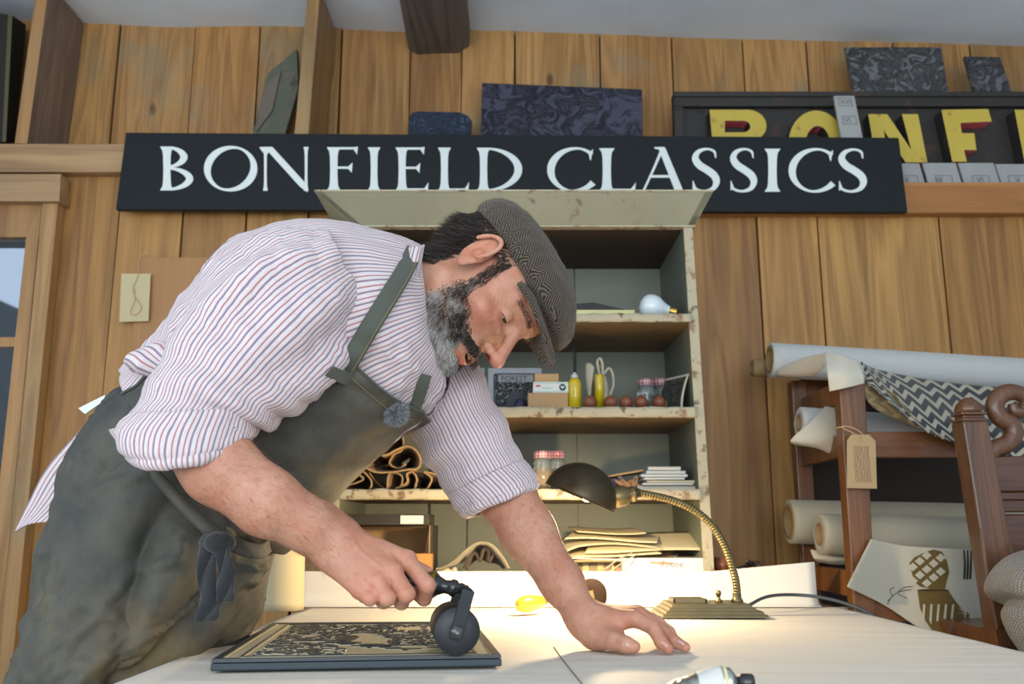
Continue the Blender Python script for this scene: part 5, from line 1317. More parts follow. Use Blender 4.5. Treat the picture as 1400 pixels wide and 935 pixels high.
class SDF:
    """accumulates smooth unions; points in any frame"""
    def __init__(s, X, Y, Z): s.p = (X, Y, Z); s.d = np.full(X.shape, 1e3, np.float32)
    def ell(s, c, r, k=.01, R=None, sub=False):
        q = [s.p[i] - c[i] for i in range(3)]
        if R is not None: q = [sum(R[j][i] * q[j] for j in range(3)) for i in range(3)]   # R columns = axes
        k0 = np.sqrt(sum((q[i] / r[i]) ** 2 for i in range(3))); k1 = np.sqrt(sum((q[i] / r[i] ** 2) ** 2 for i in range(3)))
        d = k0 * (k0 - 1) / np.maximum(k1, 1e-6)
        s.d = smax(s.d, -d, k) if sub else smin(s.d, d, k); return s
    def cap(s, a, b, ra, rb, k=.006, sub=False):
        a = np.array(a, float); b = np.array(b, float); ab = b - a
        q = [s.p[i] - a[i] for i in range(3)]; t = np.clip(sum(q[i] * ab[i] for i in range(3)) / (ab @ ab), 0, 1)
        d = np.sqrt(sum((q[i] - ab[i] * t) ** 2 for i in range(3))) - (ra + (rb - ra) * t)
        s.d = smax(s.d, -d, k) if sub else smin(s.d, d, k); return s
def mesh_np(name, V, Q, mats, parent, uvw=None, rnd=None, col=None, smooth=True, it=1):
    V = np.asarray(V, float)
    c = Vector((*(V.min(0) + V.max(0)) / 2,)); me = bpy.data.meshes.new(name)
    me.from_pydata((V - np.array(c)).tolist(), [], Q if isinstance(Q, list) else Q.tolist())
    for m in (mats if isinstance(mats, (list, tuple)) else [mats]): me.materials.append(m)
    if uvw is not None: a = me.attributes.new('uvw', 'FLOAT_VECTOR', 'POINT'); a.data.foreach_set('vector', np.asarray(uvw, np.float32).ravel())
    if rnd is not None: a = me.attributes.new('rnd', 'FLOAT', 'POINT'); a.data.foreach_set('value', np.asarray(rnd, np.float32))
    if col is not None:
        a = me.attributes.new('tint', 'FLOAT_COLOR', 'POINT'); a.data.foreach_set('color', np.asarray(col, np.float32).ravel())
    me.polygons.foreach_set('use_smooth', [smooth] * len(me.polygons)); me.update()
    o = bpy.data.objects.new(name, me); COL.objects.link(o); o.parent = parent; o.location = c - WL[parent]; WL[o] = c
    return o
def relax(V, Q, it=2, lam=.5):
    Q = np.asarray(Q)
    for _ in range(it):
        acc = np.zeros_like(V); n = np.zeros(len(V))
        for a, b in ((0, 1), (1, 2), (2, 3), (3, 0)):
            np.add.at(acc, Q[:, a], V[Q[:, b]]); np.add.at(acc, Q[:, b], V[Q[:, a]]); np.add.at(n, Q[:, a], 1); np.add.at(n, Q[:, b], 1)
        V = V + lam * (acc / n[:, None] - V)
    return V
def vnormals(V, Q):
    Q = np.asarray(Q); n = np.cross(V[Q[:, 2]] - V[Q[:, 0]], V[Q[:, 3]] - V[Q[:, 1]]); N_ = np.zeros_like(V)
    for i in range(4): np.add.at(N_, Q[:, i], n)
    return N_ / (np.linalg.norm(N_, axis=1)[:, None] + 1e-12)
NG = np.random.default_rng(11).random((32, 32, 32))
def n3(p, s=1.0, o=0.0):
    """smooth value noise, p (n,3) -> 0..1"""
    q = np.asarray(p) * s + o; i = np.floor(q).astype(int); f = q - i; f = f * f * (3 - 2 * f); r = 0
    for a in (0, 1):
        for b in (0, 1):
            for c in (0, 1):
                w_ = (f[:, 0] if a else 1 - f[:, 0]) * (f[:, 1] if b else 1 - f[:, 1]) * (f[:, 2] if c else 1 - f[:, 2])
                r = r + w_ * NG[(i[:, 0] + a) % 32, (i[:, 1] + b) % 32, (i[:, 2] + c) % 32]
    return r
def fbm(p, s, o=0): return (n3(p, s, o) * .5 + n3(p, s * 2.1, o + 5) * .25 + n3(p, s * 4.3, o + 9) * .14 + n3(p, s * 8.7, o + 13) * .11)

def W2P(V):
    V = np.asarray(V, float); y = V[:, 1]; z = V[:, 2] - CZ; d = y * cos(TILT) + z * sin(TILT); up_ = -y * sin(TILT) + z * cos(TILT)
    return np.stack([700 + FPX * V[:, 0] / d, 467.5 - FPX * up_ / d], 1)
# ---- loft: stations ((x0,y0),(x1,y1),Y,hd[,tilt]); ring(0)=second point, ring(pi)=first, near side = -pi/2
def loft(stations, nr, ns, disp=None, expo=1.0, t0=0, t1=2 * pi, off=0, closed=True):
    S_ = []
    tt_ = np.linspace(t0, t1, 48); c_, s_ = np.cos(tt_), np.sin(tt_)
    c_ = np.sign(c_) * np.abs(c_) ** expo; s_ = np.sign(s_) * np.abs(s_) ** expo
    for st in stations:
        (x0, y0), (x1, y1), Y, hd = st[:4]; tl = st[4] if len(st) > 4 else 0; dY = st[5] if len(st) > 5 else 0
        q0, q1 = np.array([x0, y0], float), np.array([x1, y1], float); e = q1 - q0; L0 = np.linalg.norm(e); e /= L0; r0, r1 = q0.copy(), q1.copy()
        for _ in range(5):
            p0, p1 = np.array(P(*r0, Y + dY)), np.array(P(*r1, Y - dY)); c = (p0 + p1) / 2; a = (p1 - p0) / 2
            R_ = c[None] + a[None] * c_[:, None] + np.array([0, hd, tl])[None] * s_[:, None]
            w_ = ((W2P(R_) - q0) @ e); r0 -= e * w_.min() * .8; r1 -= e * (w_.max() - L0) * .8
        S_.append(np.concatenate([c, a, [0, hd, tl]]))
    A = cr(S_, nr); C_, Aa, Bb = A[:, :3], A[:, 3:6], A[:, 6:9]
    th = np.linspace(t0, t1, ns + 1)
    ct, st_ = np.cos(th), np.sin(th)
    ct = np.sign(ct) * np.abs(ct) ** expo; st_ = np.sign(st_) * np.abs(st_) ** expo
    ra = np.linalg.norm(Aa, axis=1); rb = np.linalg.norm(Bb, axis=1)
    ka = (1 + off / ra)[:, None, None]; kb = (1 + off / rb)[:, None, None]
    V = C_[:, None, :] + Aa[:, None, :] * ct[None, :, None] * ka + Bb[:, None, :] * st_[None, :, None] * kb
    dl = np.linalg.norm(np.diff(C_, axis=0), axis=1); Lc = np.concatenate([[0], np.cumsum(dl)])
    rm = (ra + rb) / 2
    UV = np.zeros(V.shape); UV[..., 0] = th[None, :] * rm.mean(); UV[..., 1] = Lc[:, None]
    Vf = V.reshape(-1, 3); UVf = UV.reshape(-1, 3); m = ns + 1
    Q = np.array([(i * m + j, i * m + j + 1, (i + 1) * m + j + 1, (i + 1) * m + j) for i in range(nr - 1) for j in range(ns)])
    if disp is not None:
        Nn = vnormals(Vf, Q)
        cen = np.repeat(C_, m, axis=0); sg = np.sign(((Vf - cen) * Nn).sum(1)); Nn = Nn * np.where(sg == 0, 1, sg)[:, None]
        vv = np.repeat(np.linspace(0, 1, nr), m); tt = np.tile(th, nr)
        Vf = Vf + Nn * disp(Vf, tt, vv, UVf)[:, None]
    return Vf, Q, UVf, (C_, Aa, Bb)

# ---------------------------------------------------------------- materials
m, nt, b = nmat('skin'); h = N(nt); o_ = h.obj()
tint = h.attr('tint', 'Color')
n1 = h.noise(o_, 22, 4, .6); n2 = h.noise(o_, 120, 4, .6); n3_ = h.noise(o_, 420, 3, .6)
base = h.mix(h.ramp(n1, [(.3, 0), (.7, 1)]), c4(S(200, 154, 128)), c4(S(186, 126, 100)))
base = h.mix(h.math('MULTIPLY', h.ramp(n2, [(.5, 0), (.72, 1)]), .35), base, c4(S(164, 100, 84)))
col = h.mix(1.0, base, tint, 'MULTIPLY')
h.l(col, b.inputs['Base Color']); b.inputs['Roughness'].default_value = .52
b.inputs['Subsurface Weight'].default_value = .12; b.inputs['Subsurface Radius'].default_value = (.006, .002, .001); b.inputs['Subsurface Scale'].default_value = 1.0
h.bump(h.math('ADD', h.math('MULTIPLY', n2, .6), h.math('MULTIPLY', n3_, .5)), b, .5, .0018); m_skin = m

m, nt, b = nmat('striped_shirt'); h = N(nt); at = h.attr('uvw'); sp = h.n('SeparateXYZ'); h.l(at, sp.inputs[0])
u = h.math('ADD', sp.outputs[0], h.math('MULTIPLY', h.math('SUBTRACT', h.noise(at, 9, 2), .5), .004))
fr = h.math('FRACT', h.math('DIVIDE', u, .0132))
W_ = S(208, 205, 209); MV = S(146, 122, 138); RS = S(178, 122, 126); CR = S(214, 190, 176)
col = h.ramp(fr, [(.0, MV), (.15, MV), (.20, W_), (.36, W_), (.39, CR), (.44, W_), (.50, W_), (.54, RS), (.65, RS), (.70, W_), (.80, W_), (.83, CR), (.88, W_), (.95, W_), (.99, MV)])
th_ = h.noise(h.mapping(at, (900, 120, 1)), 1, 2)
col = h.mix(.4, col, h.mix(1.0, col, h.math('MULTIPLY_ADD', th_, .9, .55), 'MULTIPLY'))
h.l(col, b.inputs['Base Color']); b.inputs['Roughness'].default_value = .85; b.inputs['Sheen Weight'].default_value = .2
h.bump(h.noise(at, 900, 2), b, .2, .0008); m_shirt = m

m, nt, b = nmat('waxed_apron'); h = N(nt); o_ = h.obj()
n1 = h.noise(o_, 3.2, 5, .6, .4); n2 = h.noise(o_, 14, 6, .7); n3_ = h.noise(h.mapping(o_, (1, 1, 1)), 900, 2)
c = h.ramp(n1, [(.34, S(57, 60, 58)), (.5, S(84, 83, 72)), (.64, S(112, 99, 68))])
c = h.mix(h.math('MULTIPLY', h.ramp(n2, [(.42, 0), (.66, 1)]), .55), c, c4(S(44, 48, 50)))
c = h.mix(.35, c, h.mix(1.0, c, h.math('MULTIPLY_ADD', n3_, 1.2, .4), 'MULTIPLY'))
h.l(c, b.inputs['Base Color']); b.inputs['Roughness'].default_value = .62
n4_ = h.noise(o_, 45, 4, .6)
h.bump(h.math('ADD', h.math('MULTIPLY', n2, 1.4), h.math('ADD', h.math('MULTIPLY', n4_, .8), h.math('MULTIPLY', n3_, .5))), b, .55, .004); m_apron = m
m_stitch = mat('apron_stitch', S(140, 128, 82), .8); m_strap = fabric('apron_strap', S(76, 82, 72), .25, 10, 800, .75)
m_trouser = fabric('purple_trousers', S(66, 52, 88), .2, 10)

PER = thing('person', P(200, 900, 1.45)[:2] + (0,) if False else Vector((P(180, 900, 1.45).x, 1.45, 0)), 'bearded man in flat cap, striped shirt and grey apron bending over the table', 'person')

# ---------------------------------------------------------------- HEAD (local: x = his right, y = face, z = up; metres)
ANG = radians(27); YAW = radians(17); HS = 1.08
u0 = Vector((cos(ANG), 0, sin(ANG))); f0 = Vector((sin(ANG), 0, -cos(ANG))); tocam = Vector((0, -1, 0))
ROLL = radians(4.5)
fv = (f0 * cos(YAW) + tocam * sin(YAW)).normalized(); rv = fv.cross(u0).normalized()
uv_ = (u0 * cos(ROLL) - rv * sin(ROLL)).normalized(); rv = fv.cross(uv_).normalized()
tr = P(651, 357, 1.345)      # tragus of the near ear
HC = tr - rv * .074 * HS - fv * .002 * HS + uv_ * .012 * HS
RH = np.array([[*rv], [*fv], [*uv_]])      # rows = axes
def h2w(p): return np.array(HC) + (np.asarray(p) * HS) @ RH
def w2h(p): return ((np.asarray(p) - np.array(HC)) @ RH.T) / HS
neck_to = w2h(np.array([P(505, 408, 1.43)]))[0]; neck_a = np.array([0, -.022, -.055])
def head_sdf(X, Y, Z):
    s = SDF(np.abs(X), Y, Z)
    s.ell((0, -.012, .026), (.076, .096, .070), .01)
    s.ell((0, .030, .020), (.066, .066, .060), .02)
    s.ell((0, .030, -.045), (.058, .058, .075), .02)
    s.ell((.020, .035, -.085), (.036, .045, .034), .02)
    s.cap((.052, -.012, -.062), (.022, .070, -.108), .015, .016, .02)
    s.ell((0, .078, -.108), (.020, .018, .016), .015)
    s.ell((.045, .058, -.034), (.024, .024, .018), .018)       # cheek
    s.cap((.012, .090, .018), (.045, .070, .022), .011, .010, .010)   # brow
    s.ell((0, .088, .035), (.03, .012, .03), .02)
    s.ell((.031, .098, -.003), (.019, .016, .013), .012, sub=True)  # socket
    s.ell((.031, .0725, -.003), (.0140, .0140, .0130), .006)
    s.cap((.018, .084, .010), (.046, .072, .006), .0045, .0050, .008)
    s.cap((.020, .083, -.020), (.044, .074, -.017), .0030, .0035, .006)          # lids over eye
    s.cap((.012, .088, -.024), (.040, .078, -.022), .004, .005, .010)
    # nose
    s.cap((0, .094, .004), (0, .121, -.038), .0075, .0095, .012)
    s.ell((0, .123, -.043), (.0125, .0115, .0105), .006)
    s.ell((.0120, .107, -.0465), (.0072, .011, .0078), .006)
    s.ell((.0078, .109, -.0545), (.0044, .0085, .006), .002, sub=True)
    # mouth, slightly open
    s.ell((0, .088, -.075), (.027, .019, .020), .012)
    s.cap((0, .1045, -.0695), (.022, .0935, -.0735), .0042, .002, .004)
    s.cap((0, .1015, -.0885), (.020, .092, -.0815), .0052, .0022, .004)
    s.ell((0, .104, -.0785), (.017, .016, .0042), .002, sub=True)
    s.cap((.018, .106, -.050), (.034, .084, -.072), .0015, .0015, .008, sub=True)  # nasolabial
    # ears
    ca, sa = cos(radians(14)), sin(radians(14))
    eR = np.array([[.93, .0, .36], [0, 1, 0], [-.36, 0, .93]])
    e = SDF(np.abs(X), Y, Z)
    e.ell((.0815, -.006, -.002), (.0065, .0180, .0320), .004)
    n = 14
    pe = []
    for i in range(n):
        a = radians(20 + 215 * i / (n - 1)) - radians(20); yy = -.006 - .0170 * cos(a + .25) * (1 if True else 1); zz = .004 + .0265 * sin(a)
        pe.append((.0870 + .004 * (1 if a < pi else .6), yy, zz))
    for a_, b_ in zip(pe[:-1], pe[1:]): e.cap(a_, b_, .0032, .0032, .002)
    e.ell((.0895, -.003, -.006), (.0090, .0085, .0125), .003, sub=True)
    e.cap((.0905, -.012, -.010), (.0905, -.009, .018), .0040, .0045, .002, sub=True)
    e.ell((.083, .0085, -.007), (.0050, .0035, .0055), .003)
    e.ell((.0825, -.002, -.030), (.0055, .0085, .0095), .005)
    s.d = smin(s.d, e.d, .004)
    # neck (asymmetric: full coordinates)
    t = SDF(X, Y, Z); t.cap(neck_a, neck_to, .058, .066, .01); t.cap((0, .015, -.085), neck_to + np.array([0, .03, 0]), .040, .05, .02)
    t.ell((0, .048, -.115), (.01, .01, .012), .02)
    s.d = smin(s.d, t.d, .018)
    return s.d
V, Q = sn_mesh(head_sdf, (-.112, -.135, -.30), (.112, .145, .135), .0019)
V = relax(V, Q, 2, .4)
# tints in head space
def bump_at(p, c, r): return np.exp(-(((p - np.array(c)) / np.array(r)) ** 2).sum(1))
ax_ = V.copy(); ax_[:, 0] = np.abs(ax_[:, 0])
tint = np.ones((len(V), 4)); T = tint[:, :3]
def tmul(w, c): T[:] = T * (1 + w[:, None] * (np.array(c) - 1))
tmul(bump_at(ax_, (.045, .075, -.035), (.022, .03, .020)) * .8, (1.02, .78, .78))
tmul(bump_at(ax_, (.0, .122, -.045), (.02, .02, .016)) * .8, (1.0, .78, .76))
tmul(bump_at(ax_, (.085, -.006, .0), (.015, .02, .035)) * .6, (1.05, .80, .76))
lips = np.clip(bump_at(ax_, (0, .103, -.0695), (.024, .012, .0035)) + bump_at(ax_, (0, .101, -.089), (.022, .012, .0048)), 0, 1)
tmul(lips, (.88, .52, .54))
mouth = np.clip(2.2 * bump_at(ax_, (0, .092, -.0785), (.017, .013, .0038)), 0, 1); tmul(mouth, (.18, .06, .06))
tmul(np.clip(1.8 * bump_at(ax_, (.0078, .109, -.0525), (.0048, .0085, .0045)), 0, 1), (.28, .14, .12))  # shade inside the nostrils painted into the skin tint
tmul(bump_at(ax_, (.031, .085, -.016), (.018, .012, .005)) * .7, (.80, .66, .68)); tmul(np.clip((fbm(ax_, 60.) - .5) * 3, 0, 1) * .5, (.90, .76, .74))
# fine creases: forehead and crow's feet
w_ = np.clip(bump_at(ax_, (.02, .088, .036), (.045, .03, .02)), 0, 1)
Nn = vnormals(V, Q)
V = V + Nn * (w_ * .0011 * np.sin(ax_[:, 2] * 1050 + 1.5 * np.sin(ax_[:, 0] * 60)))[:, None]
w2 = bump_at(ax_, (.055, .060, .000), (.012, .014, .014)); V = V + Nn * (w2 * .0011 * np.sin((ax_[:, 2] * .8 + ax_[:, 1] * .6) * 1300))[:, None]
HV = h2w(V); HQ = Q; HT = tint; HL = V; HN = Nn @ RH

# ---------------------------------------------------------------- forearms + hands (world SDF)
def P3(x, y, Y): return np.array(P(x, y, Y))
def arm_hand(prims, lo, hi, h_):
    def f(X, Y, Z):
        s = SDF(X, Y, Z)
        for pr in prims:
            if pr[0] == 'c': s.cap(pr[1], pr[2], pr[3], pr[4], pr[5] if len(pr) > 5 else .008)
            elif pr[0] == 's': s.cap(pr[1], pr[2], pr[3], pr[4], pr[5], sub=True)
            elif pr[0] == 'e': s.ell(pr[1], pr[2], pr[3])
            elif pr[0] == 'u':     # sharp union of a separate finger group
                g = SDF(X, Y, Z)
                for q in pr[1]: g.cap(q[0], q[1], q[2], q[3], .004)
                s.d = smin(s.d, g.d, pr[2])
        return s.d
    V, Q = sn_mesh(f, lo, hi, h_); V = relax(V, Q, 2, .4); return V, Q
def finger(pts, rs, k): return ('u', [(pts[i], pts[i + 1], rs[i], rs[i + 1]) for i in range(len(pts) - 1)], k)
px_m = lambda n, Y=1.17: n * Y / FPX
# right arm (near the camera), holding the roller
AR = []
AR.append(('c', P3(262, 592, 1.16), P3(300, 638, 1.15), .044, .0455, .015))
AR.append(('c', P3(300, 638, 1.15), P3(366, 687, 1.155), .0455, .0405, .015))
AR.append(('c', P3(366, 687, 1.155), P3(418, 716, 1.17), .0405, .0325, .015))
AR.append(('c', P3(418, 716, 1.175), P3(456, 736, 1.187), .0325, .0265, .015))
AR.append(('c', P3(438, 735, 1.18), P3(462, 752, 1.187), .026, .022, .015))
AR.append(('c', P3(440, 710, 1.20), P3(470, 728, 1.205), .024, .020, .015))
mcp = [P3(556, 766, 1.185), P3(537, 782, 1.165), P3(516, 797, 1.157), P3(493, 806, 1.160)]
wr = [P3(470, 738, 1.195), P3(463, 745, 1.185), P3(455, 752, 1.18), P3(450, 760, 1.185)]
for a_, b_, r0, r1 in zip(wr, mcp, (.020, .020, .019, .018), (.0125, .012, .0115, .0115)): AR.append(('c', a_, b_, r0, r1, .014))
AR.append(('c', P3(470, 758, 1.205), P3(520, 790, 1.20), .018, .014, .015))      # palm mass
# knuckle bumps
for q in mcp: AR.append(('c', q, q + np.array([.001, -.001, .001]), .0122, .0122, .004))
pip = [P3(584, 800, 1.165), P3(556, 812, 1.148), P3(530, 818, 1.143), P3(506, 818, 1.148)]
dip = [P3(580, 818, 1.186), P3(549, 823, 1.172), P3(524, 822, 1.168), P3(498, 815, 1.172)]
tip = [P3(560, 806, 1.205), P3(532, 806, 1.195), P3(508, 806, 1.190), P3(486, 802, 1.19)]
for i in range(4): AR.append(finger([mcp[i], pip[i], dip[i], tip[i]], [[.0115, .0102, .0092, .0080], [.0112, .0102, .0092, .008], [.0106, .0096, .0088, .0076], [.0098, .0088, .0078, .0068]][i], .0022))
AR.append(finger([P3(478, 745, 1.21), P3(520, 758, 1.235), P3(556, 772, 1.235), P3(584, 783, 1.225)], [.017, .0135, .0115, .0088], .006))
AR.append(('c', P3(490, 750, 1.21), P3(545, 770, 1.205), .016, .011, .012))
lo = P3(190, 860, 1.17); 
RV, RQ = arm_hand(AR, (P(205, 500, 1.17).x, 1.07, TZ + .01), (P(620, 500, 1.2).x, 1.31, P(300, 520, 1.17).z), .0019)
# left arm (far), palm flat on the table
AL = []
AL.append(('c', P3(650, 610, 1.50), P3(688, 672, 1.475), .036, .046, .02))
AL.append(('c', P3(688, 668, 1.47), P3(722, 728, 1.44), .0465, .041, .02))
AL.append(('c', P3(722, 728, 1.44), P3(768, 796, 1.40), .040, .030, .02))
AL.append(('c', P3(768, 796, 1.40), P3(796, 842, 1.37), .029, .024, .02))
zt_h = TZ + .003
def PT(px, Y, r): # point at pixel column px, depth Y, resting r above the table
    return np.array([sx(px, Y, zt_h + r), Y, zt_h + r])
W0 = P3(803, 850, 1.365)
AL.append(('c', P3(796, 842, 1.37), W0, .024, .023, .015))
AL.append(('c', W0, PT(815, 1.345, .021), .021, .021, .014))
AL.append(('c', PT(812, 1.35, .019), PT(842, 1.325, .016), .019, .0145, .012))   # thumb mound
m2 = [P3(868, 846, 1.335), P3(874, 841, 1.36), P3(872, 838, 1.385), P3(864, 838, 1.41)]
for q, r in zip(m2, (.012, .012, .0115, .011)): AL.append(('c', W0 + np.array([0, .02 * (m2.index(q) if False else 0), 0]), q, .019, r, .014))
AL.append(('c', P3(815, 850, 1.39), P3(858, 846, 1.39), .018, .012, .014))
AL.append(finger([m2[0], P3(893, 858, 1.318), P3(904, 878, 1.303), PT(914, 1.297, .0062)], [.0115, .0100, .0088, .0072], .003))
AL.append(finger([m2[1], P3(905, 862, 1.345), P3(922, 877, 1.325), PT(937, 1.315, .0060)], [.0115, .0100, .0086, .0070], .003))
AL.append(finger([m2[2], P3(900, 852, 1.39), P3(915, 864, 1.385), PT(925, 1.375, .0060)], [.011, .0094, .0082, .0068], .003))
AL.append(finger([m2[3], P3(886, 848, 1.43), P3(899, 858, 1.435), PT(908, 1.435, .0058)], [.0100, .0085, .0075, .0062], .003))
AL.append(finger([PT(818, 1.335, .017), PT(840, 1.312, .0145), PT(856, 1.298, .0115), PT(867, 1.292, .0095)], [.0165, .0130, .0112, .0088], .005))
LV, LQ = arm_hand(AL, (P(600, 500, 1.5).x, 1.27, TZ - .0), (P(950, 500, 1.3).x, 1.57, P(655, 570, 1.5).z), .0019)
def hand_tint(V, knucks, tips, base_r=.02):
    t = np.ones((len(V), 4))
    def mul(w, c): t[:, :3] *= 1 + w[:, None] * (np.array(c) - 1)
    for q in knucks: mul(bump_at(V, q, (.012, .012, .012)) * .7, (1.0, .74, .74))
    for q in tips: mul(bump_at(V, q, (.012, .012, .012)) * .5, (1.03, .82, .82))
    g = fbm(V, 28.); mul(np.clip((g - .5) * 3, 0, 1) * .5, (.86, .84, .92)); mul(np.clip((.5 - g) * 3, 0, 1) * .4, (1.05, .86, .82))
    return t
RT = hand_tint(RV, mcp + pip, [P3(584, 783, 1.225)] + tip); LT = hand_tint(LV, m2, [PT(867, 1.292, .01), PT(914, 1.297, .01), PT(937, 1.315, .01)])
# veins and knuckle wrinkles
def wrinkle(V, Q, pts, r, amp, fr_, dirs):
    Nn = vnormals(V, Q); d = np.zeros(len(V))
    for q, dd in zip(pts, dirs):
        dd = dd / np.linalg.norm(dd); w = np.exp(-(((V - q) ** 2).sum(1)) / r ** 2); d += w * amp * np.sin(((V - q) @ dd) * fr_)
    return V + Nn * d[:, None]
RV = wrinkle(RV, RQ, pip + mcp, .009, .0005, 2600, [p - m_ for p, m_ in zip(pip, mcp)] * 2)
def veins(V, Q, paths, r=.0022, amp=.0013):
    Nn = vnormals(V, Q); d = np.zeros(len(V))
    for pa in paths:
        A = cr(pa, 30)
        for a_, b_ in zip(A[:-1], A[1:]):
            ab = b_ - a_; t = np.clip(((V - a_) @ ab) / (ab @ ab), 0, 1); dist = np.linalg.norm((V - a_ - t[:, None] * ab) * np.array([1, .35, 1]), axis=1)
            d = np.maximum(d, np.exp(-(dist / r) ** 2))
    return V + Nn * (d * amp)[:, None]
RV = veins(RV, RQ, [[P3(400, 680, 1.14), P3(440, 705, 1.155), P3(475, 722, 1.165), P3(520, 745, 1.165), P3(540, 765, 1.165)], [P3(475, 722, 1.165), P3(490, 750, 1.16), P3(520, 775, 1.155)], [P3(430, 735, 1.155), P3(465, 755, 1.16), P3(485, 780, 1.155), P3(505, 792, 1.15)], [P3(340, 655, 1.11), P3(380, 690, 1.13), P3(430, 735, 1.155)]])
# core body under the clothes (torso, upper arms, legs) - joined into the same mesh
def loft_closed(st, nr=24, ns=24):
    V_, Q_, _, _ = loft(st, nr, ns); return V_, Q_
core = []
core.append(loft_closed([((205, 520), (350, 690), 1.44, .12), ((300, 380), (460, 610), 1.44, .13), ((440, 325), (560, 540), 1.44, .14), ((530, 345), (598, 480), 1.44, .08)]))
core.append(loft_closed([((420, 350), (490, 420), 1.30, .05), ((330, 430), (400, 490), 1.22, .05), ((225, 560), (290, 585), 1.165, .045)]))
core.append(loft_closed([((545, 480), (590, 520), 1.56, .045), ((590, 565), (640, 552), 1.53, .038), ((634, 640), (686, 622), 1.49, .032)]))
for Yl, dx in ((1.36, 0), (1.54, 18)):
    core.append(loft_closed([((150 + dx, 600), (300 + dx, 690), Yl, .08), ((90 + dx, 800), (270 + dx, 830), Yl, .085), ((70 + dx, 1000), (200 + dx, 1010), Yl, .07), ((60 + dx, 1290), (170 + dx, 1290), Yl, .055), ((60 + dx, 1700), (140 + dx, 1700), Yl, .05)]))
allV = [HV, RV, LV] + [c[0] for c in core]; allQ = [HQ, RQ, LQ] + [c[1] for c in core]; allT = [HT, RT, LT] + [np.ones((len(c[0]), 4)) for c in core]
o = 0; QQ = []
for v_, q_ in zip(allV, allQ): QQ.append(np.asarray(q_) + o); o += len(v_)
BV = np.concatenate(allV); BV[:, 2] = np.maximum(BV[:, 2], .03)
body_o = mesh_np('body', BV, np.concatenate(QQ), m_skin, PER, col=np.concatenate(allT))

# fine hair on the forearms
m_armh = None
def arm_hair(V, Q, m_, n, seed, a_, b_):
    c = V[Q].mean(1); N_ = vnormals(V, Q)[Q].mean(1); N_ /= np.linalg.norm(N_, axis=1)[:, None]; ab = b_ - a_
    t = ((c - a_) @ ab) / (ab @ ab); ok = np.flatnonzero((t > 0) & (t < 1)); i = ok[np.random.default_rng(seed).integers(0, len(ok), n)]
    return strands('arm_hair', c[i], N_[i] * .35 + ab / np.linalg.norm(ab) + np.random.default_rng(seed).normal(0, .35, (n, 3)), N_[i], .011, .00011, m_, PER, curl=.35, nseg=4, seed=seed, gk=.1)

# nails on the resting hand
m_nail = mat('finger_nail', S(206, 160, 146), .3, var=.05, coat=.3)
def nail(c, d, n_, w=.0062, l=.0075):
    d = Vector(d).normalized(); n_ = Vector(n_).normalized(); n_ = (n_ - d * n_.dot(d)).normalized(); s = d.cross(n_); mb = MB()
    mb.grid(lambda u, v: Vector(c) + d * l * (v - .5) * 2 + s * w * sin((u - .5) * 2.2) + n_ * (w * (cos((u - .5) * 2.2) - 1) + .0006 - .0018 * max(0, v - .6)), 8, 8, thick=.0006)
    return mb.build('finger_nail', m_nail, PER)
tn = PT(862, 1.295, .0095); nail(tn + np.array([0, -.0075, .0052]), (1, .12, -.1), (0, -.8, .6), .0068, .008)
tn = PT(914, 1.297, .0062); nail(tn + np.array([-.004, -.0030, .0080]), np.array(PT(914, 1.297, .0062)) - P3(904, 878, 1.303), (.55, -.5, .66), .0052, .006)
tn = PT(937, 1.315, .0060); nail(tn + np.array([-.005, -.003, .0080]), np.array(PT(937, 1.315, .006)) - P3(922, 877, 1.325), (.5, -.5, .7), .0052, .006)

# eyes, teeth
m_eye = mat('eye_white', S(216, 206, 200), .2, var=0, coat=.5); m_iris = mat('iris_dark', S(50, 40, 30), .15, var=0)
for sd in (1, -1):
    c = h2w([(sd * .031, .0738, -.0045)])[0]
    mb = MB(); mb.ball(c, .0129 * HS, 20); eo = mb.build('eyeball', m_eye, PER)
    gz = (fv * .8 - uv_ * .6).normalized(); mb = MB(); mb.lathe(Vector(c) + gz * .0122 * HS, gz, [(.0055, -.0006), (.0052, .0009), (.0001, .0016)], 20); mb.build('iris', m_iris, eo)
    # upper lid
    mb = MB()
    def lid(u_, v_, lo_=-19, hi_=62):
        a = radians(-72 + 144 * u_); e_ = radians(lo_ + (hi_ - lo_) * v_) - .25 * abs(u_ - .5) ** 2 * (1 - v_)
        r = .0140
        return Vector(h2w([(sd * .031 + r * sin(a) * cos(e_), .0738 + r * cos(a) * cos(e_), -.0045 + r * sin(e_))])[0])
    mb.grid(lid, 24, 14, thick=.0011); mb.build('eyelid', mat('eyelid_skin', S(194, 142, 120), .55, var=.08), PER)
    mb = MB(); mb.tube([lid(i / 20, 0) + (fv * .0006) for i in range(21)], .0009, 5); mb.build('eyelash', mat('lash_dark', S(44, 30, 24), .8), PER)
m_tooth = mat('tooth_ivory', S(210, 186, 130), .35, var=.15)
for i in range(-2, 3):
    c = h2w([(i * .0062, .0965 - .0012 * i * i * .6, -.0745)])[0]; mb = MB(); mb.ball(c, .0042, 12, (.75, .6, 1.1)); mb.build('tooth', m_tooth, PER)

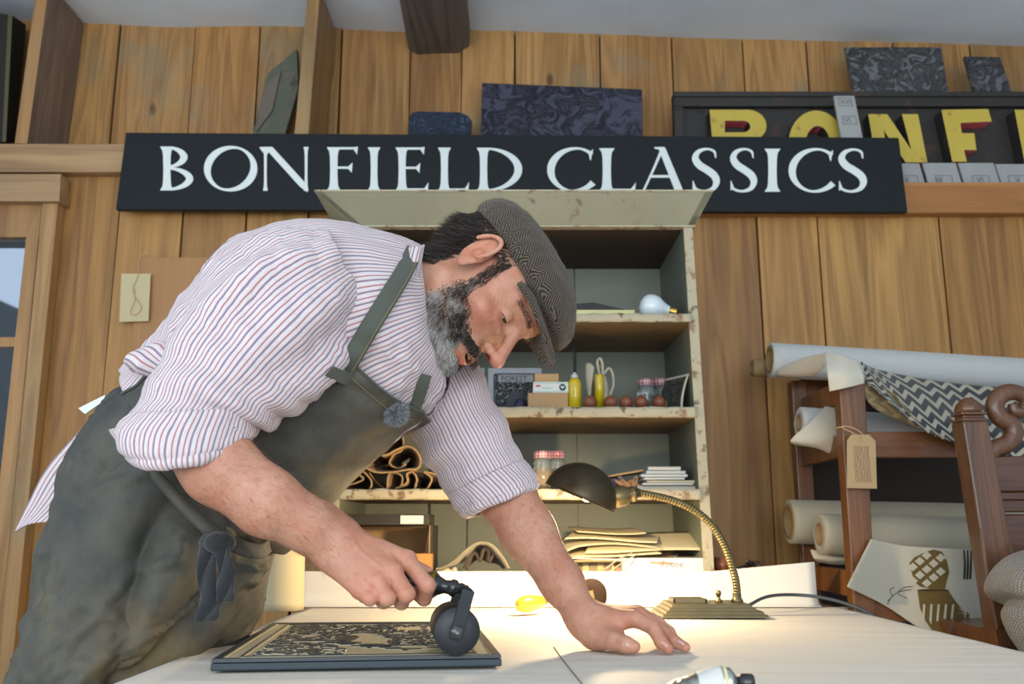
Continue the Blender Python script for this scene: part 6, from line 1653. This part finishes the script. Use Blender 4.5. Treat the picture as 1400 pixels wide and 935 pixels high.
# ---------------------------------------------------------------- HAIR: strands
def strands(name, roots, dirs, normals, length, rad, mt, parent, curl=.3, nseg=5, seed=0, grav=(0, 0, -1), gk=.25, rnd=None, clump=0):
    rg = np.random.default_rng(seed); n = len(roots)
    L_ = length * rg.uniform(.6, 1.15, n) if not hasattr(length, '__len__') else np.asarray(length)
    p = roots.copy(); d = dirs / np.linalg.norm(dirs, axis=1)[:, None]
    pts = [p.copy()]; ph = rg.uniform(0, 6.28, n); g = np.array(grav, float)
    sidev = np.cross(d, normals); sidev /= np.linalg.norm(sidev, axis=1)[:, None] + 1e-9
    for k in range(nseg):
        wv = sidev * (np.sin(ph + k * 1.5) * curl)[:, None] + normals * (np.cos(ph * 1.7 + k * 1.3) * curl * .5)[:, None]
        dd = d + wv + g * gk * (k / nseg); dd /= np.linalg.norm(dd, axis=1)[:, None]
        p = p + dd * (L_ / nseg)[:, None]; pts.append(p.copy())
    pts = np.stack(pts, 1)      # n, nseg+1, 3
    tang = np.gradient(pts, axis=1); tang /= np.linalg.norm(tang, axis=2)[..., None] + 1e-9
    s1_ = np.cross(tang, normals[:, None, :]); s1_ /= np.linalg.norm(s1_, axis=2)[..., None] + 1e-9; s2_ = np.cross(tang, s1_)
    w_ = rad * (1 - np.linspace(0, 1, nseg + 1) ** 2 * .85)[None, :, None]
    ring = [pts + s1_ * w_, pts - s1_ * w_ * .5 + s2_ * w_ * .87, pts - s1_ * w_ * .5 - s2_ * w_ * .87]
    V_ = np.stack(ring, 2).reshape(-1, 3); m1 = 3 * (nseg + 1)
    Q_ = []
    base = (np.arange(n) * m1)[:, None]
    for k in range(nseg):
        for j in range(3):
            Q_.append(base + np.array([[k * 3 + j, k * 3 + (j + 1) % 3, (k + 1) * 3 + (j + 1) % 3, (k + 1) * 3 + j]]))
    Q_ = np.concatenate(Q_)
    r_ = np.repeat(rg.random(n) if rnd is None else rnd, m1)
    return mesh_np(name, V_, Q_, mt, parent, rnd=r_)
def hair_mat(name, stops, rough=.45):
    m, nt, b = nmat(name); h = N(nt); r = h.attr('rnd', 'Fac'); h.l(h.ramp(r, stops), b.inputs['Base Color']); b.inputs['Roughness'].default_value = rough; return m
m_beard = hair_mat('beard_hair', [(0, S(34, 28, 25)), (.38, S(60, 54, 50)), (.55, S(118, 112, 106)), (.75, S(168, 164, 158)), (1, S(222, 218, 212))])
m_hair = hair_mat('dark_hair', [(0, S(26, 20, 17)), (.7, S(52, 40, 33)), (.93, S(84, 70, 60)), (1, S(140, 130, 120))])
m_armh = hair_mat('arm_hair_brown', [(0, S(84, 56, 40)), (1, S(150, 110, 80))])
arm_hair(RV, np.asarray(RQ), m_armh, 1500, 21, P3(300, 640, 1.15), P3(470, 745, 1.19)); arm_hair(LV, np.asarray(LQ), m_armh, 1300, 22, P3(688, 668, 1.47), P3(800, 846, 1.37))
# choose roots on the head mesh by region
cenL = HL[HQ].mean(1); nL = HN[HQ].mean(1); nL /= np.linalg.norm(nL, axis=1)[:, None]; cW = HV[HQ].mean(1)
axL = cenL.copy(); axL[:, 0] = np.abs(axL[:, 0])
x_, y_, z_ = axL.T
# beard mask
jawline = -.030 - .35 * np.clip(y_ - .0, 0, .1)                 # upper border drops toward the mouth
edge_n = .006 * (fbm(axL, 90.) - .5)
m_b = (z_ < np.where(y_ > .085, -.090, np.interp(y_, [0, .03, .06, .085], [-.030, -.036, -.046, -.062])) + edge_n) & (z_ > -.128) & (y_ > .008 + edge_n)
m_b &= ~((y_ < .045) & (z_ < -.128))
stache = (np.abs(z_ + .0615 + x_ * .30) < .0068) & (y_ > .075) & (x_ > .000) & (x_ < .036)
lowlip = (z_ < -.094) & (y_ > .07)
side = (x_ > .050) & (x_ < .08) & (y_ > .014 + edge_n) & (y_ < .034 + edge_n + .2 * np.clip(-z_, 0, .1)) & (z_ < .030) & (z_ > -.05)
mask = (m_b | lowlip) & ~((x_ < .026) & (z_ > -.0935) & (y_ > .08))
def pick(mask, n, seed):
    rg = np.random.default_rng(seed); idx = np.flatnonzero(mask); return idx[rg.integers(0, len(idx), n)]
rgb = np.random.default_rng(5)
wfv, wuv, wrv = np.array(fv), np.array(uv_), np.array(rv)
BG = thing_parent = PER
i_ = pick(mask, 13000, 1); cz = cenL[i_]; mg = np.where(cz[:, 1] > .085, .03, np.interp(cz[:, 1], [0, .03, .06, .085], [-.030, -.036, -.046, -.062]) - cz[:, 2]); mg = np.minimum(mg, (cz[:, 1] - .006) * 1.3)
kp = rgb.random(len(i_)) < np.clip(.10 + mg / .018, .10, 1); i_ = i_[kp]; mg = mg[kp]; jit = rgb.normal(0, .0012, (len(i_), 3))
sgn = np.sign(cenL[i_, 0])[:, None]
dr_ = nL[i_] * .55 - wuv * .50 + wfv * (.45 + 2.5 * np.clip(cenL[i_, 1], 0, .1))[:, None]
gry = .5 + (fbm(cenL[i_], 48.) - .5) * 1.3; zl_ = cenL[i_, 2]; yl_ = cenL[i_, 1]
rn = np.clip(.44 + 1.5 * (gry - .42) + .28 * np.clip((-.075 - zl_) / .04, -.9, 1) + rgb.normal(0, .20, len(i_)), 0, 1)
ln = np.where(zl_ < -.08, .0145, .011) * rgb.uniform(.6, 1.2, len(i_)) * np.clip(1.0 + (yl_ - .05) * 2, .7, 1.25) * np.clip(.55 + mg / .03, .55, 1)
strands('beard', cW[i_] + jit, dr_, nL[i_], ln, .00042, m_beard, PER, curl=.55, nseg=6, seed=2, gk=.1, rnd=rn)
i_ = pick(stache, 1500, 3); dr_ = nL[i_] * .45 - wuv * .55 + wrv * np.sign(cenL[i_, 0])[:, None] * .75
rn = np.clip(.40 + rgb.normal(0, .2, len(i_)), 0, 1)
strands('moustache', cW[i_], dr_, nL[i_], .015, .0004, m_beard, PER, curl=.3, nseg=5, seed=4, gk=.1, rnd=rn)
i_ = pick(side, 2000, 6); i_ = i_[rgb.random(len(i_)) < np.clip(1.25 - np.abs(cenL[i_, 1] - .026) / .011, .12, 1)]; dr_ = nL[i_] * .22 - wuv * 1.0 + wfv * .45
strands('sideburn', cW[i_], dr_, nL[i_], .011, .0004, m_beard, PER, curl=.25, nseg=4, seed=7, gk=.05, rnd=np.clip(.25 + 7 * (-.0 - cenL[i_, 2]) * .6 + rgb.normal(0, .20, len(i_)), 0, 1))
brow = (np.abs(z_ - (.0205 - .12 * np.abs(x_ - .030))) < .0035) & (x_ > .012) & (x_ < .052) & (y_ > .05)
for sd in (1, -1):
    i_ = pick(brow & (cenL[:, 0] * sd > 0), 210, 8); dr_ = nL[i_] * .3 + wrv * sd * .9 + wuv * .1
    strands('eyebrow', cW[i_], dr_, nL[i_], .008, .00035, m_beard, PER, curl=.15, nseg=3, seed=9, gk=0, rnd=np.clip(.3 + rgb.normal(0, .15, len(i_)), 0, 1))
back = (((y_ < -.030) & (z_ > -.070) & (z_ < .085)) | ((z_ > .026) & (z_ < .07) & (y_ < .035) & (x_ > .05))) & (x_ < .079)
i_ = pick(back & (z_ > -.08), 9000, 10)
dr_ = nL[i_] * .25 - wfv * .55 - wuv * .85
ln = np.where(cenL[i_, 2] < .03, .036, .018) * rgb.uniform(.6, 1.25, len(i_))
strands('hair', cW[i_], dr_, nL[i_], ln, .0005, m_hair, PER, curl=.55, nseg=7, seed=11, gk=.15, grav=(-.3, 0, .25), rnd=rgb.random(len(i_)) ** 1.4)

# ---------------------------------------------------------------- FLAT CAP
m_tweed = chevron('herringbone_tweed', S(32, 28, 25), S(104, 93, 76), .0120, .0046, .55, .95, S(56, 44, 35))
tR = radians(-6)
def cap_sdf(X, Y, Z):
    s = SDF(X, Y, Z)
    s.ell((0, -.016, .056), (.090, .110, .056), .01)
    s.ell((0, .045, .060), (.084, .086, .044), .03)
    s.ell((0, .092, .052), (.064, .044, .028), .03)
    # trim below the band plane (rises toward the front)
    pl = (Z - (.034 + .10 * Y - .0 * np.abs(X))) ; s.d = smax(s.d, -pl, .008)
    # hollow
    inn = SDF(X, Y, Z); inn.ell((0, -.014, .035), (.080, .100, .066), .01); s.d = smax(s.d, -inn.d, .003)
    # brim: curved tongue
    zb = .034 + .10 * Y - 2.6 * X ** 2 - .30 * np.clip(Y - .09, 0, 1)
    rad = np.sqrt((X / .076) ** 2 + ((Y - .080) / .082) ** 2) - 1
    br = np.maximum(np.abs(Z - zb) - .0045, rad * .06); br = np.maximum(br, .06 - Y)
    s.d = smin(s.d, br, .007)
    return s.d
V, Q = sn_mesh(cap_sdf, (-.115, -.155, -.02), (.115, .170, .150), .0022); V = relax(V, Q, 3, .5)
Nn = vnormals(V, Q); V = V + Nn * ((fbm(V, 17., 3) - .5) * .010)[:, None]
# seam ridges: centre line and front crease
V = V - Nn * (.0016 * np.exp(-(V[:, 0] / .0016) ** 2) * (V[:, 2] > .06))[:, None]
an_ = np.arctan2(V[:, 1] + .02, V[:, 0])
uvw = np.stack([V[:, 1] + V[:, 0] * .3, V[:, 2] - V[:, 0] * .8 - .15 * V[:, 1], V[:, 0]], 1)
capo = mesh_np('flat_cap', h2w(V), Q, m_tweed, PER, uvw=uvw)
# fuzz on the cap
cC = h2w(V[Q].mean(1)); nC = (Nn @ RH)[Q].mean(1); rgc = np.random.default_rng(3); i_ = rgc.integers(0, len(cC), 9000)
m_fuzz = hair_mat('tweed_fuzz', [(0, S(50, 44, 38)), (1, S(140, 126, 104))], .9)
strands('fuzz', cC[i_], nC[i_] + rgc.normal(0, .6, (len(i_), 3)), nC[i_], .0042, .00014, m_fuzz, capo, curl=.6, nseg=3, seed=12, gk=0)

# ---------------------------------------------------------------- SHIRT
def folds(seed, amp, fu=9, fv_=22, mask=None):
    def f(V_, tt, vv, UV):
        q = np.stack([UV[:, 0] * fu, UV[:, 1] * fv_, UV[:, 0] * 0 + seed], 1)
        d = (fbm(q, 1.0, seed) - .5) * 2
        r = 1 - np.abs(fbm(q * np.array([.7, .7, 1]), 1.3, seed + 7) - .5) * 6; r = np.clip(r, 0, 1) ** 2
        d = amp * (d + .9 * r)
        return d * (mask(tt, vv) if mask else 1)
    return f
TOR = [((172, 500), (372, 745), 1.43, .150), ((218, 452), (400, 712), 1.43, .165), ((262, 392), (452, 672), 1.43, .175), ((318, 333), (502, 628), 1.43, .182), ((384, 304), (545, 590), 1.43, .19), ((448, 298), (588, 560), 1.43, .185), ((510, 312), (606, 528), 1.43, .150), ((552, 326), (604, 500), 1.43, .105), ((576, 338), (594, 476), 1.43, .082)]
tf = folds(3, .0080, 9, 7)
V, Q, UV, TF = loft(TOR, 130, 150, lambda a, b, c, d: tf(a, b, c, d), expo=.92)
m1 = 151
shirt = mesh_np('shirt', V, Q, m_shirt, PER, uvw=UV); md = shirt.modifiers.new('s', 'SOLIDIFY'); md.thickness = .002
TOR_V, TOR_Q = V, Q
# right sleeve
SLR = [((452, 318), (508, 430), 1.33, .120), ((404, 316), (500, 456), 1.30, .120), ((350, 330), (478, 492), 1.265, .108), ((300, 368), (448, 528), 1.235, .098), ((252, 430), (412, 556), 1.21, .090), ((212, 500), (370, 582), 1.19, .084), ((180, 560), (342, 592), 1.175, .080, .010), ((163, 588), (336, 600), 1.165, .078, .022), ((168, 604), (334, 606), 1.16, .074, .026)]
def slf(V_, tt, vv, UV):
    q = np.stack([np.cos(tt) * 1.6, np.sin(tt) * 1.6, vv * 9], 1)
    d = (fbm(q, 1.1, 2) - .5) * .019 * (1 - .3 * vv)
    # compression folds at the elbow, running round the arm on the inner side
    w = np.exp(-((vv - .66) / .17) ** 2) * (.35 + .65 * np.clip(np.cos(tt) * .8 + .5, 0, 1))
    d += w * .0065 * np.sin(vv * 62 + 1.6 * np.sin(tt * 1.5) + 3 * (fbm(q, .8, 9) - .5))
    # long drag folds from the shoulder
    w2 = np.exp(-((vv - .28) / .22) ** 2); d += w2 * .0075 * np.sin(tt * 7 + vv * 9 + 2 * (fbm(q, .9, 4) - .5))
    return d
V, Q, UV, _ = loft(SLR, 120, 110, slf); UV[:, 0] *= 1.05; UV[:, 0] += .012 * np.sin(UV[:, 1] * 9)
o = mesh_np('sleeve', V, Q, m_shirt, shirt, uvw=UV); md = o.modifiers.new('s', 'SOLIDIFY'); md.thickness = .002
# rolled cuff: fat band with its own hem
def cuff(st, seed, name='rolled_cuff'):
    def cf_(V_, tt, vv, UV): return .0030 * np.sin(np.clip(vv * 1.0, 0, 1) * pi) ** .5 + (fbm(np.stack([np.cos(tt) * 2, np.sin(tt) * 2, vv * 2], 1), 1.4, seed) - .5) * .010 - .003 * np.exp(-((vv - .55) / .05) ** 2)
    V, Q, UV, _ = loft(st, 26, 100, cf_); UV[:, 0] = UV[:, 0] * 1.05 + UV[:, 1] * .25
    o = mesh_np(name, V, Q, m_shirt, shirt, uvw=UV); md = o.modifiers.new('s', 'SOLIDIFY'); md.thickness = .003; return o
cuff([((182, 566), (346, 560), 1.170, .080, .010), ((164, 584), (345, 582), 1.165, .083, .018), ((170, 606), (341, 598), 1.158, .080, .026), ((186, 622), (334, 604), 1.155, .074, .028), ((200, 622), (326, 606), 1.155, .060, .022)], 4)
# cuff point sticking out at the back of the elbow
mb = MB()
f = pxgrid([[(152, 586, 1.15), (172, 583, 1.12), (205, 586, 1.095)], [(158, 596, 1.15), (182, 600, 1.11), (215, 604, 1.09)], [(180, 618, 1.14), (200, 628, 1.11), (225, 636, 1.095)]], None)
mb.grid(f, 24, 20, thick=.004, uvf=lambda u, v: (u * .07, v * .05, 0)); mb.build('cuff_corner', m_shirt, shirt)
# left sleeve
SLL = [((520, 455), (560, 560), 1.53, .10), ((590, 440), (556, 572), 1.54, .095), ((640, 470), (560, 590), 1.545, .085), ((664, 520), (576, 622), 1.53, .078), ((690, 575), (596, 655), 1.51, .074), ((712, 620), (616, 682), 1.49, .070), ((728, 652), (630, 700), 1.475, .066)]
def sll(V_, tt, vv, UV):
    q = np.stack([np.cos(tt) * 1.5, np.sin(tt) * 1.5, vv * 8], 1)
    return (fbm(q, 1.1, 22) - .5) * .011 + .0028 * np.sin(vv * 34 + 2.5 * np.sin(tt + 1)) * np.exp(-((vv - .5) / .35) ** 2)
V, Q, UV, _ = loft(SLL, 90, 100, sll)
o = mesh_np('sleeve', V, Q, m_shirt, shirt, uvw=UV * np.array([1.05, 1, 1])); md = o.modifiers.new('s', 'SOLIDIFY'); md.thickness = .002
cuff([((716, 628), (614, 678), 1.485, .070), ((729, 648), (622, 690), 1.475, .072), ((734, 662), (630, 704), 1.468, .070), ((728, 672), (640, 708), 1.462, .062)], 9)
# collar band and collar leaf (near side)
def hit_fn(objs):
    dg = bpy.context.evaluated_depsgraph_get(); dg.update(); tr_ = []
    for ob in objs:
        me = ob.data; M_ = Matrix.Translation(WL[ob]); tr_.append(BVHTree.FromPolygons([M_ @ v.co for v in me.vertices], [tuple(p.vertices) for p in me.polygons]))
    def f(px, py, off=.0):
        o_, d_ = Vector((0, 0, CZ)), ray(px, py).normalized(); best = None
        for t in tr_:
            r = t.ray_cast(o_, d_)
            if r[0] is not None and (best is None or r[3] < best[1]): best = (r[0], r[3])
        return None if best is None else best[0] - d_ * off
    return f
sleeves = [c for c in COL.objects if c.parent == shirt and c.name.startswith('sleeve')]
HIT = hit_fn([shirt] + sleeves)
def onbody(px, py, off, Yd=1.30):
    r = HIT(px, py, off); return r if r is not None else P(px, py, Yd)
mb = MB()
col_rows = [[(578, 334, 1.34), (571, 372, 1.335), (560, 408, 1.335), (551, 440, 1.34), (556, 464, 1.35)], [(570, 338, 1.325), (560, 375, 1.318), (548, 412, 1.318), (540, 440, 1.325), (546, 468, 1.34)], [(556, 340, 1.34), (546, 380, 1.33), (534, 418, 1.33), (528, 445, 1.335), (540, 475, 1.345)]]
f = pxgrid([[(x, y, Y) for x, y, Y in r] for r in col_rows], None, 30, 14)
mb.grid(f, 30, 14, thick=.004, uvf=lambda u, v: (v * .05, u * .16, 0)); mb.build('collar', m_shirt, shirt)
mb = MB(); c = P(556, 444, 1.322); mb.lathe(c, (0, -1, 0), [(.0052, 0), (.0056, .001), (.004, .0018), (.001, .0012)], 16); mb.build('button', mat('shirt_button', S(206, 204, 200), .3), shirt)
# bunched shirt tail over the waistband and the hem hanging behind
mb = MB()
def bun(u, v):
    a = 2 * pi * u; q = cr([P3(180, 492, 1.30), P3(200, 489, 1.29), P3(226, 500, 1.28), P3(250, 512, 1.27)], 25)[int(round(v * 24))]; r = (.014, .022, .022, .012)[min(3, int(v * 4))]; r = np.interp(v, [0, .15, .5, 1], [.006, .020, .024, .010])
    r *= 1 + .18 * sin(a * 3 + v * 5)
    return Vector(q) + Vector((cos(a) * r * .7, sin(a) * r * 1.6, cos(a) * r * .9))
mb.grid(bun, 40, 24, uvf=lambda u, v: (u * .13 + v * .02, v * .1, 0)); mb.build('shirt_bunch', m_shirt, shirt)
mb = MB()
f = pxgrid([[(112, 588, 1.42), (135, 590, 1.40), (150, 600, 1.38)], [(66, 640, 1.44), (100, 645, 1.42), (125, 650, 1.40)], [(42, 685, 1.45), (70, 690, 1.43), (95, 700, 1.41)], [(22, 727, 1.46), (45, 716, 1.44), (85, 712, 1.42)]], None, 20, 40)
mb.grid(f, 20, 40, thick=.003, uvf=lambda u, v: (u * .07, v * .17, 0)); mb.build('shirt_tail', m_shirt, shirt)
# trousers: waist to shoes
for Yl, dx in ((1.37, 0), (1.53, 20)):
    V, Q, UV, _ = loft([((190 + dx, 590), (300 + dx, 700), Yl, .085), ((104 + dx, 700), (290 + dx, 780), Yl, .09), ((50 + dx, 850), (260 + dx, 880), Yl, .095), ((16 + dx, 1000), (200 + dx, 1010), Yl, .09), ((14 + dx, 1290), (190 + dx, 1290), Yl, .08), ((20 + dx, 1690), (170 + dx, 1690), Yl, .078)], 60, 40, folds(5 + dx, .006))
    V[:, 2] = np.maximum(V[:, 2], .06)
    mesh_np('trouser_leg', V, Q, m_trouser, PER)
    xx = P(100 + dx, 900, Yl).x * 1.0; c = (V[V[:, 2] < .12].mean(0) if (V[:, 2] < .12).any() else np.array([xx, Yl, 0]))
    mb = MB()
    mb.grid(lambda u, v: (c[0] - .07 + .29 * v, c[1] + .05 * cos(2 * pi * u) * (1 - .25 * abs(v - .55) ** 2 * 4) * (1 if v < .97 else .6) * (1 if v > .02 else .7), max(.0, .004 + (.048 * (1 - .45 * v)) * (1 + sin(2 * pi * u)))), 28, 24)
    mb.build('shoe', mat('brown_leather_shoe', S(70, 48, 34), .45), PER)

# ---------------------------------------------------------------- APRON
apr = []
SK = [((214, 505), (396, 700), 1.43, .160), ((184, 520), (380, 738), 1.43, .172), ((145, 562), (368, 757), 1.43, .182), ((96, 640), (360, 786), 1.42, .190), ((64, 740), (350, 830), 1.415, .195), ((37, 830), (330, 876), 1.41, .20), ((12, 935), (298, 925), 1.40, .20), ((-10, 1100), (280, 1110), 1.40, .20), ((-22, 1300), (276, 1310), 1.40, .20)]
def skf(V_, tt, vv, UV):
    q = np.stack([UV[:, 0] * 3.0, UV[:, 1] * 2.2, UV[:, 0] * 0], 1)
    d = (fbm(q, 1.4, 31) - .5) * .036
    rg_ = np.clip(1 - np.abs(fbm(np.stack([UV[:, 0] * 5 + UV[:, 1] * 4, UV[:, 1] * 2.5 - UV[:, 0] * 2, UV[:, 0] * 0], 1), 1.2, 7) - .5) * 14, 0, 1); d += .010 * rg_ ** 1.5 * np.clip(vv * 5, 0, 1)
    # diagonal drapes fanning from the hip toward the front knee
    d += .010 * np.sin(tt * 9 + vv * 10) * np.clip(vv * 3, 0, 1) * np.clip(np.cos(tt + .9), 0, 1)
    d -= .018 * np.exp(-((tt + 1.05 + .25 * np.sin(vv * 4)) / .10) ** 2) * np.clip(vv * 4 - .6, 0, 1)
    return d
V, Q, UV, SKF = loft(SK, 120, 150, skf, t0=-pi * 1.02, t1=pi * .35, off=.004)
apron = mesh_np('apron', V, Q, m_apron, PER, uvw=UV); md = apron.modifiers.new('s', 'SOLIDIFY'); md.thickness = .003; md.offset = -1
APV, APQ = V, Q
# bib: shell over the torso between variable angles
def bibedge(v):        # near-side edge angle along torso stations 0..1
    return np.interp(v, [0, .10, .22, .34, .42, .485, .545], [-118, -112, -100, -84, -74, -62, -56])
A = cr([np.concatenate([((np.array(P(*s[0], s[2])) + np.array(P(*s[1], s[2]))) / 2), (np.array(P(*s[1], s[2])) - np.array(P(*s[0], s[2]))) / 2, [0, s[3], 0]]) for s in TOR], 200)
def torp(v, th_, off):
    i = v * 199; i0 = int(min(198, max(0, math.floor(i)))); q = A[i0] + (A[i0 + 1] - A[i0]) * (i - i0)
    c, a, b_ = q[:3], q[3:6], q[6:9]; ra, rb = np.linalg.norm(a), np.linalg.norm(b_); e = .92
    sc_, ss = cos(th_), sin(th_); sc_ = math.copysign(abs(sc_) ** e, sc_); ss = math.copysign(abs(ss) ** e, ss)
    return Vector(c + a * sc_ * (1 + off / ra) + b_ * ss * (1 + off / rb))
# top edge runs diagonally from the near strap point to the far corner
def bibf(u, v):
    # u across (near edge -> far edge), v from waist to top
    vt_near, vt_far = .50, .60
    top = vt_near + (vt_far - vt_near) * min(1, u * 2.2)
    vv = top * v; a0 = radians(float(bibedge(vv))); a1 = radians(62 - 20 * v)
    th_ = a0 + (a1 - a0) * u
    d = .010 + .004 * sin(u * 9 + v * 7) + .010 * noise.noise(Vector((u * 4, v * 5, 2))) * (1.1 - v) + .003 * noise.noise(Vector((u * 11, v * 9, 5)))
    d += .015 * math.exp(-((v - .0) / .2) ** 2) * math.exp(-(u - .65) ** 2 / .08)
    return torp(vv, th_, d)
mb = MB(); mb.grid(bibf, 90, 90, thick=.003); bib = mb.build('apron_bib', m_apron, apron)
def edge_tube(pts, r, name, m_, par): mb = MB(); mb.tube(pts, r, 6); return mb.build(name, m_, par)
edge_tube([bibf(0, i / 50) + Vector((0, -.001, 0)) for i in range(51)], .0022, 'bib_hem', m_strap, bib)
edge_tube([bibf(i / 50, 1) + Vector((0, -.001, .001)) for i in range(51)], .0022, 'bib_hem', m_strap, bib)
edge_tube([bibf(i / 60, .93) + Vector((0, -.0022, 0)) for i in range(50)], .0006, 'stitching', m_stitch, bib)
# belly overhang fold with a sash line running down to the front
mb = MB()
sash = [(212, 640, 1.215), (236, 668, 1.21), (268, 702, 1.21), (300, 728, 1.215), (332, 745, 1.225), (356, 750, 1.25), (368, 742, 1.29)]
sp_ = [Vector(q) for q in cr([P3(*q) for q in sash], 60)]
mb.grid(lambda u, v: sp_[int(round(u * 59))] + Vector((.004 * (v - .5), -.006 - .004 * sin(v * pi), -.018 * (v - .3))), 59, 8, thick=.004); mb.build('waist_band', m_apron, apron)
# ties hanging
def tie(path, w0, w1, nm):
    pts = [Vector(q) for q in cr([P3(*q) for q in path], 50)]; mb = MB()
    mb.grid(lambda u, v: pts[int(round(v * 49))] + Vector(((u - .5) * (w0 + (w1 - w0) * v), .003 * sin(u * 7 + v * 12), .002 * sin(u * 5 + v * 9))), 10, 49, thick=.003)
    return mb.build(nm, m_tie, apron)
m_tie = fabric('dark_tie', S(40, 44, 48), .3, 14)
tie([(288, 728, 1.19), (286, 755, 1.185), (282, 790, 1.185), (290, 820, 1.185), (282, 848, 1.185)], .020, .028, 'apron_tie')
tie([(302, 730, 1.187), (306, 760, 1.18), (310, 790, 1.18), (308, 822, 1.18)], .018, .022, 'apron_tie')
mb = MB()
def knot(u, v):
    a = 2 * pi * u; p = pi * v; c = P3(296, 742, 1.185); r = .017 * (1 + .2 * sin(3 * a) * sin(p))
    return Vector((c[0] + r * 1.3 * sin(p) * cos(a), c[1] + r * .8 * sin(p) * sin(a), c[2] + r * .8 * cos(p)))
mb.grid(knot, 24, 14); mb.build('tie_knot', m_tie, apron)
# straps
def strap(px_pts, w, nm, mm, off=.004, n=60, fixedY=None):
    C_ = cr([(x, y) for x, y in px_pts], n); mid = []
    for x, y in C_:
        q = onbody(x, y, off) if fixedY is None else P(x, y, fixedY); mid.append(q)
    mid = [Vector(x) for x in cr([tuple(mid[i]) for i in range(0, n, 6)] + [tuple(mid[-1])], n)]
    mb = MB()
    def g(u, v):
        i = int(round(v * (n - 1))); t = (mid[min(n - 1, i + 1)] - mid[max(0, i - 1)]).normalized(); nn = (Vector((0, 0, CZ)) - mid[i]).normalized(); s_ = t.cross(nn).normalized()
        return mid[i] + s_ * (u - .5) * w + nn * (.0015 * cos((u - .5) * 3))
    mb.grid(g, 8, n - 1, thick=.004); return mb.build(nm, mm, apron), g
_, g_ = strap([(462, 520), (482, 488), (504, 450), (530, 408), (552, 372), (568, 340)], .027, 'neck_strap', m_strap, .012)
edge_tube([g_(.88, i / 59) + Vector((0, -.0012, 0)) for i in range(60)], .0006, 'stitching', m_stitch, _)
strap([(566, 556), (574, 534), (580, 512)], .022, 'neck_strap', m_strap, .010, 30)
mb = MB()      # folded tab joining strap to bib
q = [onbody(x, y, .0) + Vector((0, -.016, 0)) for x, y in ((447, 516), (459, 503), (487, 516), (476, 530))]
mb.prism(q, (0, .004, 0)); mb.build('strap_tab', m_strap, apron, bevel=.002)
# white label tab at the back waist
mb = MB(); a = [P(107, 558, 1.40), P(143, 540, 1.39), (P(146, 545, 1.39)), P(116, 566, 1.40)]; mb.prism(a, (0, .004, 0)); mb.build('white_label', m_white, apron)
# seam lines down the skirt
def sk_line(t, v0, v1, n=50, off=.0035):
    pts = []
    for i in range(n):
        v = v0 + (v1 - v0) * i / (n - 1); k = int(v * 119) * 151 + int((t + pi * 1.02) / (pi * 1.37) * 150); pts.append(Vector(APV[k]) + Vector((0, -off, 0)))
    return [Vector(q) for q in cr([tuple(p) for p in pts[::4]] + [tuple(pts[-1])], n)]
edge_tube(sk_line(-pi * .86, .04, .98), .0007, 'stitching', m_stitch, apron)
# ---------------------------------------------------------------- fluffy microphone clipped at the bib corner
mc = P(541, 565, 1.235); bq = onbody(541, 565, .02)
mc = bq if bq is not None else mc
o = thing('lapel_microphone', mc, 'small fluffy grey windshield of a lapel microphone clipped to the apron corner', 'microphone')
mb = MB(); mb.ball(mc, .013, 20); core_ = mb.build('windshield_core', mat('mic_grey', S(90, 96, 104), .9), o)
rgm = np.random.default_rng(2); dn = rgm.normal(0, 1, (3500, 3)); dn /= np.linalg.norm(dn, axis=1)[:, None]
strands('windshield_fur', np.array(mc) + dn * .012, dn + rgm.normal(0, .35, dn.shape), dn, .0105, .0003, hair_mat('mic_fur', [(0, S(60, 64, 70)), (.45, S(140, 146, 152)), (1, S(226, 230, 234))]), o, curl=.3, nseg=4, seed=3, gk=0)
# ================================================================ LIGHT
w = bpy.data.worlds.new('world'); SC.world = w; w.use_nodes = True
bg = w.node_tree.nodes['Background']; bg.inputs[0].default_value = (.55, .68, .85, 1); bg.inputs[1].default_value = .9
def area(name, loc, rot, sx_, sy_, power, col):
    l = bpy.data.lights.new(name, 'AREA'); l.shape = 'RECTANGLE'; l.size = sx_; l.size_y = sy_; l.energy = power; l.color = col
    o = bpy.data.objects.new(name, l); COL.objects.link(o); o.location = loc; o.rotation_euler = rot; return o
area('window_light', (-.1, -1.58, 1.55), (radians(101), 0, 0), 3.5, 1.5, 84, (.93, .97, 1.0))
area('side_window_light', (-2.15, .4, 1.6), (radians(90), 0, radians(-90)), 1.4, 1.3, 14, (.9, .95, 1.0))
l = bpy.data.lights.new('lamp_bulb', 'POINT'); l.energy = 17; l.color = (1, .74, .42); l.shadow_soft_size = .02
o = bpy.data.objects.new('lamp_bulb', l); COL.objects.link(o); o.location = bulb_c - nx * .030
vs_ = SC.view_settings; vs_.view_transform = 'Standard'; vs_.look = 'None'; vs_.gamma = 1; vs_.use_curve_mapping = False; vs_.exposure = -0.08
